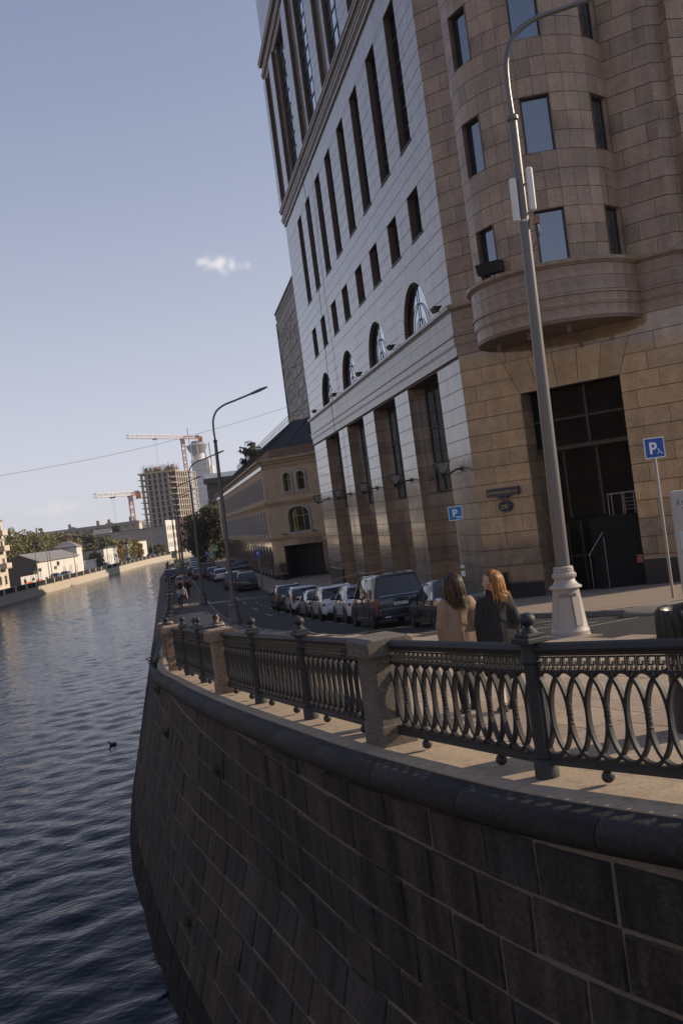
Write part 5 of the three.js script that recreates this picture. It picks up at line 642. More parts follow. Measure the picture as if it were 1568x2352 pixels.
for (const [x, y, wpx, top, d, kind, lab] of [
  [8, 1300, 44, 1222, 236, 'birch', 'tall drooping birch at the far left, behind the cream balcony house'], [30, 1300, 50, 1216, 240, 'birch', 'tall birch left of the warehouse roof ridge, its top above the neighbours'], [60, 1300, 48, 1219, 244, 'birch', 'drooping birch right behind the dark gable of the warehouse'], [92, 1300, 52, 1216, 246, 'birch', 'broad drooping birch behind the middle of the warehouse roof'], [118, 1300, 42, 1226, 250, 'birch', 'lower birch at the right end of the birch row'],
  [150, 1300, 56, 1226, 268, 'brown', 'rusty brown tree between the birches and the dark trees on the far bank'], [176, 1300, 38, 1229, 274, 'dark', 'dark green tree right of the rusty brown one'], [205, 1300, 44, 1226, 282, 'dark', 'dark round tree behind the yard wall'], [236, 1300, 50, 1232, 292, 'dark', 'wide dark green tree left of the orange-leaved one'], [266, 1300, 32, 1245, 300, 'orange', 'small orange-leaved tree behind the garages'], [290, 1300, 46, 1238, 306, 'birch', 'yellowish green tree above the grey garage'], [310, 1300, 30, 1243, 312, 'orange', 'orange tree at the right end of the trees on the far bank'], [222, 1310, 26, 1268, 266, 'birch', 'young yellow-green tree standing over the yard wall'], [363, 1290, 34, 1256, 345, 'dark', 'small dark bush-like tree at the end of the garages near the bend']]) {
  const k = d / 2287, [X] = at(x, top + 30, d), [, h] = at(x, top, d); tree(kind === 'birch' ? 'birch_tree' : 'leafy_tree', lab, X, d, h + .3, wpx * k * 1.15, LV[kind], { droop: kind === 'birch', bark: kind === 'birch' ? barkW : undefined, n: 3000, leaf: .34, bare: .12, nb: 18, cs: 1.15 }); }
{ const d = 395, [X, h] = at(265, 1207, d); tree('spruce_tree', 'dark pointed spruce beside the lit end of the apartment house', X, d, h, 7, LV.spruce, { cone: 1, n: 1800, leaf: .5, bare: .05, nb: 20 }); }
for (const [x, top, wpx, d, lab, kd] of [[498, 1147, 78, 212, 'big dark street tree in front of the end of the yellow building', 'lime'], [462, 1172, 62, 222, 'street tree with sunlit yellowish leaves on its left side, left of the big dark one', 'orange2'], [480, 1200, 70, 216, 'lower dark street tree between the two bigger ones', 'lime']]) { const k = d / 2287, [X] = at(x, top + 50, d), [, h] = at(x, top, d); tree('street_tree', lab, X, d, h, wpx * k * 1.25, kd === 'lime' ? LV.lime : [LV.lime[1], LV.lime[2], leaf([.15, .12, .03])], { n: 6000, leaf: .3, bare: .12, nb: 24, cs: 1.2 }); }
{ const d = 150, [X, h] = at(570, 1012, d), [, hb] = at(560, 1062, d); tree('roof_tree', 'small dark tree standing above the dark roof of the yellow building', X, d, h - hb + 4, 3.6, LV.spruce, { h0: hb - 4, n: 1300, leaf: .22, bare: .2, nb: 16 }); }
// ---------------------------------------------------------------- street lamps
function lampPost(label, X, d, arm, far, sideDeg = 0) {
  const t = thing('street_lamp', label, 'street lamp', V(X, G(d), d), 0, arm ? 'street lamps along the near bank' : undefined); const m = far ? M.lampFar : M.lampPole, mb = far ? M.lampFar : M.lampBase, sg = far ? 16 : 32; const g = part('column', t); g.rotation.z = -.019;
  mesh('base', lathe([[.38, -.3], [.38, .02], [.37, .06], [.375, .12], [.36, .15], [.365, .22], [.345, .25], [.335, .27], [.245, 1.0], [.25, 1.02], [.30, 1.02], [.31, 1.04], [.30, 1.055], [.24, 1.09], [.20, 1.15], [.185, 1.2], [.215, 1.215], [.22, 1.25], [.205, 1.31], [.18, 1.33], [.19, 1.345], [.19, 1.37], [.175, 1.38], [.185, 1.395], [.18, 1.42], [.15, 1.44]], sg, 30), mb, g);
  if (!far) { for (let i = 0; i < 22; i++) { const a = i / 22 * 6.283; const l = sph(.03, 0, 0, 0, .85, 1.4, .5, 8, 6); l.rotateX(-.1); l.translate(0, 1.262, .214); l.rotateY(a); mesh('leaf_ornament', l, mb, g); } for (const a of [-95, -5, 85, 175]) { const q = poly([[-.11, 0], [.11, 0], [.14, .04], [.14, .52], [.11, .57], [-.11, .57], [-.14, .52], [-.14, .04]], 0, .02, .008); q.scale(.55, 1, 1); q.rotateX(-.12); q.translate(0, .32, .318); q.rotateY(a * R + .5); mesh('door_plate', q, mb, g); } for (const a of [-28, 8]) { const q = rbox(.17, .06, .03, .014, 0, .985 - .08, .262); q.rotateY((a + 4) * R); mesh('slot', q, mat([.2, .175, .16], .7), g); } mesh('seam', cbox(.006, .72, .01, 0, .63, 0).rotateX(-.122).translate(0, 0, .378).rotateY(.12), mat([.2, .17, .15], .8), g); }
  mesh('pole', lathe([[.132, 1.40], [.128, 2.6], [.107, 6], [.085, 9.88], [.1, 9.9], [.115, 9.92], [.115, 9.98], [.07, 10.02]], sg, 30), m, g);
  const pts = [[0, 10], [-.02, 10.6], [.02, 11.1], [.22, 11.52], [.62, 11.8], [1.35, 12.02], [2.2, 12.27]].map(([x, y]) => new THREE.Vector3(x, y, 0)); const ar = part('arm', g); ar.rotation.y = sideDeg * R; mesh('arm_pipe', tube(pts, .052, 48, 8), m, ar);
  const hd = loft([[2.45, .05, .05], [2.6, .10, .06], [2.95, .14, .07], [3.3, .13, .045], [3.42, .06, .02]].map(([x, w, h]) => [[-w, -h], [w, -h], [w * .8, h], [-w * .8, h]].map(([z, y]) => new THREE.Vector3(x - .3, 12.27 + (x - 2.5) * .3 + y, z))), { crease: 20 }); mesh('lamp_head', hd, mat([.10, .10, .105], .45), ar);
  return [t, g];
}
const [lamp1, lamp1g] = lampPost('tall grey lamp post nearest the camera with pale ornate base and white antenna panels', 3.98, 18.8, 1, false, 8);
{ for (const [x, z, w] of [[-.17, .05, .15], [.19, .06, .14]]) { mesh('antenna_panel', rbox(w * .9, .82, .10, .04, x * .9, 8.42 + (x > 0 ? .13 : -.04), z + .05, 3), M.white, lamp1g); mesh('clamp', [bar(new THREE.Vector3(x, 8.7, z), new THREE.Vector3(0, 8.7, 0), .022), bar(new THREE.Vector3(x, 8.15, z), new THREE.Vector3(0, 8.15, 0), .022)], M.steel, lamp1g); } mesh('strap', cyl(.108, .107, .05, 0, 7.96, 0, 20), M.steel, lamp1g); mesh('junction_box', cbox(.10, .15, .12, .22, 7.98, .05), mat([.30, .16, .08], .6), lamp1g); mesh('loose_cable', tube([[.22, 7.9, .06], [.26, 7.75, .06], [.2, 7.6, .07], [.1, 7.45, .1]].map(a => new THREE.Vector3(...a)), .012, 20, 5), M.black, lamp1g); }
lampPost('second lamp post along the near bank, at the kerb left of the parked white cars', -6.42, 53.6, 1, true, 0);
lampPost('third lamp post along the near bank, beside the walking people', -12.3, 82.5, 1, true, 0); lampPost('fourth lamp post along the near bank, in front of the orange taxi', -18.3, 111, 1, true, 0); lampPost('fifth lamp post along the near bank, past the taxi', -23.4, 140, 1, true, 0); lampPost('sixth and farthest lamp post along the near bank, with a sunlit foot', -26.6, 156, 1, true, 0);
// ---------------------------------------------------------------- signs
const print = {
  P: (x) => { x.fillStyle = '#1f4fa0'; x.fillRect(0, 0, 256, 256); x.strokeStyle = '#dde2ea'; x.lineWidth = 12; x.strokeRect(6, 6, 244, 244); x.fillStyle = '#e6e9ee'; x.font = 'bold 205px sans-serif'; x.textAlign = 'center'; x.textBaseline = 'middle'; },
};
const prints = {
  dis: canvasTex(256, 256, (x) => { print.P(x); x.fillText('P', 108, 132); x.strokeStyle = x.fillStyle = '#e6e9ee'; x.lineWidth = 9; x.beginPath(); x.arc(176, 148, 9, 0, 7); x.fill(); x.beginPath(); x.moveTo(178, 158); x.lineTo(182, 184); x.lineTo(204, 186); x.lineTo(214, 206); x.lineTo(224, 200); x.stroke(); x.lineWidth = 8; x.beginPath(); x.arc(184, 198, 23, -2.4, 2.6, true); x.stroke(); }),
  park: canvasTex(256, 256, (x) => { x.fillStyle = '#1a74b0'; x.fillRect(0, 0, 256, 256); x.strokeStyle = '#dde6ea'; x.lineWidth = 12; x.strokeRect(6, 6, 244, 244); x.fillStyle = '#e6e9ee'; x.font = 'bold 190px sans-serif'; x.textAlign = 'center'; x.textBaseline = 'middle'; x.fillText('P', 118, 122); x.font = 'bold 34px sans-serif'; for (const [c, s] of [[150, '4'], [184, '5'], [218, '20']]) { x.beginPath(); x.arc(c, 204, 17, 0, 7); x.fill(); } x.fillStyle = '#1a5a90'; x.font = 'bold 22px sans-serif'; x.fillText('%', 150, 205); x.fillText('п', 184, 205); x.fillText('20', 218, 205); }),
  park2: canvasTex(128, 128, (x) => { x.fillStyle = '#1d4f9a'; x.fillRect(0, 0, 128, 128); x.fillStyle = '#d6dce4'; x.font = 'bold 96px sans-serif'; x.textAlign = 'center'; x.textBaseline = 'middle'; x.fillText('P', 60, 62); x.font = 'bold 22px sans-serif'; x.fillText('480', 96, 106); }),
  cross: canvasTex(128, 128, (x) => { x.fillStyle = '#b9cf3a'; x.fillRect(0, 0, 128, 128); x.fillStyle = '#27599c'; x.fillRect(20, 20, 88, 88); x.fillStyle = '#dfe6ea'; x.beginPath(); x.moveTo(64, 28); x.lineTo(102, 98); x.lineTo(26, 98); x.fill(); x.strokeStyle = '#15181c'; x.lineWidth = 6; x.beginPath(); x.moveTo(64, 56); x.lineTo(62, 76); x.lineTo(52, 94); x.moveTo(62, 76); x.lineTo(74, 92); x.stroke(); x.beginPath(); x.arc(65, 50, 5, 0, 7); x.fillStyle = '#15181c'; x.fill(); }),
  prio: canvasTex(128, 128, (x) => { x.fillStyle = '#e2ddd2'; x.fillRect(0, 0, 128, 128); x.fillStyle = '#d99a1c'; x.fillRect(22, 22, 84, 84); }),
  arrow: canvasTex(128, 128, (x) => { x.fillStyle = '#27599c'; x.fillRect(0, 0, 128, 128); x.strokeStyle = '#dfe6ea'; x.lineWidth = 12; x.beginPath(); x.moveTo(64, 110); x.lineTo(64, 26); x.moveTo(40, 50); x.lineTo(64, 22); x.lineTo(88, 50); x.stroke(); }),
};
function sign(label, X, d, hs, w, plates, o = {}) { const h0 = o.h0 ?? G(d), t = thing('road_sign', label, 'road sign', V(X, h0, d), (o.ry ?? 0) * R); const top = Math.max(...hs) - h0 + w * .5; const g = part('post', t); mesh('pole', cyl(.042, .042, top, 0, -.05, 0, 12), o.pm ?? mat([.36, .35, .34], .5, { metalness: .6 }), g); const bk = mat([.35, .35, .35], .6, { metalness: .4 });
  plates.forEach((p, i) => { const s = part('sign_plate', t); s.position.set(o.dx?.[i] ?? 0, hs[i] - h0, .06); if (p === 'prio') s.rotation.z = Math.PI / 4; const ww = p === 'prio' ? w * .75 : w; if (p === 'arrow') { mesh('plate', cyl(w / 2, w / 2, .02, 0, -.01, 0, 28).rotateX(Math.PI / 2), bk, s); const c = new THREE.CircleGeometry(w / 2 - .005, 28); c.translate(0, 0, .013); mesh('print', c, mat(0xffffff, .55, { map: prints[p] }), s); } else { mesh('plate', rbox(ww, ww, .025, .01), bk, s); const r = ww / 2 - .004, k = ww * .07, sh = new THREE.Shape(); sh.moveTo(-r + k, -r); sh.lineTo(r - k, -r); sh.quadraticCurveTo(r, -r, r, -r + k); sh.lineTo(r, r - k); sh.quadraticCurveTo(r, r, r - k, r); sh.lineTo(-r + k, r); sh.quadraticCurveTo(-r, r, -r, r - k); sh.lineTo(-r, -r + k); sh.quadraticCurveTo(-r, -r, -r + k, -r); const q = new THREE.ShapeGeometry(sh, 4); const uv = q.attributes.uv, ps = q.attributes.position; for (let i = 0; i < uv.count; i++) uv.setXY(i, ps.getX(i) / (2 * r) + .5, ps.getY(i) / (2 * r) + .5); q.translate(0, 0, .0145); mesh('print', q, mat(0xffffff, .45, { map: prints[p] }), s); } });
  mesh('clamp', plates.map((p, i) => cbox(.12, .05, .06, o.dx?.[i] ?? 0, hs[i] - h0, .03)), bk, g); return [t, g]; }
{ const [x, h] = at(1500, 1029, 28.6); sign('blue parking sign with a wheelchair symbol on a tall pole at the right', x, 28.6, [h], .6, ['dis'], { ry: 2 }); }
{ const [x, h] = at(1040, 1179, 43); const [t, g] = sign('blue parking sign with small round symbols in front of the first pillar', x, 42.2, [h], .6, ['park']); const y = at(1062, 1310, 43)[1] - G(43); mesh('notice', cbox(.17, .45, .03, .0, y, .06), M.white, g); mesh('notice_stripe', cbox(.172, .08, .034, 0, y + .08, .06), mat([.35, .32, .05], .6), g); mesh('notice_band', cbox(.172, .05, .034, 0, y + .02, .06), M.black, g); }
{ const d = 100, [x, h] = at(593, 1272, d); sign('small blue parking sign in front of the yellow building arcade', x, d, [h], .72, ['park2']); }
{ const d = 168, [x, h] = at(494, 1259.6, d), [x2, h2] = at(484.5, 1261, d); sign('yellow-bordered pedestrian crossing sign, topmost of the cluster before the street trees', x, d, [h], .95, ['cross']); const [x3, h3] = at(486, 1276, d - 4); sign('pole with orange priority diamond, round blue arrow and yellow-bordered crossing sign', x3, d - 4, [h2 * 1, (h2 + h3) / 2 - .1, h3], .9, ['prio', 'arrow', 'cross']); const [x4, h4] = at(475.5, 1271, d + 10); sign('small blue parking sign left of the crossing signs, behind the parked cars', x4, d + 10, [h4], .8, ['park2']); }
{ const d = 148, [x, h] = at(400, 1276, d), [x2, h2] = at(407, 1292, d - 18); sign('yellow-bordered crossing sign on the near bank, upper and farther of two', x, d, [h], .75, ['cross']); sign('yellow-bordered crossing sign on the near bank, lower and nearer of two', x2, d - 18, [h2], .8, ['cross']); }
{ const d = 214, p = (x, y, n, l) => { const [X, h] = at(x, y, d + n); sign(l, X, d + n, [h], .7, ['cross'], { h0: 0 }); }; p(82, 1315, -12, 'yellow-bordered crossing sign on the far bank, left of the construction fence'); p(92.5, 1309, -2, 'crossing sign on the far bank in front of the dark warehouse gable'); p(128, 1304, 8, 'crossing sign on the far bank in front of the white warehouse wall'); }
// ---------------------------------------------------------------- information pylon, litter bin
{
  const d = 27.2, [X] = at(1552, 1240, d), t = thing('information_pylon', 'tall pale information pylon with maps and arrows at the right edge', 'information board', V(X + .52, G(d), d), -4 * R); const top = at(1556, 1126, d)[1] - G(d); mesh('frame', rbox(1.05, top, .16, .05, 0, top / 2, 0, 4), mat([.42, .39, .36], .45), t);
  const ct = canvasTex(512, 1280, (x, w, h) => { x.fillStyle = '#a8a5a1'; x.fillRect(0, 0, w, h); x.fillStyle = '#26282c'; x.font = 'bold 40px sans-serif'; x.textBaseline = 'middle'; [['Овчинниковская', 110], ['Большая Ордынка', 190], ['Садовническая', 380]].forEach(([s, y], i) => { x.fillText(s, 110, y); x.fillRect(110, y + 30, 210, 5); x.fillText(['', '↑', '←'][i], 40, y); }); x.beginPath(); x.arc(62, 88, 9, 0, 7); x.fill(); x.lineWidth = 9; x.strokeStyle = '#26282c'; x.beginPath(); x.moveTo(62, 100); x.lineTo(60, 124); x.lineTo(46, 146); x.moveTo(60, 124); x.lineTo(76, 144); x.moveTo(44, 116); x.lineTo(62, 106); x.lineTo(78, 118); x.stroke(); x.fillStyle = '#a9bcc2'; x.fillRect(30, 470, w - 60, h - 560); x.fillStyle = '#7d9aa6'; x.fillRect(30, 700, w - 60, 60); });
  const [g, m] = face(.93, top - .16, ct, { rough: .25 }); g.translate(0, top / 2, .0825); mesh('panel', g, m, t);
  const b = thing('litter_bin', 'dark round litter bin with a black bag pulled over its rim at the right edge', 'litter bin', V(2.95, G(8.9), 8.9)); const H = 1.12;
  mesh('body', lathe([[.25, 0], [.25, .03], [.235, .05], [.245, H - .2], [.25, H - .1], [.24, H]], 40), mat([.035, .03, .027], .55, { bumpMap: T_rough, bumpScale: .012 }), b);
  const P = []; const prof = [[.20, H - .35], [.215, H - .05], [.235, H + .03], [.262, H + .035], [.275, H], [.285, H - .12], [.30, H - .3], [.292, H - .34]]; const rings = prof.map(([r, y], j) => Array.from({ length: 96 }, (_, i) => { const a = -i / 96 * 6.283, n = (fbm((i / 96), j * .11 + .2, 14, 3) - .5), f = r + n * .06 * (j > 2 ? 1 : .4) + .012 * Math.sin(a * 23 + j) * (j > 3 ? 1 : 0); return new THREE.Vector3(Math.cos(a) * f, y + (j > 5 ? n * .14 : n * .03), Math.sin(a) * f); })); mesh('bag', loft(rings, { caps: false, crease: 60 }), mat([.010, .010, .0105], .4), b);
}
// ---------------------------------------------------------------- cars
function car(label, X, d, o) {
  const t = thing('parked_car', label, 'car', V(X, G(d) - .13, d), (o.ry ?? 10.2) * R, o.group); const L = o.L ?? 4.5, W = (o.W ?? 1.85) / 2, H = o.H ?? 1.65, hb = o.belt ?? .98, T = o.type ?? 'suv', paint = o.m, wr = o.wr ?? .35; { const s = (G(d + 2) - G(d - 2)) / 4; t.rotation.order = 'YXZ'; t.rotation.x = Math.atan(s); }
  const zf = -L / 2, zr = L / 2, hoodEnd = zf + (T === 'sedan' ? 1.35 : 1.2), deck = T === 'sedan' || T === 'hatch5' ? zr - .62 : T === 'pickup' ? zr - .12 : zr - .1; const yb = T === 'sedan' ? .22 : .3;
  const st = [[zf, .70, .45, .66], [zf + .06, .86, .36, .78], [zf + .3, .95, .28, hb - .16], [hoodEnd - .25, 1, yb, hb - .05], [hoodEnd + .3, 1, yb, hb], [0, 1.0, yb, hb + .01], [deck - .5, 1, yb, hb + .03], [deck, .985, yb + .02, hb + .03], [zr - .07, .95, yb + .08, hb - .01], [zr, .86, yb + .2, hb - .12]];
  const sec = ([z, w, b, y]) => { w *= W; const m = lerp(b, y, .55); const h = [[.0, b], [.86, b], [.965, b + .05], [.985, b + .16], [1.0, m], [.985, y - .16], [.95, y - .05], [.87, y]]; const r = h.map(([x, yy]) => new THREE.Vector3(x * w, yy, z)), l = h.slice(1).reverse().map(([x, yy]) => new THREE.Vector3(-x * w, yy, z)); return [...r, new THREE.Vector3(0, y + .025, z), ...l]; };
  mesh('body', loft(st.map(sec).map(r => r.reverse()), { crease: 28 }), paint, t);
  const zA = hoodEnd - .12, zB = hoodEnd + .75, roofBack = T === 'sedan' ? zr - 1.35 : T === 'pickup' ? zr - .24 : zr - .8, zD = T === 'sedan' ? zr - .55 : zr - .06, wt = W * (T === 'sedan' ? .68 : .74), wb = W * .955;
  const rr4 = (z0, z1, w, y, c) => { const P = []; for (const [cx, cz, a0] of [[w - c, z0 + c, -90], [w - c, z1 - c, 0], [-w + c, z1 - c, 90], [-w + c, z0 + c, 180]]) for (let k = 0; k <= 3; k++) { const a = (a0 + k * 30) * R; P.push(new THREE.Vector3(cx + c * Math.cos(a), y, cz + c * Math.sin(a))); } return P; };
  const glassM = o.glass ?? M.carGlass; mesh('windows', loft([rr4(zA, zD, wb, hb - .03, .12), rr4(lerp(zA, zB, .55), lerp(zD, roofBack, .5), lerp(wb, wt, .48), lerp(hb, H, .55), .12), rr4(zB - .06, roofBack + .05, wt + .015, H - .09, .12)], { crease: 40 }), glassM, t);
  mesh('roof', loft([rr4(zB - .12, roofBack + .1, wt + .03, H - .115, .13), rr4(zB - .05, roofBack + .06, wt + .02, H - .07, .14), rr4(zB + .12, roofBack - .06, wt - .08, H - .02, .14), rr4(zB + .4, roofBack - .3, wt - .25, H, .14)], { crease: 50 }), o.roofM ?? paint, t);
  const pil = (za, zb2, w, s, m) => { const a = new THREE.Vector3(s * (wb + .004), hb - .02, za), b = new THREE.Vector3(s * (wt + .022), H - .09, zb2); const r = (p, k) => [[-k, -.03], [k, -.03], [k, .018], [-k, .018]].map(([dz, dx]) => new THREE.Vector3(p.x + s * dx, p.y, p.z + dz)); mesh('pillar', loft([r(a, w), r(b, w * .8)], { crease: 20 }), m ?? paint, t); };
  for (const s of [-1, 1]) { pil(zA + .1, zB + .02, .055, s); pil(lerp(zB, roofBack, .42) + .1, lerp(zB, roofBack, .42), .04, s, M.black); if (T !== 'sedan') { pil(lerp(zB, roofBack, .88), lerp(zB, roofBack, .86), .05, s, T === 'pickup' ? M.black : paint); pil(zD - .16, roofBack - .05, .14, s); } else { pil(zD - .28, roofBack - .05, .12, s); }
    for (const z of [hoodEnd + .42, lerp(hoodEnd, zr, .42), lerp(hoodEnd, zr, .72)]) mesh('door_seam', bx(s * W * .93, s * (W * 1.0 + .003), yb + .12, hb - .06, z - .008, z + .008), M.rubber, t); for (const f of [.36, .64]) mesh('door_handle', rbox(.03, .03, .2, .012, s * (W + .004), hb - .16, lerp(hoodEnd, zr, f)), o.trim ?? paint, t); mesh('sill', bx(s * (W * .9), s * (W + .008), yb - .04, yb + .09, zf + .95, zr - 1.0), M.black, t);
    mesh('mirror', [rbox(.2, .16, .12, .05, s * (W + .13), hb + .08, hoodEnd + .42, 3), bar(new THREE.Vector3(s * W * .92, hb, hoodEnd + .42), new THREE.Vector3(s * (W + .08), hb + .04, hoodEnd + .42), .025)], o.mirM ?? paint, t);
    const tl = o.tail ?? [.16, .34, .3]; mesh('tail_light', rbox(W * tl[0] * 2, tl[1], .3, .05, s * (W * .94 - W * tl[0]), hb - .05 - tl[1] / 2 + (o.tlY ?? 0), zr - .15, 3), M.tail, t); mesh('head_light', rbox(.36, .16, .4, .06, s * (W * .8 - .14), hb - .26, zf + .22, 2), M.chrome, t); }
  if (o.rails) for (const s of [-1, 1]) mesh('roof_rail', tube([[s * (wt - .01), H - .09, zB + .1], [s * (wt - .02), H - .025, zB + .3], [s * (wt - .02), H - .02, (zB + roofBack) / 2], [s * (wt - .02), H - .03, roofBack - .35], [s * (wt - .01), H - .09, roofBack - .1]].map(a => new THREE.Vector3(...a)), .022, 16, 6), o.railM ?? M.chrome, t);
  const b = part('bumper', t); mesh('bumper_cover', rbox(W * 1.72, .32, .22, .07, 0, yb + .26, zr - .07, 3), o.bumpM ?? paint, b); mesh('lower_lip', rbox(W * 1.5, .14, .16, .04, 0, yb + .08, zr - .03, 2), M.black, b); for (const s of [-1, 1]) mesh('reflector', bx(s * W * .62 - .09, s * W * .62 + .09, yb + .2, yb + .235, zr + .03, zr + .046), M.tail, b); if (o.pipes) for (const s of [-1, 1]) mesh('exhaust', rbox(.2, .07, .1, .03, s * W * .55, yb + .08, zr + .03), M.chrome, b);
  if (o.plate) { const c = canvasTex(260, 56, (x) => { x.fillStyle = '#c9c7c0'; x.fillRect(0, 0, 260, 56); x.strokeStyle = '#1a1a1a'; x.lineWidth = 4; x.strokeRect(2, 2, 256, 52); x.beginPath(); x.moveTo(196, 0); x.lineTo(196, 56); x.stroke(); x.fillStyle = '#111'; x.textBaseline = 'middle'; x.textAlign = 'center'; x.font = 'bold 46px sans-serif'; x.fillText(o.plate[0], 100, 31, 184); x.font = 'bold 34px sans-serif'; x.fillText(o.plate[1], 228, 24, 54); }); const p = part('licence_plate', t); const py = o.plateY ?? hb - .28; mesh('plate', rbox(.53, .12, .02, .008, 0, py, zr + .03), M.white, p); const [g, m] = face(.52, .112, c); g.translate(0, py, zr + .0415); mesh('print', g, m, p); } else mesh('licence_plate', rbox(.52, .112, .02, .006, 0, o.plateY ?? hb - .3, zr + .03), mat([.5, .49, .47], .5), t);
  if (o.badge) { const e = sph(.09, 0, o.badgeY ?? hb - .08, zr - .035, 1.25, .62, .3, 16, 10); mesh('badge', e, M.chrome, t); }
  if (o.line) mesh('chrome_strip', rbox(W * 1.5, .03, .03, .01, 0, hb + .0, zr - .02), M.chrome, t);
  if (o.sign) mesh('taxi_sign', rbox(.32, .11, .14, .03, 0, H + .06, -.1), mat([.5, .3, .05], .5), t); if (o.fin) mesh('antenna_fin', poly([[0, 0], [.16, 0], [.13, .09], [.1, .09]], -.02, .02).rotateY(-Math.PI / 2).translate(0, H - .02, roofBack - .5), o.roofM ?? paint, t);
  const tyre = lathe([[wr * .66, -.11], [wr * .93, -.11], [wr, -.085], [wr, .085], [wr * .93, .11], [wr * .66, .11]], 28).rotateZ(Math.PI / 2); const rim = [lathe([[wr * .68, -.08], [wr * .7, .085], [wr * .62, .08], [wr * .6, .02], [0, .015]], 24).rotateZ(-Math.PI / 2)]; for (let k = 0; k < 10; k++) rim.push(rbox(.03, wr * .6, .05, .012, .07, wr * .32, 0).rotateX(k / 10 * 6.283)); rim.push(cyl(.05, .05, .04, 0, 0, 0, 12).rotateZ(-Math.PI / 2).translate(.06, 0, 0)); const rimG = merge(rim.map(flat)); const arch = cyl(wr * 1.15, wr * 1.15, .012, 0, 0, 0, 28).rotateZ(Math.PI / 2);
  for (const s of [-1, 1]) for (const z of [zf + .88, zr - .86]) { const w = part('wheel', t); w.position.set(s * (W - .085), wr - .02, z); if (s < 0) w.rotation.y = Math.PI; mesh('tyre', tyre, M.rubber, w); mesh('rim', rimG, o.rim ?? M.steel, w); mesh('wheel_arch', arch.clone().translate(.085, .02, 0), M.black, w); }
  return t;
}
Object.assign(M, { carGlass: mat([.055, .06, .065], .05, { metalness: .55 }), tail: mat([.22, .018, .012], .18, { P: 1, clearcoat: 1 }), pWhite: mat([.66, .65, .66], .3, { P: 1, clearcoat: 1, clearcoatRoughness: .05 }), pBlack: mat([.012, .013, .016], .25, { P: 1, clearcoat: 1, clearcoatRoughness: .04 }), pBlue: mat([.014, .02, .034], .25, { P: 1, clearcoat: 1, clearcoatRoughness: .04 }), pSilver: mat([.34, .35, .37], .3, { P: 1, metalness: .5, clearcoat: 1 }), pGrey: mat([.11, .11, .115], .3, { P: 1, metalness: .3, clearcoat: 1 }), pOrange: mat([.72, .22, .02], .35, { P: 1, clearcoat: 1 }), pGreen: mat([.03, .05, .04], .3, { P: 1, clearcoat: 1 }), pRed: mat([.16, .02, .02], .3, { P: 1, clearcoat: 1 }) });
const kA = 'cars parked along the kerb before the office building', kB = 'cars parked along the yellow building';
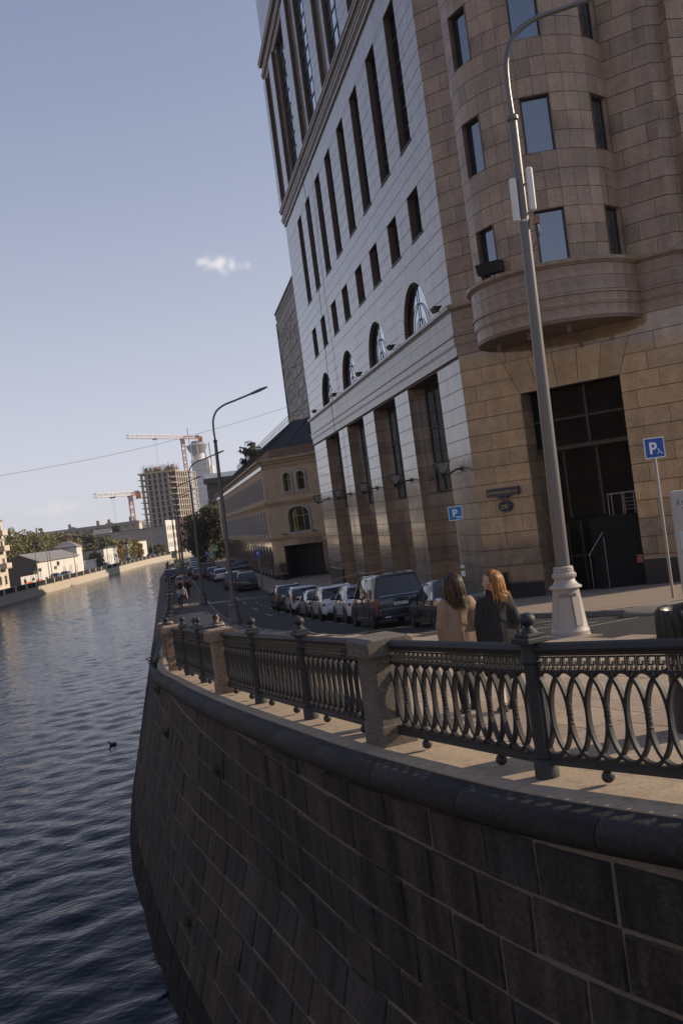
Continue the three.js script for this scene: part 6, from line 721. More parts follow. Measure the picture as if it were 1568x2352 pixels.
// centres: rear-left corner measured, then half a length ahead along the street
const place = (rx, rd, L, W) => [rx + W / 2 * .984 - .178 * L / 2, rd + L / 2 * .984 + .178 * W / 2];
{ let p = place(2.55, 30.3, 4.45, 1.8); car('dark blue-grey hatchback parked nearest the camera, behind the two women', p[0], p[1], { m: M.pBlue, L: 4.45, W: 1.8, H: 1.5, type: 'sedan', belt: .93, wr: .31, plate: ['О177УР', '199'], badge: 1, plateY: .64, badgeY: .86, group: kA, ry: 11 });
  p = place(.72, 35.1, 5.2, 1.95); car('large black pickup truck with a closed canopy, in front of the dark hatchback', p[0], p[1], { m: M.pBlue, L: 5.2, W: 1.95, H: 1.92, type: 'pickup', belt: 1.13, wr: .4, rails: 1, fin: 1, line: 1, plate: ['Р425РР', '197'], plateY: .83, badge: 1, badgeY: 1.02, tail: [.1, .46, .3], pipes: 1, trim: M.chrome, group: kA });
  p = place(-.28, 42.3, 4.4, 1.9); car('white compact off-roader with dark roof glass, just ahead of the black pickup', p[0], p[1], { m: M.pWhite, L: 4.4, W: 1.9, H: 1.64, belt: 1.04, wr: .37, fin: 1, roofM: M.pSilver, tail: [.2, .15, .3], tlY: -.08, group: kA, bumpM: M.pWhite, pipes: 1, mirM: M.pBlack });
  p = place(-1.5, 47.3, 4.6, 1.9); car('white off-roader with wide red tail lamps, third in the row of light cars', p[0], p[1], { m: M.pWhite, L: 4.6, W: 1.9, H: 1.65, belt: 1.02, wr: .37, rails: 1, tail: [.26, .17, .25], tlY: -.1, group: kA, pipes: 1, mirM: M.pBlack });
  p = place(-2.4, 52.6, 4.7, 1.82); car('silver saloon between the two white cars in the row', p[0], p[1], { m: M.pSilver, L: 4.7, W: 1.82, H: 1.46, type: 'sedan', belt: .92, wr: .33, tail: [.2, .16, .25], group: kA, mirM: M.pBlack });
  p = place(-3.55, 58, 4.5, 1.86); car('white hatchback with tall red tail lamps, second from the far end of the row', p[0], p[1], { m: M.pWhite, L: 4.5, W: 1.86, H: 1.6, belt: 1.0, wr: .35, tail: [.14, .5, .3], tlY: .18, group: kA });
  p = place(-4.85, 64, 4.4, 1.84); car('black hatchback with red tail lamps at the far end of the row', p[0], p[1], { m: M.pBlack, L: 4.4, W: 1.84, H: 1.62, belt: 1.0, wr: .35, tail: [.13, .5, .3], tlY: .16, rails: 1, group: kA });
  car('big black off-roader parked nearest along the yellow building', -10.4, 99.8, { m: M.pBlack, L: 4.7, W: 2.0, H: 1.86, belt: 1.1, wr: .4, tail: [.1, .4, .3], rails: 1, plate: ['Т525МН', '777'], group: kB }); car('white and black off-roader just left of the big black one', -12.35, 106, { m: M.pGrey, L: 4.5, W: 1.95, H: 1.85, belt: 1.08, wr: .4, tail: [.12, .4, .3], roofM: M.pWhite, group: kB });
  car('white estate with red tail lamps parked along the yellow building', -16.2, 126, { m: M.pWhite, L: 4.6, W: 1.86, H: 1.62, belt: 1.0, tail: [.14, .4, .3], group: kB }); car('dark car just beyond the white estate', -18.0, 133, { m: M.pBlack, L: 4.5, W: 1.86, H: 1.65, belt: 1.0, group: kB }); car('dark red car in the traffic lane left of the white estate', -21.2, 141, { m: M.pRed, L: 4.4, W: 1.82, H: 1.5, type: 'sedan', belt: .92, group: kB }); car('dark green estate standing across the lane before the trees', -16.0, 146, { m: M.pGreen, L: 4.7, W: 1.85, H: 1.5, belt: .95, ry: 96, group: kB });
  car('orange taxi with a roof sign driving away along the near bank', -20.4, 122, { m: M.pOrange, L: 4.5, W: 1.8, H: 1.5, type: 'sedan', belt: .93, sign: 1, tail: [.18, .16, .3], group: 'cars driving along the near bank' }); car('tall black van-like car ahead of the orange taxi', -25.2, 142, { m: M.pBlack, L: 4.9, W: 1.95, H: 1.85, belt: 1.1, rails: 1, group: 'cars driving along the near bank' });
  const q = [['black car in the far row, the nearest before the crossing signs', -23.6, 152, 'pBlack'], ['grey car in the far row beyond the red one', -24.6, 160, 'pGrey'], ['dark car in the middle of the far row under the trees', -25.6, 168, 'pBlack'], ['silver car with sky on its roof in the far row', -27.0, 177, 'pSilver'], ['pale car near the end of the far row', -28.6, 187, 'pGrey'], ['last car of the far row at the bend', -30.2, 197, 'pSilver']]; q.forEach(([l, x, d, m], i) => car(l, x, d, { m: M[m], L: 4.5, H: 1.5 + (i % 3) * .1, type: i % 2 ? 'sedan' : 'suv', belt: .96, group: 'cars in the far row under the trees' }));
  const fb = [['left dark grey car before the white warehouse on the far bank', 102, 1338, 220, 'pGrey'], ['right silver car before the white warehouse on the far bank', 137, 1330, 228, 'pSilver'], ['teal car parked before the yard wall on the far bank', 229, 1302, 266, 'pGreen'], ['dark car before the grey garage on the far bank', 287, 1291, 296, 'pBlack'], ['dark green car before the right white garage on the far bank', 316, 1287, 312, 'pGreen'], ['black car before the long white garage on the far bank', 337, 1284, 328, 'pBlack'], ['white car near the bend of the far bank', 370, 1278, 352, 'pWhite']]; for (const [l, x, y, d, m] of fb) { const X = m === 'pWhite' ? at(x, y, d)[0] : -64.2; const c = car(l, X, d, { m: M[m], L: 4.5, H: 1.6, belt: .95, ry: 2, group: 'cars parked on the far bank' }); c.position.y = -.02; c.rotation.x = 0; } }
{ // red and white tape between the pillars, clipped shrub by the gateway
  const d = 60, P = [[706, 1342], [760, 1334], [803, 1322], [842, 1317], [882, 1309]].map(([x, y], i) => { const dd = 84 - i * 6, [X, h] = at(x, y, dd); return V(X, h, dd); }); const tp = thing('barrier_tape', 'thin red and white barrier tape strung low between the pillars behind the parked cars', 'barrier tape'); const ct = canvasTex(256, 16, (x) => { for (let i = 0; i < 8; i++) { x.fillStyle = i % 2 ? '#8f8884' : '#8a2a22'; x.fillRect(i * 32, 0, 32, 16); } }); ct.wrapS = THREE.RepeatWrapping; ct.repeat.set(.5, 1); const c = new THREE.CatmullRomCurve3(P), rg = []; for (let i = 0; i <= 40; i++) { const p = c.getPoint(i / 40); rg.push([[-.04, -.003], [.04, -.003], [.04, .003], [-.04, .003]].map(([y, z]) => new THREE.Vector3(p.x, p.y + y, p.z + z))); } const g = loft(rg, { crease: 20 }); { const uv = g.attributes.uv; for (let i = 0; i < uv.count; i++) uv.setXY(i, uv.getY(i), uv.getX(i)); } mesh('tape', g, mat(0xffffff, .5, { map: ct }), tp);
  const [X] = at(655, 1316, 106.5), t = thing('clipped_shrub', 'dark round clipped shrub in a tub beside the gateway of the yellow building', 'shrub', V(X, G(106.5), 106.5)); mesh('tub', lathe([[.3, 0], [.42, .6], [.45, .62], [.4, .66], [0, .6]], 20), M.dkGranite, t); mesh('stem', cyl(.05, .05, .3, 0, .6, 0, 8), mat([.08, .06, .04], .9), t); const pp = []; for (let i = 0; i < 700; i++) { const u = rr(-1, 1), a = rr(0, 6.283), r = .5 * Math.cbrt(rr(.5, 1)), s = Math.sqrt(1 - u * u), q = new THREE.Vector3(r * s * Math.cos(a), 1.3 + r * u, r * s * Math.sin(a)); const e = () => new THREE.Vector3(rr(-1, 1), rr(-1, 1), rr(-1, 1)).multiplyScalar(.07); for (const v of [q.clone().add(e()), q.clone().add(e()), q.clone().add(e())]) pp.push(v.x, v.y, v.z); } const lg = new THREE.BufferGeometry(); lg.setAttribute('position', new THREE.Float32BufferAttribute(pp, 3)); lg.computeVertexNormals(); mesh('foliage', lg, LV.spruce[0], t); }
// ---------------------------------------------------------------- people
const mcMat = new THREE.MeshStandardMaterial();
function sdf(prims, cell, k = .03, fold = 0) { // joined tapered capsules [ax,ay,az,ra, bx,by,bz,rb, (k)] meshed as one surface
  let lo = [1e9, 1e9, 1e9], hi = [-1e9, -1e9, -1e9]; for (const p of prims) for (const o of [0, 4]) for (let c = 0; c < 3; c++) { lo[c] = Math.min(lo[c], p[o + c] - p[o + 3] - .04); hi[c] = Math.max(hi[c], p[o + c] + p[o + 3] + .04); }
  const h = Math.max(hi[0] - lo[0], hi[1] - lo[1], hi[2] - lo[2]) / 2 + cell * 2, c = lo.map((l, i) => (l + hi[i]) / 2), n = Math.min(150, Math.ceil(2 * h / cell)); const mc = new MarchingCubes(n, mcMat, false, false, 160000); mc.isolation = 0; const hs = n / 2;
  const D = prims.map(p => { const d = [p[4] - p[0], p[5] - p[1], p[6] - p[2]]; return [p, d, d[0] * d[0] + d[1] * d[1] + d[2] * d[2] || 1e-9]; }); const y0 = lo, y1 = hi;
  for (let z = 0; z < n; z++) for (let y = 0; y < n; y++) for (let x = 0; x < n; x++) { const X = c[0] + (x - hs) / hs * h, Y = c[1] + (y - hs) / hs * h, Z = c[2] + (z - hs) / hs * h; let f = 1; const i = z * n * n + y * n + x; if (X < y0[0] || X > y1[0] || Y < y0[1] || Y > y1[1] || Z < y0[2] || Z > y1[2]) { mc.field[i] = -.1; continue; }
    for (const [p, d, dd] of D) { const t = clamp(((X - p[0]) * d[0] + (Y - p[1]) * d[1] + (Z - p[2]) * d[2]) / dd); const q = Math.hypot(X - p[0] - d[0] * t, Y - p[1] - d[1] * t, (Z - p[2] - d[2] * t) * (p[9] ?? 1)) - lerp(p[3], p[7], t); const kk = p[8] ?? k, hh = clamp(.5 + .5 * (f - q) / kk); f = lerp(f, q, hh) - kk * hh * (1 - hh); } if (fold && Math.abs(f) < .05) f += fold * (vnoise(X * 11 + 40, Y * 1.7 + Z * 6 + 40, 97) + .6 * vnoise(X * 23 + 9 + Z * 9, Y * 3.1 + 50, 97) - .8); mc.field[i] = -f; }
  mc.update(); const m = mc.count, P = new Float32Array(m * 3), N = new Float32Array(m * 3); for (let i = 0; i < m; i++) for (let q = 0; q < 3; q++) { P[3 * i + q] = c[q] + mc.positionArray[3 * i + q] * h; N[3 * i + q] = mc.normalArray[3 * i + q]; } const g = new THREE.BufferGeometry(); g.setAttribute('position', new THREE.BufferAttribute(P, 3)); g.setAttribute('normal', new THREE.BufferAttribute(N, 3)); { const e1 = new THREE.Vector3(), e2 = new THREE.Vector3(), n0 = new THREE.Vector3(); let s = 0; for (let i = 0; i < Math.min(m, 900); i += 3) { const v = (k) => new THREE.Vector3().fromArray(P, 3 * (i + k)); e1.copy(v(1)).sub(v(0)); e2.copy(v(2)).sub(v(0)); n0.crossVectors(e1, e2); s += n0.dot(new THREE.Vector3().fromArray(N, 3 * i)); } if (s < 0) { for (let i = 0; i < m; i += 3) for (let q = 0; q < 3; q++) { const a = P[3 * (i + 1) + q]; P[3 * (i + 1) + q] = P[3 * (i + 2) + q]; P[3 * (i + 2) + q] = a; const b = N[3 * (i + 1) + q]; N[3 * (i + 1) + q] = N[3 * (i + 2) + q]; N[3 * (i + 2) + q] = b; } } } return planarUV(g); }
const SK = mat([.50, .30, .22], .6), cloth = (c, r = .9) => mat(c, r, { P: 1, sheen: .4, sheenRoughness: .6, sheenColor: new THREE.Color(...c.map(v => Math.min(1, v * 1.5))), bumpMap: T_rough, bumpScale: .002 });
function headGeo(cell = .0042) { return sdf([[0, .115, .012, .078, 0, .13, -.005, .082], [0, .085, -.03, .066, 0, .05, -.045, .052], [0, .015, -.062, .026, 0, .035, -.052, .04], [0, .095, -.082, .012, 0, .062, -.101, .0125, .012], [-.012, .06, -.088, .010, .012, .06, -.088, .010, .012], [-.02, .032, -.078, .0095, .02, .032, -.078, .0095, .01], [-.016, .024, -.075, .010, .016, .024, -.075, .010, .01], [-.035, .112, -.066, .016, .035, .112, -.066, .016, .02], [-.045, .07, -.055, .022, -.03, .06, -.06, .022], [.045, .07, -.055, .022, .03, .06, -.06, .022], [-.078, .09, .012, .012, -.08, .06, .004, .01, .012], [.078, .09, .012, .012, .08, .06, .004, .01, .012], [0, .03, .01, .05, 0, -.10, .03, .052, .03]], cell, .022); }
function hairStrands(g, n, mats, o) { // soft locks that leave the crown, follow the skull and fall to the shoulders
  for (let k = 0; k < mats.length; k++) { const l = []; for (let i = 0; i < n; i++) { const a = rr(o.a0, o.a1) * R, up = Math.pow(rnd(), .7) * .92, r0 = .094, cr = new THREE.Vector3(o.part ?? 0, .228, -.005); const el = lerp(80, 5, up) * R; const s = new THREE.Vector3(Math.sin(a) * r0 * Math.cos(el) * .95, .115 + r0 * 1.08 * Math.sin(el), Math.cos(a) * r0 * Math.cos(el) * 1.12 + .01); const st = cr.clone().lerp(s, .2); const len = o.len * rr(.86, 1.06), sp = o.spread ?? .02, out = rr(.0, .028); const side = new THREE.Vector3(Math.sin(a), 0, Math.cos(a) * 1.15); const p1 = s.clone().add(side.clone().multiplyScalar(.008 + out * .4)), p2 = side.clone().multiplyScalar(.092 + out).add(new THREE.Vector3(0, .08, .012)), p3 = side.clone().multiplyScalar(.094 + out + rr(-.01, .012)).add(new THREE.Vector3(o.wind * .35, -.03, .012)), p4 = side.clone().multiplyScalar(.085 + out * 1.4 + rr(-.02, sp)).add(new THREE.Vector3(o.wind * .8 + rr(-.012, .012), .2 - len * .85, .018)), p5 = side.clone().multiplyScalar(.078 + out * 1.5 + rr(-.025, sp * 1.6)).add(new THREE.Vector3(o.wind + rr(-.02, .025), .2 - len, .02)); const c = new THREE.CatmullRomCurve3([st, p1, p2, p3, p4, p5]); const w = rr(.0022, .0048), N = 10, rg = []; for (let j = 0; j <= N; j++) { const t = j / N, p = c.getPoint(t), ww = w * (.55 + .6 * Math.sin(Math.PI * Math.min(1, t * 1.05 + .08))) * (t > .92 ? .5 : 1), tn = side.clone().cross(new THREE.Vector3(0, 1, 0)).normalize(); rg.push([[1, 0], [0, .5], [-1, 0], [0, -.5]].map(([x, y]) => p.clone().addScaledVector(tn, x * ww).addScaledVector(side, y * ww))); } l.push(loft(rg, { crease: 70 })); } mesh('hair_lock', l, mats[k], g); } }
const hairM = (c) => mat(c, .45, { P: 1, specularIntensity: .6 });
function woman(label, X, d, ry, o) {
  const t = thing('person', label, 'person', V(X, G(d), d), ry * R, 'two women walking close together'); const S = o.S ?? 1; t.scale.setScalar(S);
  // legs, skin and shoes
  const hip = .86, st = o.step ?? .12; const leg = (s, f) => [[s * .085, hip, 0, .092, s * .08, .47, f * .1 - .03, .062, .03], [s * .08, .47, f * .1 - .03, .062, s * .08, .1, f * .2 + .02, .044, .03]];
  mesh('trousers', sdf([...leg(-1, st * 3), ...leg(1, -st * 3), [-.07, .9, 0, .11, .07, .9, 0, .11]], .016, .04), o.legM, t); for (const [s, f] of [[-1, st * 3], [1, -st * 3]]) mesh('shoe', sdf([[s * .08, .055, f * .2 + .035, .042, s * .085, .04, f * .2 - .13, .036], [s * .08, .03, f * .2 + .05, .03, s * .08, .11, f * .2 + .03, .05]], .009, .03), M.black, t);
  // coat: torso, skirt and sleeves, one surface
  const sh = 1.36, hem = o.hem, cw = o.cw ?? 1; const P = [[-.10 * cw, 1.28, .0, .105, .10 * cw, 1.28, 0, .105], [0, 1.2, 0, .135, 0, 1.0, .01, .145, .06], [-.07, 1.05, .005, .12, .07, 1.05, .005, .12, .05], [-.07 * cw, .98, .0, .13, -.085 * cw, hem, .01, .125 + (o.flare ?? .02), .06], [.07 * cw, .98, 0, .13, .085 * cw, hem, .01, .125 + (o.flare ?? .02), .06], [0, .95, .02, .13, 0, hem, .03, .13, .06], [0, 1.36, .012, .075, 0, 1.41, .005, .06, .05], [-.045, 1.405, .03, .028, .045, 1.405, .03, .028, .03]];
  for (const s of [-1, 1]) { const f = s * (o.swing ?? .04); P.push([s * .155 * cw, sh - .035, .005, .066, s * .215 * cw, 1.08, .03 + f, .058, .04], [s * .215 * cw, 1.08, .03 + f, .058, s * .20 * cw, .86, -.06 + f, .047, .025]); } for (const p of P) p[9] = p[9] ?? 1.12; mesh('coat', sdf(P, .0115, .035, .02), o.coatM, t); mesh('back_seam', cbox(.004, .5, .006, .0, 1.1, .152), o.seamM, t); for (const s of [-1, 1]) mesh('armhole_seam', tube([[s * .15, 1.37, .075], [s * .152, 1.25, .118], [s * .158, 1.05, .115]].map(a => new THREE.Vector3(...a)), .004, 14, 5), o.seamM, t);
  for (const s of [-1, 1]) { const f = s * (o.swing ?? .04), bx0 = s * .198 * cw, by = .845, bz = -.075 + f; const H = [[bx0, by + .02, bz + .01, .026, bx0, by - .045, bz - .012, .033]]; [[-.028, .062], [-.009, .078], [.01, .075], [.027, .058]].forEach(([o2, L], i) => { H.push([bx0 - s * .012, by - .05, bz - .012 + o2, .0105, bx0 - s * .016, by - .05 - L * .55, bz - .016 + o2 * 1.05, .0095, .008], [bx0 - s * .016, by - .05 - L * .55, bz - .016 + o2 * 1.05, .0095, bx0 - s * .03, by - .05 - L, bz - .018 + o2, .0085, .008]); }); H.push([bx0, by - .015, bz - .03, .012, bx0 - s * .01, by - .06, bz - .056, .0105, .01]); mesh('hand', sdf(H, .005, .014), SK, t); }
  const hd = part('head', t); hd.position.set(0, 1.475, -.012); hd.rotation.y = (o.head ?? 0) * R; mesh('face', headGeo(), SK, hd); for (const s of [-1, 1]) { mesh('eye', sph(.0115, s * .031, .082, -.079, 1, .7, .6, 12, 8), M.white, hd); mesh('iris', sph(.006, s * .031, .082, -.0855, 1, 1, .5, 10, 8), mat([.05, .03, .02], .2), hd); mesh('eyebrow', tube([[s * .016, .104, -.083], [s * .034, .109, -.079], [s * .048, .103, -.07]].map(a => new THREE.Vector3(...a)), .0035, 10, 5), o.hairM[0], hd); } mesh('lips', sph(.02, 0, .028, -.084, 1, .32, .35, 14, 8), mat([.38, .14, .11], .5), hd);
  const hr = part('hair', t); hr.position.copy(hd.position); hr.rotation.y = hd.rotation.y; mesh('hair_cap', sdf([[0, .125, .022, .088, 0, .14, .004, .084], [-.07, .1, .02, .03, -.08, -.06, .03, .035], [.07, .1, .02, .03, .08, -.06, .03, .035], [-.04, .08, .075, .045, -.045, -.06, .075, .05], [.04, .08, .075, .045, .045, -.06, .075, .05], [0, .19, -.04, .02, 0, .2, .03, .025]], .006, .03), o.hairM[0], hr); hairStrands(hr, o.nh ?? 240, o.hairM, o.hair); return t;
}
woman('woman in a beige coat with long dark hair, walking left of the fair-haired woman', 1.20, 11.75, 6, { S: .985, hem: .78, coatM: cloth([.30, .21, .145]), seamM: mat([.2, .13, .085], .9), legM: cloth([.014, .014, .016]), hairM: [hairM([.014, .009, .006]), hairM([.022, .013, .008]), hairM([.11, .055, .022])], hair: { a0: -112, a1: 112, len: .40, wind: .01, part: .02 }, step: .16, cw: 1.04 });
const w2 = woman('woman in a black coat with sunlit auburn hair, her face turned left to her companion', 1.60, 11.42, 8, { S: .975, hem: .55, head: 74, coatM: cloth([.022, .020, .021]), seamM: mat([.01, .01, .01], .9), legM: cloth([.55, .47, .40]), hairM: [hairM([.14, .058, .018]), hairM([.36, .16, .045]), hairM([.52, .27, .085])], hair: { a0: -98, a1: 128, len: .37, wind: .05, spread: .05, part: 0 }, step: .12, flare: .03, nh: 260 });
mesh('shoulder_bag', [rbox(.12, .28, .22, .05, .29, .62, .03, 4), tube([[.17, 1.39, .03], [.26, 1.1, .06], [.29, .78, .04]].map(a => new THREE.Vector3(...a)), .012, 20, 6)], M.black, w2);
function walker(label, X, d, ry, o) { // people some eighty metres off
  const t = thing('person', label, 'person', V(X, G(d), d), ry * R), S = o.h / 1.72; t.scale.setScalar(S); const c = .02, f = o.step ?? .2, sit = o.sit; const lg = sit ? [-1, 1].flatMap(s => [[s * .09, .5, 0, .085, s * .1, .5, -.42, .06, .03], [s * .1, .5, -.42, .06, s * .1, .1, -.44, .045, .03]]) : [-1, 1].flatMap(s => [[s * .09, .9, 0, .09, s * .095, .48, -s * f * .35 - .03, .062, .03], [s * .095, .48, -s * f * .35 - .03, .062, s * .095, .09, -s * f * .6 + .03, .045, .03]]); const dy = sit ? -.4 : 0;
  mesh('trousers', sdf([...lg, [-.07, .93 + dy, 0, .105, .07, .93 + dy, 0, .105]], c, .04), o.legM, t); for (const s of [-1, 1]) mesh('shoe', sdf(sit ? [[s * .1, .05, -.4, .045, s * .1, .04, -.56, .038]] : [[s * .095, .05, -s * f * .6 + .05, .045, s * .1, .04, -s * f * .6 - .12, .038]], .015), o.shoeM ?? M.black, t);
  const P = [[-.1, 1.36 + dy, 0, .1, .1, 1.36 + dy, 0, .1], [0, 1.3 + dy, 0, .13, 0, (o.hem ?? .95) + dy, 0, .14, .06], [0, 1.42 + dy, 0, .06, 0, 1.46 + dy, 0, .05]], A = o.arms ?? [[.04, -.02], [-.04, .02]], hands = []; [-1, 1].forEach((s, i) => { const [e, w] = A[i], ey = 1.14 + dy, wy = (o.armUp?.[i] ? 1.18 : .9) + dy, wz = o.armUp?.[i] ? -.28 : w - .06, wx = o.armUp?.[i] ? s * .06 : s * .23; P.push([s * .165, 1.39 + dy, 0, .062, s * .225, ey, e, .052, .03], [s * .225, ey, e, .052, wx, wy, wz, .042, .02]); hands.push([wx, wy, wz, .034, wx - s * .005, wy - (o.armUp?.[i] ? 0 : .09), wz - (o.armUp?.[i] ? .07 : .02), .03, .01]); }); mesh('top', sdf(P, c, .035), o.topM, t); hands.forEach(h => mesh('hand', sdf([h, [h[0], h[1] - .03, h[2] - .03, .012, h[0], h[1] - .07, h[2] - .05, .01, .01]], .012, .01), SK, t));
  const hd = part('head', t); hd.position.set(0, 1.49 + dy, o.nod ? -.03 : 0); hd.rotation.y = (o.head ?? 0) * R; hd.rotation.x = o.nod ? -.45 : 0; mesh('face', headGeo(.009), SK, hd); mesh('hair', sdf([[0, .13, .02, .09, 0, .15, .0, .083], [0, .08, .045, .06, 0, -.01, .05, .05], ...(o.long ? [[0, .08, .06, .07, 0, -.12, .07, .06]] : [])], .011), o.hairM, hd); if (o.extra) o.extra(t, dy); return t;
}
const dk = cloth([.022, .021, .024]), jeans = cloth([.06, .07, .09]), dkH = mat([.025, .017, .012], .5);
walker('man in a white shirt standing at the railing looking at his phone', -14.1, 82, 150, { h: 1.78, topM: cloth([.42, .41, .42]), legM: jeans, hairM: dkH, step: .05, armUp: [1, 1], nod: 1, head: -10, extra: (t) => mesh('phone', rbox(.08, .15, .012, .005, 0, 1.2, -.36), M.black, t) });
walker('woman in an open pink coat and dark trousers walking towards the camera', -14.4, 86, 176, { h: 1.66, topM: cloth([.35, .31, .30]), legM: cloth([.03, .033, .05]), hairM: dkH, long: 1, hem: .95, shoeM: M.white, extra: (t) => { mesh('open_coat', [sdf([[-.17, 1.42, .03, .06, -.22, .62, .04, .08], [-.1, 1.36, .06, .07, -.12, .6, .08, .1]], .02), sdf([[.17, 1.42, .03, .06, .22, .62, .04, .08], [.1, 1.36, .06, .07, .12, .6, .08, .1]], .02)], cloth([.36, .19, .17]), t); } });
walker('woman in dark clothes walking behind the one in pink', -17.2, 101, 178, { h: 1.68, topM: dk, legM: cloth([.05, .045, .05]), hairM: dkH, long: 1, hem: .7 }); walker('man in a black T-shirt walking at the kerb side of the group', -16.0, 98, 178, { h: 1.8, topM: dk, legM: cloth([.035, .035, .04]), hairM: dkH, extra: (t) => mesh('carrier_bag', sdf([[.27, .72, -.05, .1, .27, .6, -.05, .11]], .02), mat([.03, .03, .032], .5), t) });
walker('lone person in dark clothes far along the near bank, in a patch of sun', -27.0, 152, 170, { h: 1.75, topM: dk, legM: jeans, hairM: dkH }); walker('person in dark clothes with a rucksack on the far bank at the crossing', -64.4, 199, 30, { h: 1.76, topM: dk, legM: jeans, hairM: dkH }).position.y = 0; walker('second person in dark clothes on the far bank near the crossing', -64.6, 205, 200, { h: 1.72, topM: dk, legM: jeans, hairM: dkH }).position.y = 0;
{ // bench party behind the granite pillar
  const bench = (l, X, d, ry) => { const t = thing('park_bench', l, 'bench', V(X, G(d), d), ry * R); for (let i = 0; i < 4; i++) mesh('seat_slat', cbox(1.7, .035, .085, 0, .45, -.15 + i * .1), mat([.10, .085, .07], .7), t); for (let i = 0; i < 3; i++) mesh('back_slat', cbox(1.7, .085, .03, 0, .58 + i * .12, .24 + i * .02), mat([.06, .05, .045], .7), t); for (const s of [-.7, .7]) mesh('leg', merge([cbox(.05, .45, .4, s, .22, .02), cbox(.04, .5, .04, s, .65, .25)]), M.black, t); };
  const d = 28.2, [x] = at(498, 1432, d); bench('dark slatted bench behind the railing where the striped person sits', x - .55, d + .1, -5); bench('empty dark bench just beyond the occupied one', x - 1.35, d + 3.6, 8);
  const st = canvasTex(64, 256, (c) => { for (let i = 0; i < 16; i++) { c.fillStyle = i % 2 ? '#9a9390' : '#16171c'; c.fillRect(0, i * 16, 64, 16); } }); st.wrapS = st.wrapT = THREE.RepeatWrapping; st.repeat.set(1, 1.55); walker('person with a dark plait in a striped top sitting behind the granite pillar', x, d - .05, 12, { h: 1.66, sit: 1, topM: mat(0xffffff, .9, { map: st }), legM: dk, hairM: dkH, head: -35, extra: (t, dy) => mesh('plait', tube([[0, 1.6, .09], [-.05, 1.48, .12], [-.12, 1.32, .15], [-.14, 1.18, .15]].map(([a, b, c]) => new THREE.Vector3(a, b + dy, c)), .026, 20, 8), dkH, t) }); walker('person in black leaning forward on the bench left of the striped person', x - .62, d, 8, { h: 1.62, sit: 1, topM: dk, legM: dk, hairM: mat([.045, .025, .016], .5), nod: 1 });
  const bg = thing('shoulder_bag', 'dark bag lying on the bench end left of the seated people', 'bag', V(x - 1.15, G(d) + .47, d + .05)); mesh('bag_body', sdf([[-.12, .1, 0, .1, .12, .1, 0, .1]], .015), M.black, bg); mesh('strap', tube([[-.15, .15, 0], [0, .34, 0], [.15, .15, 0]].map(a => new THREE.Vector3(...a)), .012, 16, 6), M.black, bg); }
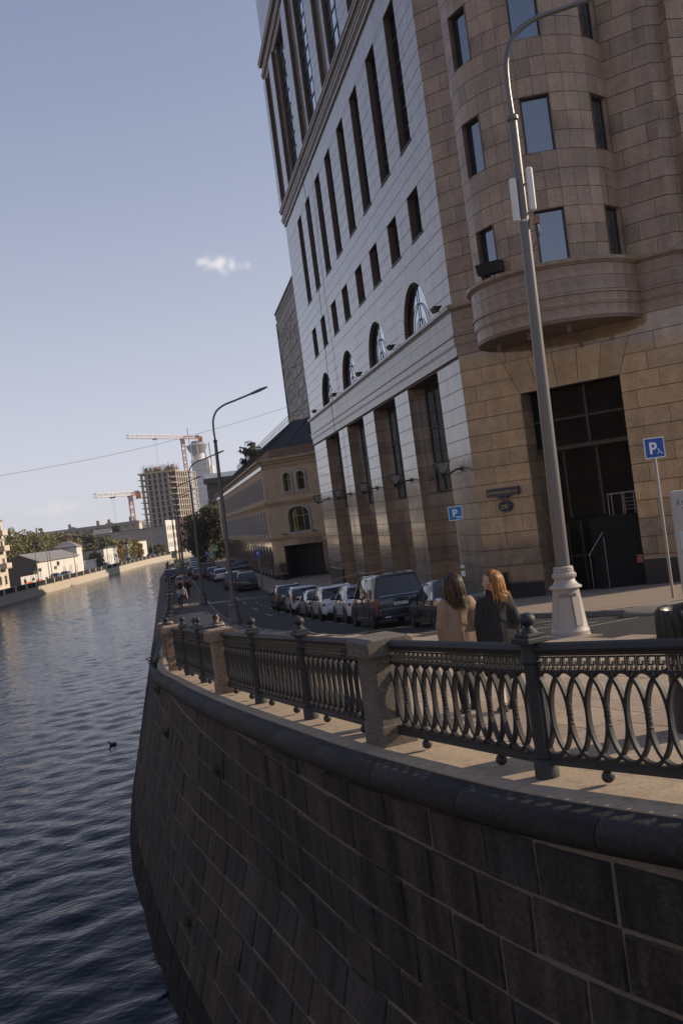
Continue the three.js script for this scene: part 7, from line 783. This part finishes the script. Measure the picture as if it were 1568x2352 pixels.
// ---------------------------------------------------------------- far bank furniture, cable, duck, weeds
{ const base = []; [[76, 1322, 206], [100, 1318, 214], [117, 1300, 216], [150, 1300, 235], [232, 1290, 268], [266, 1284, 296], [344, 1284, 332]].forEach(([x, y, d], i) => { const lab = ['left of the warehouse gable', 'in front of the warehouse gable corner', 'at the near end of the white warehouse wall', 'in the middle of the white warehouse wall', 'before the yard wall', 'before the grey garage', 'at the end of the garages'][i]; const X = -63.9; if (!base.length) { const t = thing('far_lamp', `slim lamp post on the far bank ${lab}`, 'street lamp', V(X, 0, d), 0, 'lamp posts on the far bank'); mesh('pole', cyl(.11, .07, 7.2, 0, 0, 0, 8), mat([.2, .19, .18], .5), t); mesh('foot', cyl(.24, .16, 1.2, 0, 0, 0, 10), mat([.2, .19, .18], .5), t); mesh('arm', tube([[0, 7.2, 0], [0, 8, 0], [-.5, 8.6, 0], [-2, 8.9, 0]].map(a => new THREE.Vector3(...a)), .05, 20, 6), mat([.2, .19, .18], .5), t); mesh('lamp_head', rbox(.7, .1, .25, .04, -2.3, 8.95, 0), mat([.2, .19, .18], .5), t); base.push(t); } else copyOf(base[0], `slim lamp post on the far bank ${lab}`, V(X, 0, d)); });
  const f = thing('construction_fence', 'grey sheet fence with red and white barriers at the corner of the warehouse', 'fence', V(-65.2, 0, 199), 90 * R); for (let i = 0; i < 7; i++) mesh('sheet_panel', bx(i * 2, i * 2 + 1.96, 0, 2.1, -.06, 0), mat([.55, .53, .52], .6), f); for (let i = 0; i < 6; i++) mesh('barrier', bx(i * 2.2 - .5, i * 2.2 + 1.5, 0, .9, .8, 1.1), i % 3 === 2 ? M.white : mat([.62, .13, .05], .6), f);
  const [x0, h0] = at(-30, 1098, 120), [x1, h1] = at(700, 922, 130); const cb = thing('overhead_cable', 'thin dark cable crossing the sky from the left edge to the tower block', 'cable'); const a = V(x0, h0, 120), b = V(x1, h1, 130), pts = []; for (let i = 0; i <= 12; i++) { const p = a.clone().lerp(b, i / 12); p.y -= Math.sin(Math.PI * i / 12) * .9; pts.push(p); } mesh('wire', tube(pts, .022, 60, 5), mat([.22, .22, .24], .6), cb);
  const rc = thing('roof_cable', 'thin cable hanging down the street face from the ledge past the last lantern', 'cable'); const F = FW.clone(); F.setPosition(ROOT); const w = (s, y, z) => new THREE.Vector3(-s, y, z).applyMatrix4(F); mesh('wire', tube([w(30, 33, .4), w(30.3, 24, .2), w(30.6, 15.2, .35), w(30.9, 12, .3), w(31, 3, .25)], .022, 50, 5), mat([.1, .09, .085], .6), rc); }
{ const d = 39.8, [X] = at(260, 1712, d), t = thing('duck', 'small dark duck swimming on the canal near the wall', 'duck', V(X, WATER, d), 120 * R); t.scale.setScalar(.75); mesh('duck_body', sdf([[0, .05, .1, .07, 0, .06, -.1, .085], [0, .08, .18, .03, 0, .12, .25, .015], [0, .1, -.14, .045, 0, .2, -.19, .03], [0, .21, -.2, .042, 0, .215, -.22, .04], [0, .2, -.24, .018, 0, .195, -.3, .014, .01]], .012, .03), mat([.035, .03, .026], .7), t); for (const s of [-1, 1]) mesh('wing', sph(.06, s * .06, .09, .05, .4, .7, 2, 12, 8), mat([.055, .045, .035], .7), t); }
{ const gm = mat([.06, .06, .03], .9, { side: THREE.DoubleSide }); const weed = (l, s, h, n, H, off = .03) => { const t = thing('weed', l, 'weed', wp(s, h, off)); const bl = []; for (let i = 0; i < n; i++) { const a = rr(0, 6.28), L = H * rr(.5, 1), r = L * rr(.2, .7), p = [[0, 0, 0], [Math.cos(a) * r * .4, L * .55, Math.sin(a) * r * .4], [Math.cos(a) * r, L * rr(.6, 1), Math.sin(a) * r]].map(q => new THREE.Vector3(...q)); bl.push(tube(p, .006, 6, 3)); for (let k = 1; k < 5; k++) { const q = p[0].clone().lerp(p[2], k / 5); q.y += L * .1; bl.push(sph(.022, q.x, q.y, q.z, 1.5, .5, 1, 6, 4)); } } mesh('leaves', bl, gm, t); };
  weed('tall dry weed growing by the granite pillar at the bend of the coping', rail.sAt(25.2), 3.1, 16, .5, .02); weed('small weed hanging on the coping near the bend', rail.sAt(24.3), 2.6, 9, .35); weed('small tuft in a joint of the wall below the bend', rail.sAt(21.5), 2.1, 8, .3); weed('tuft low on the wall near the water', rail.sAt(17.2), -.2, 9, .3); weed('dark tuft in the upper joint of the wall under the third railing bay', rail.sAt(16.2), 2.45, 9, .28); weed('tuft in the sloping joint low on the wall, nearest the camera', rail.sAt(12.4), .1, 9, .28); }
renderer.render(scene, camera);
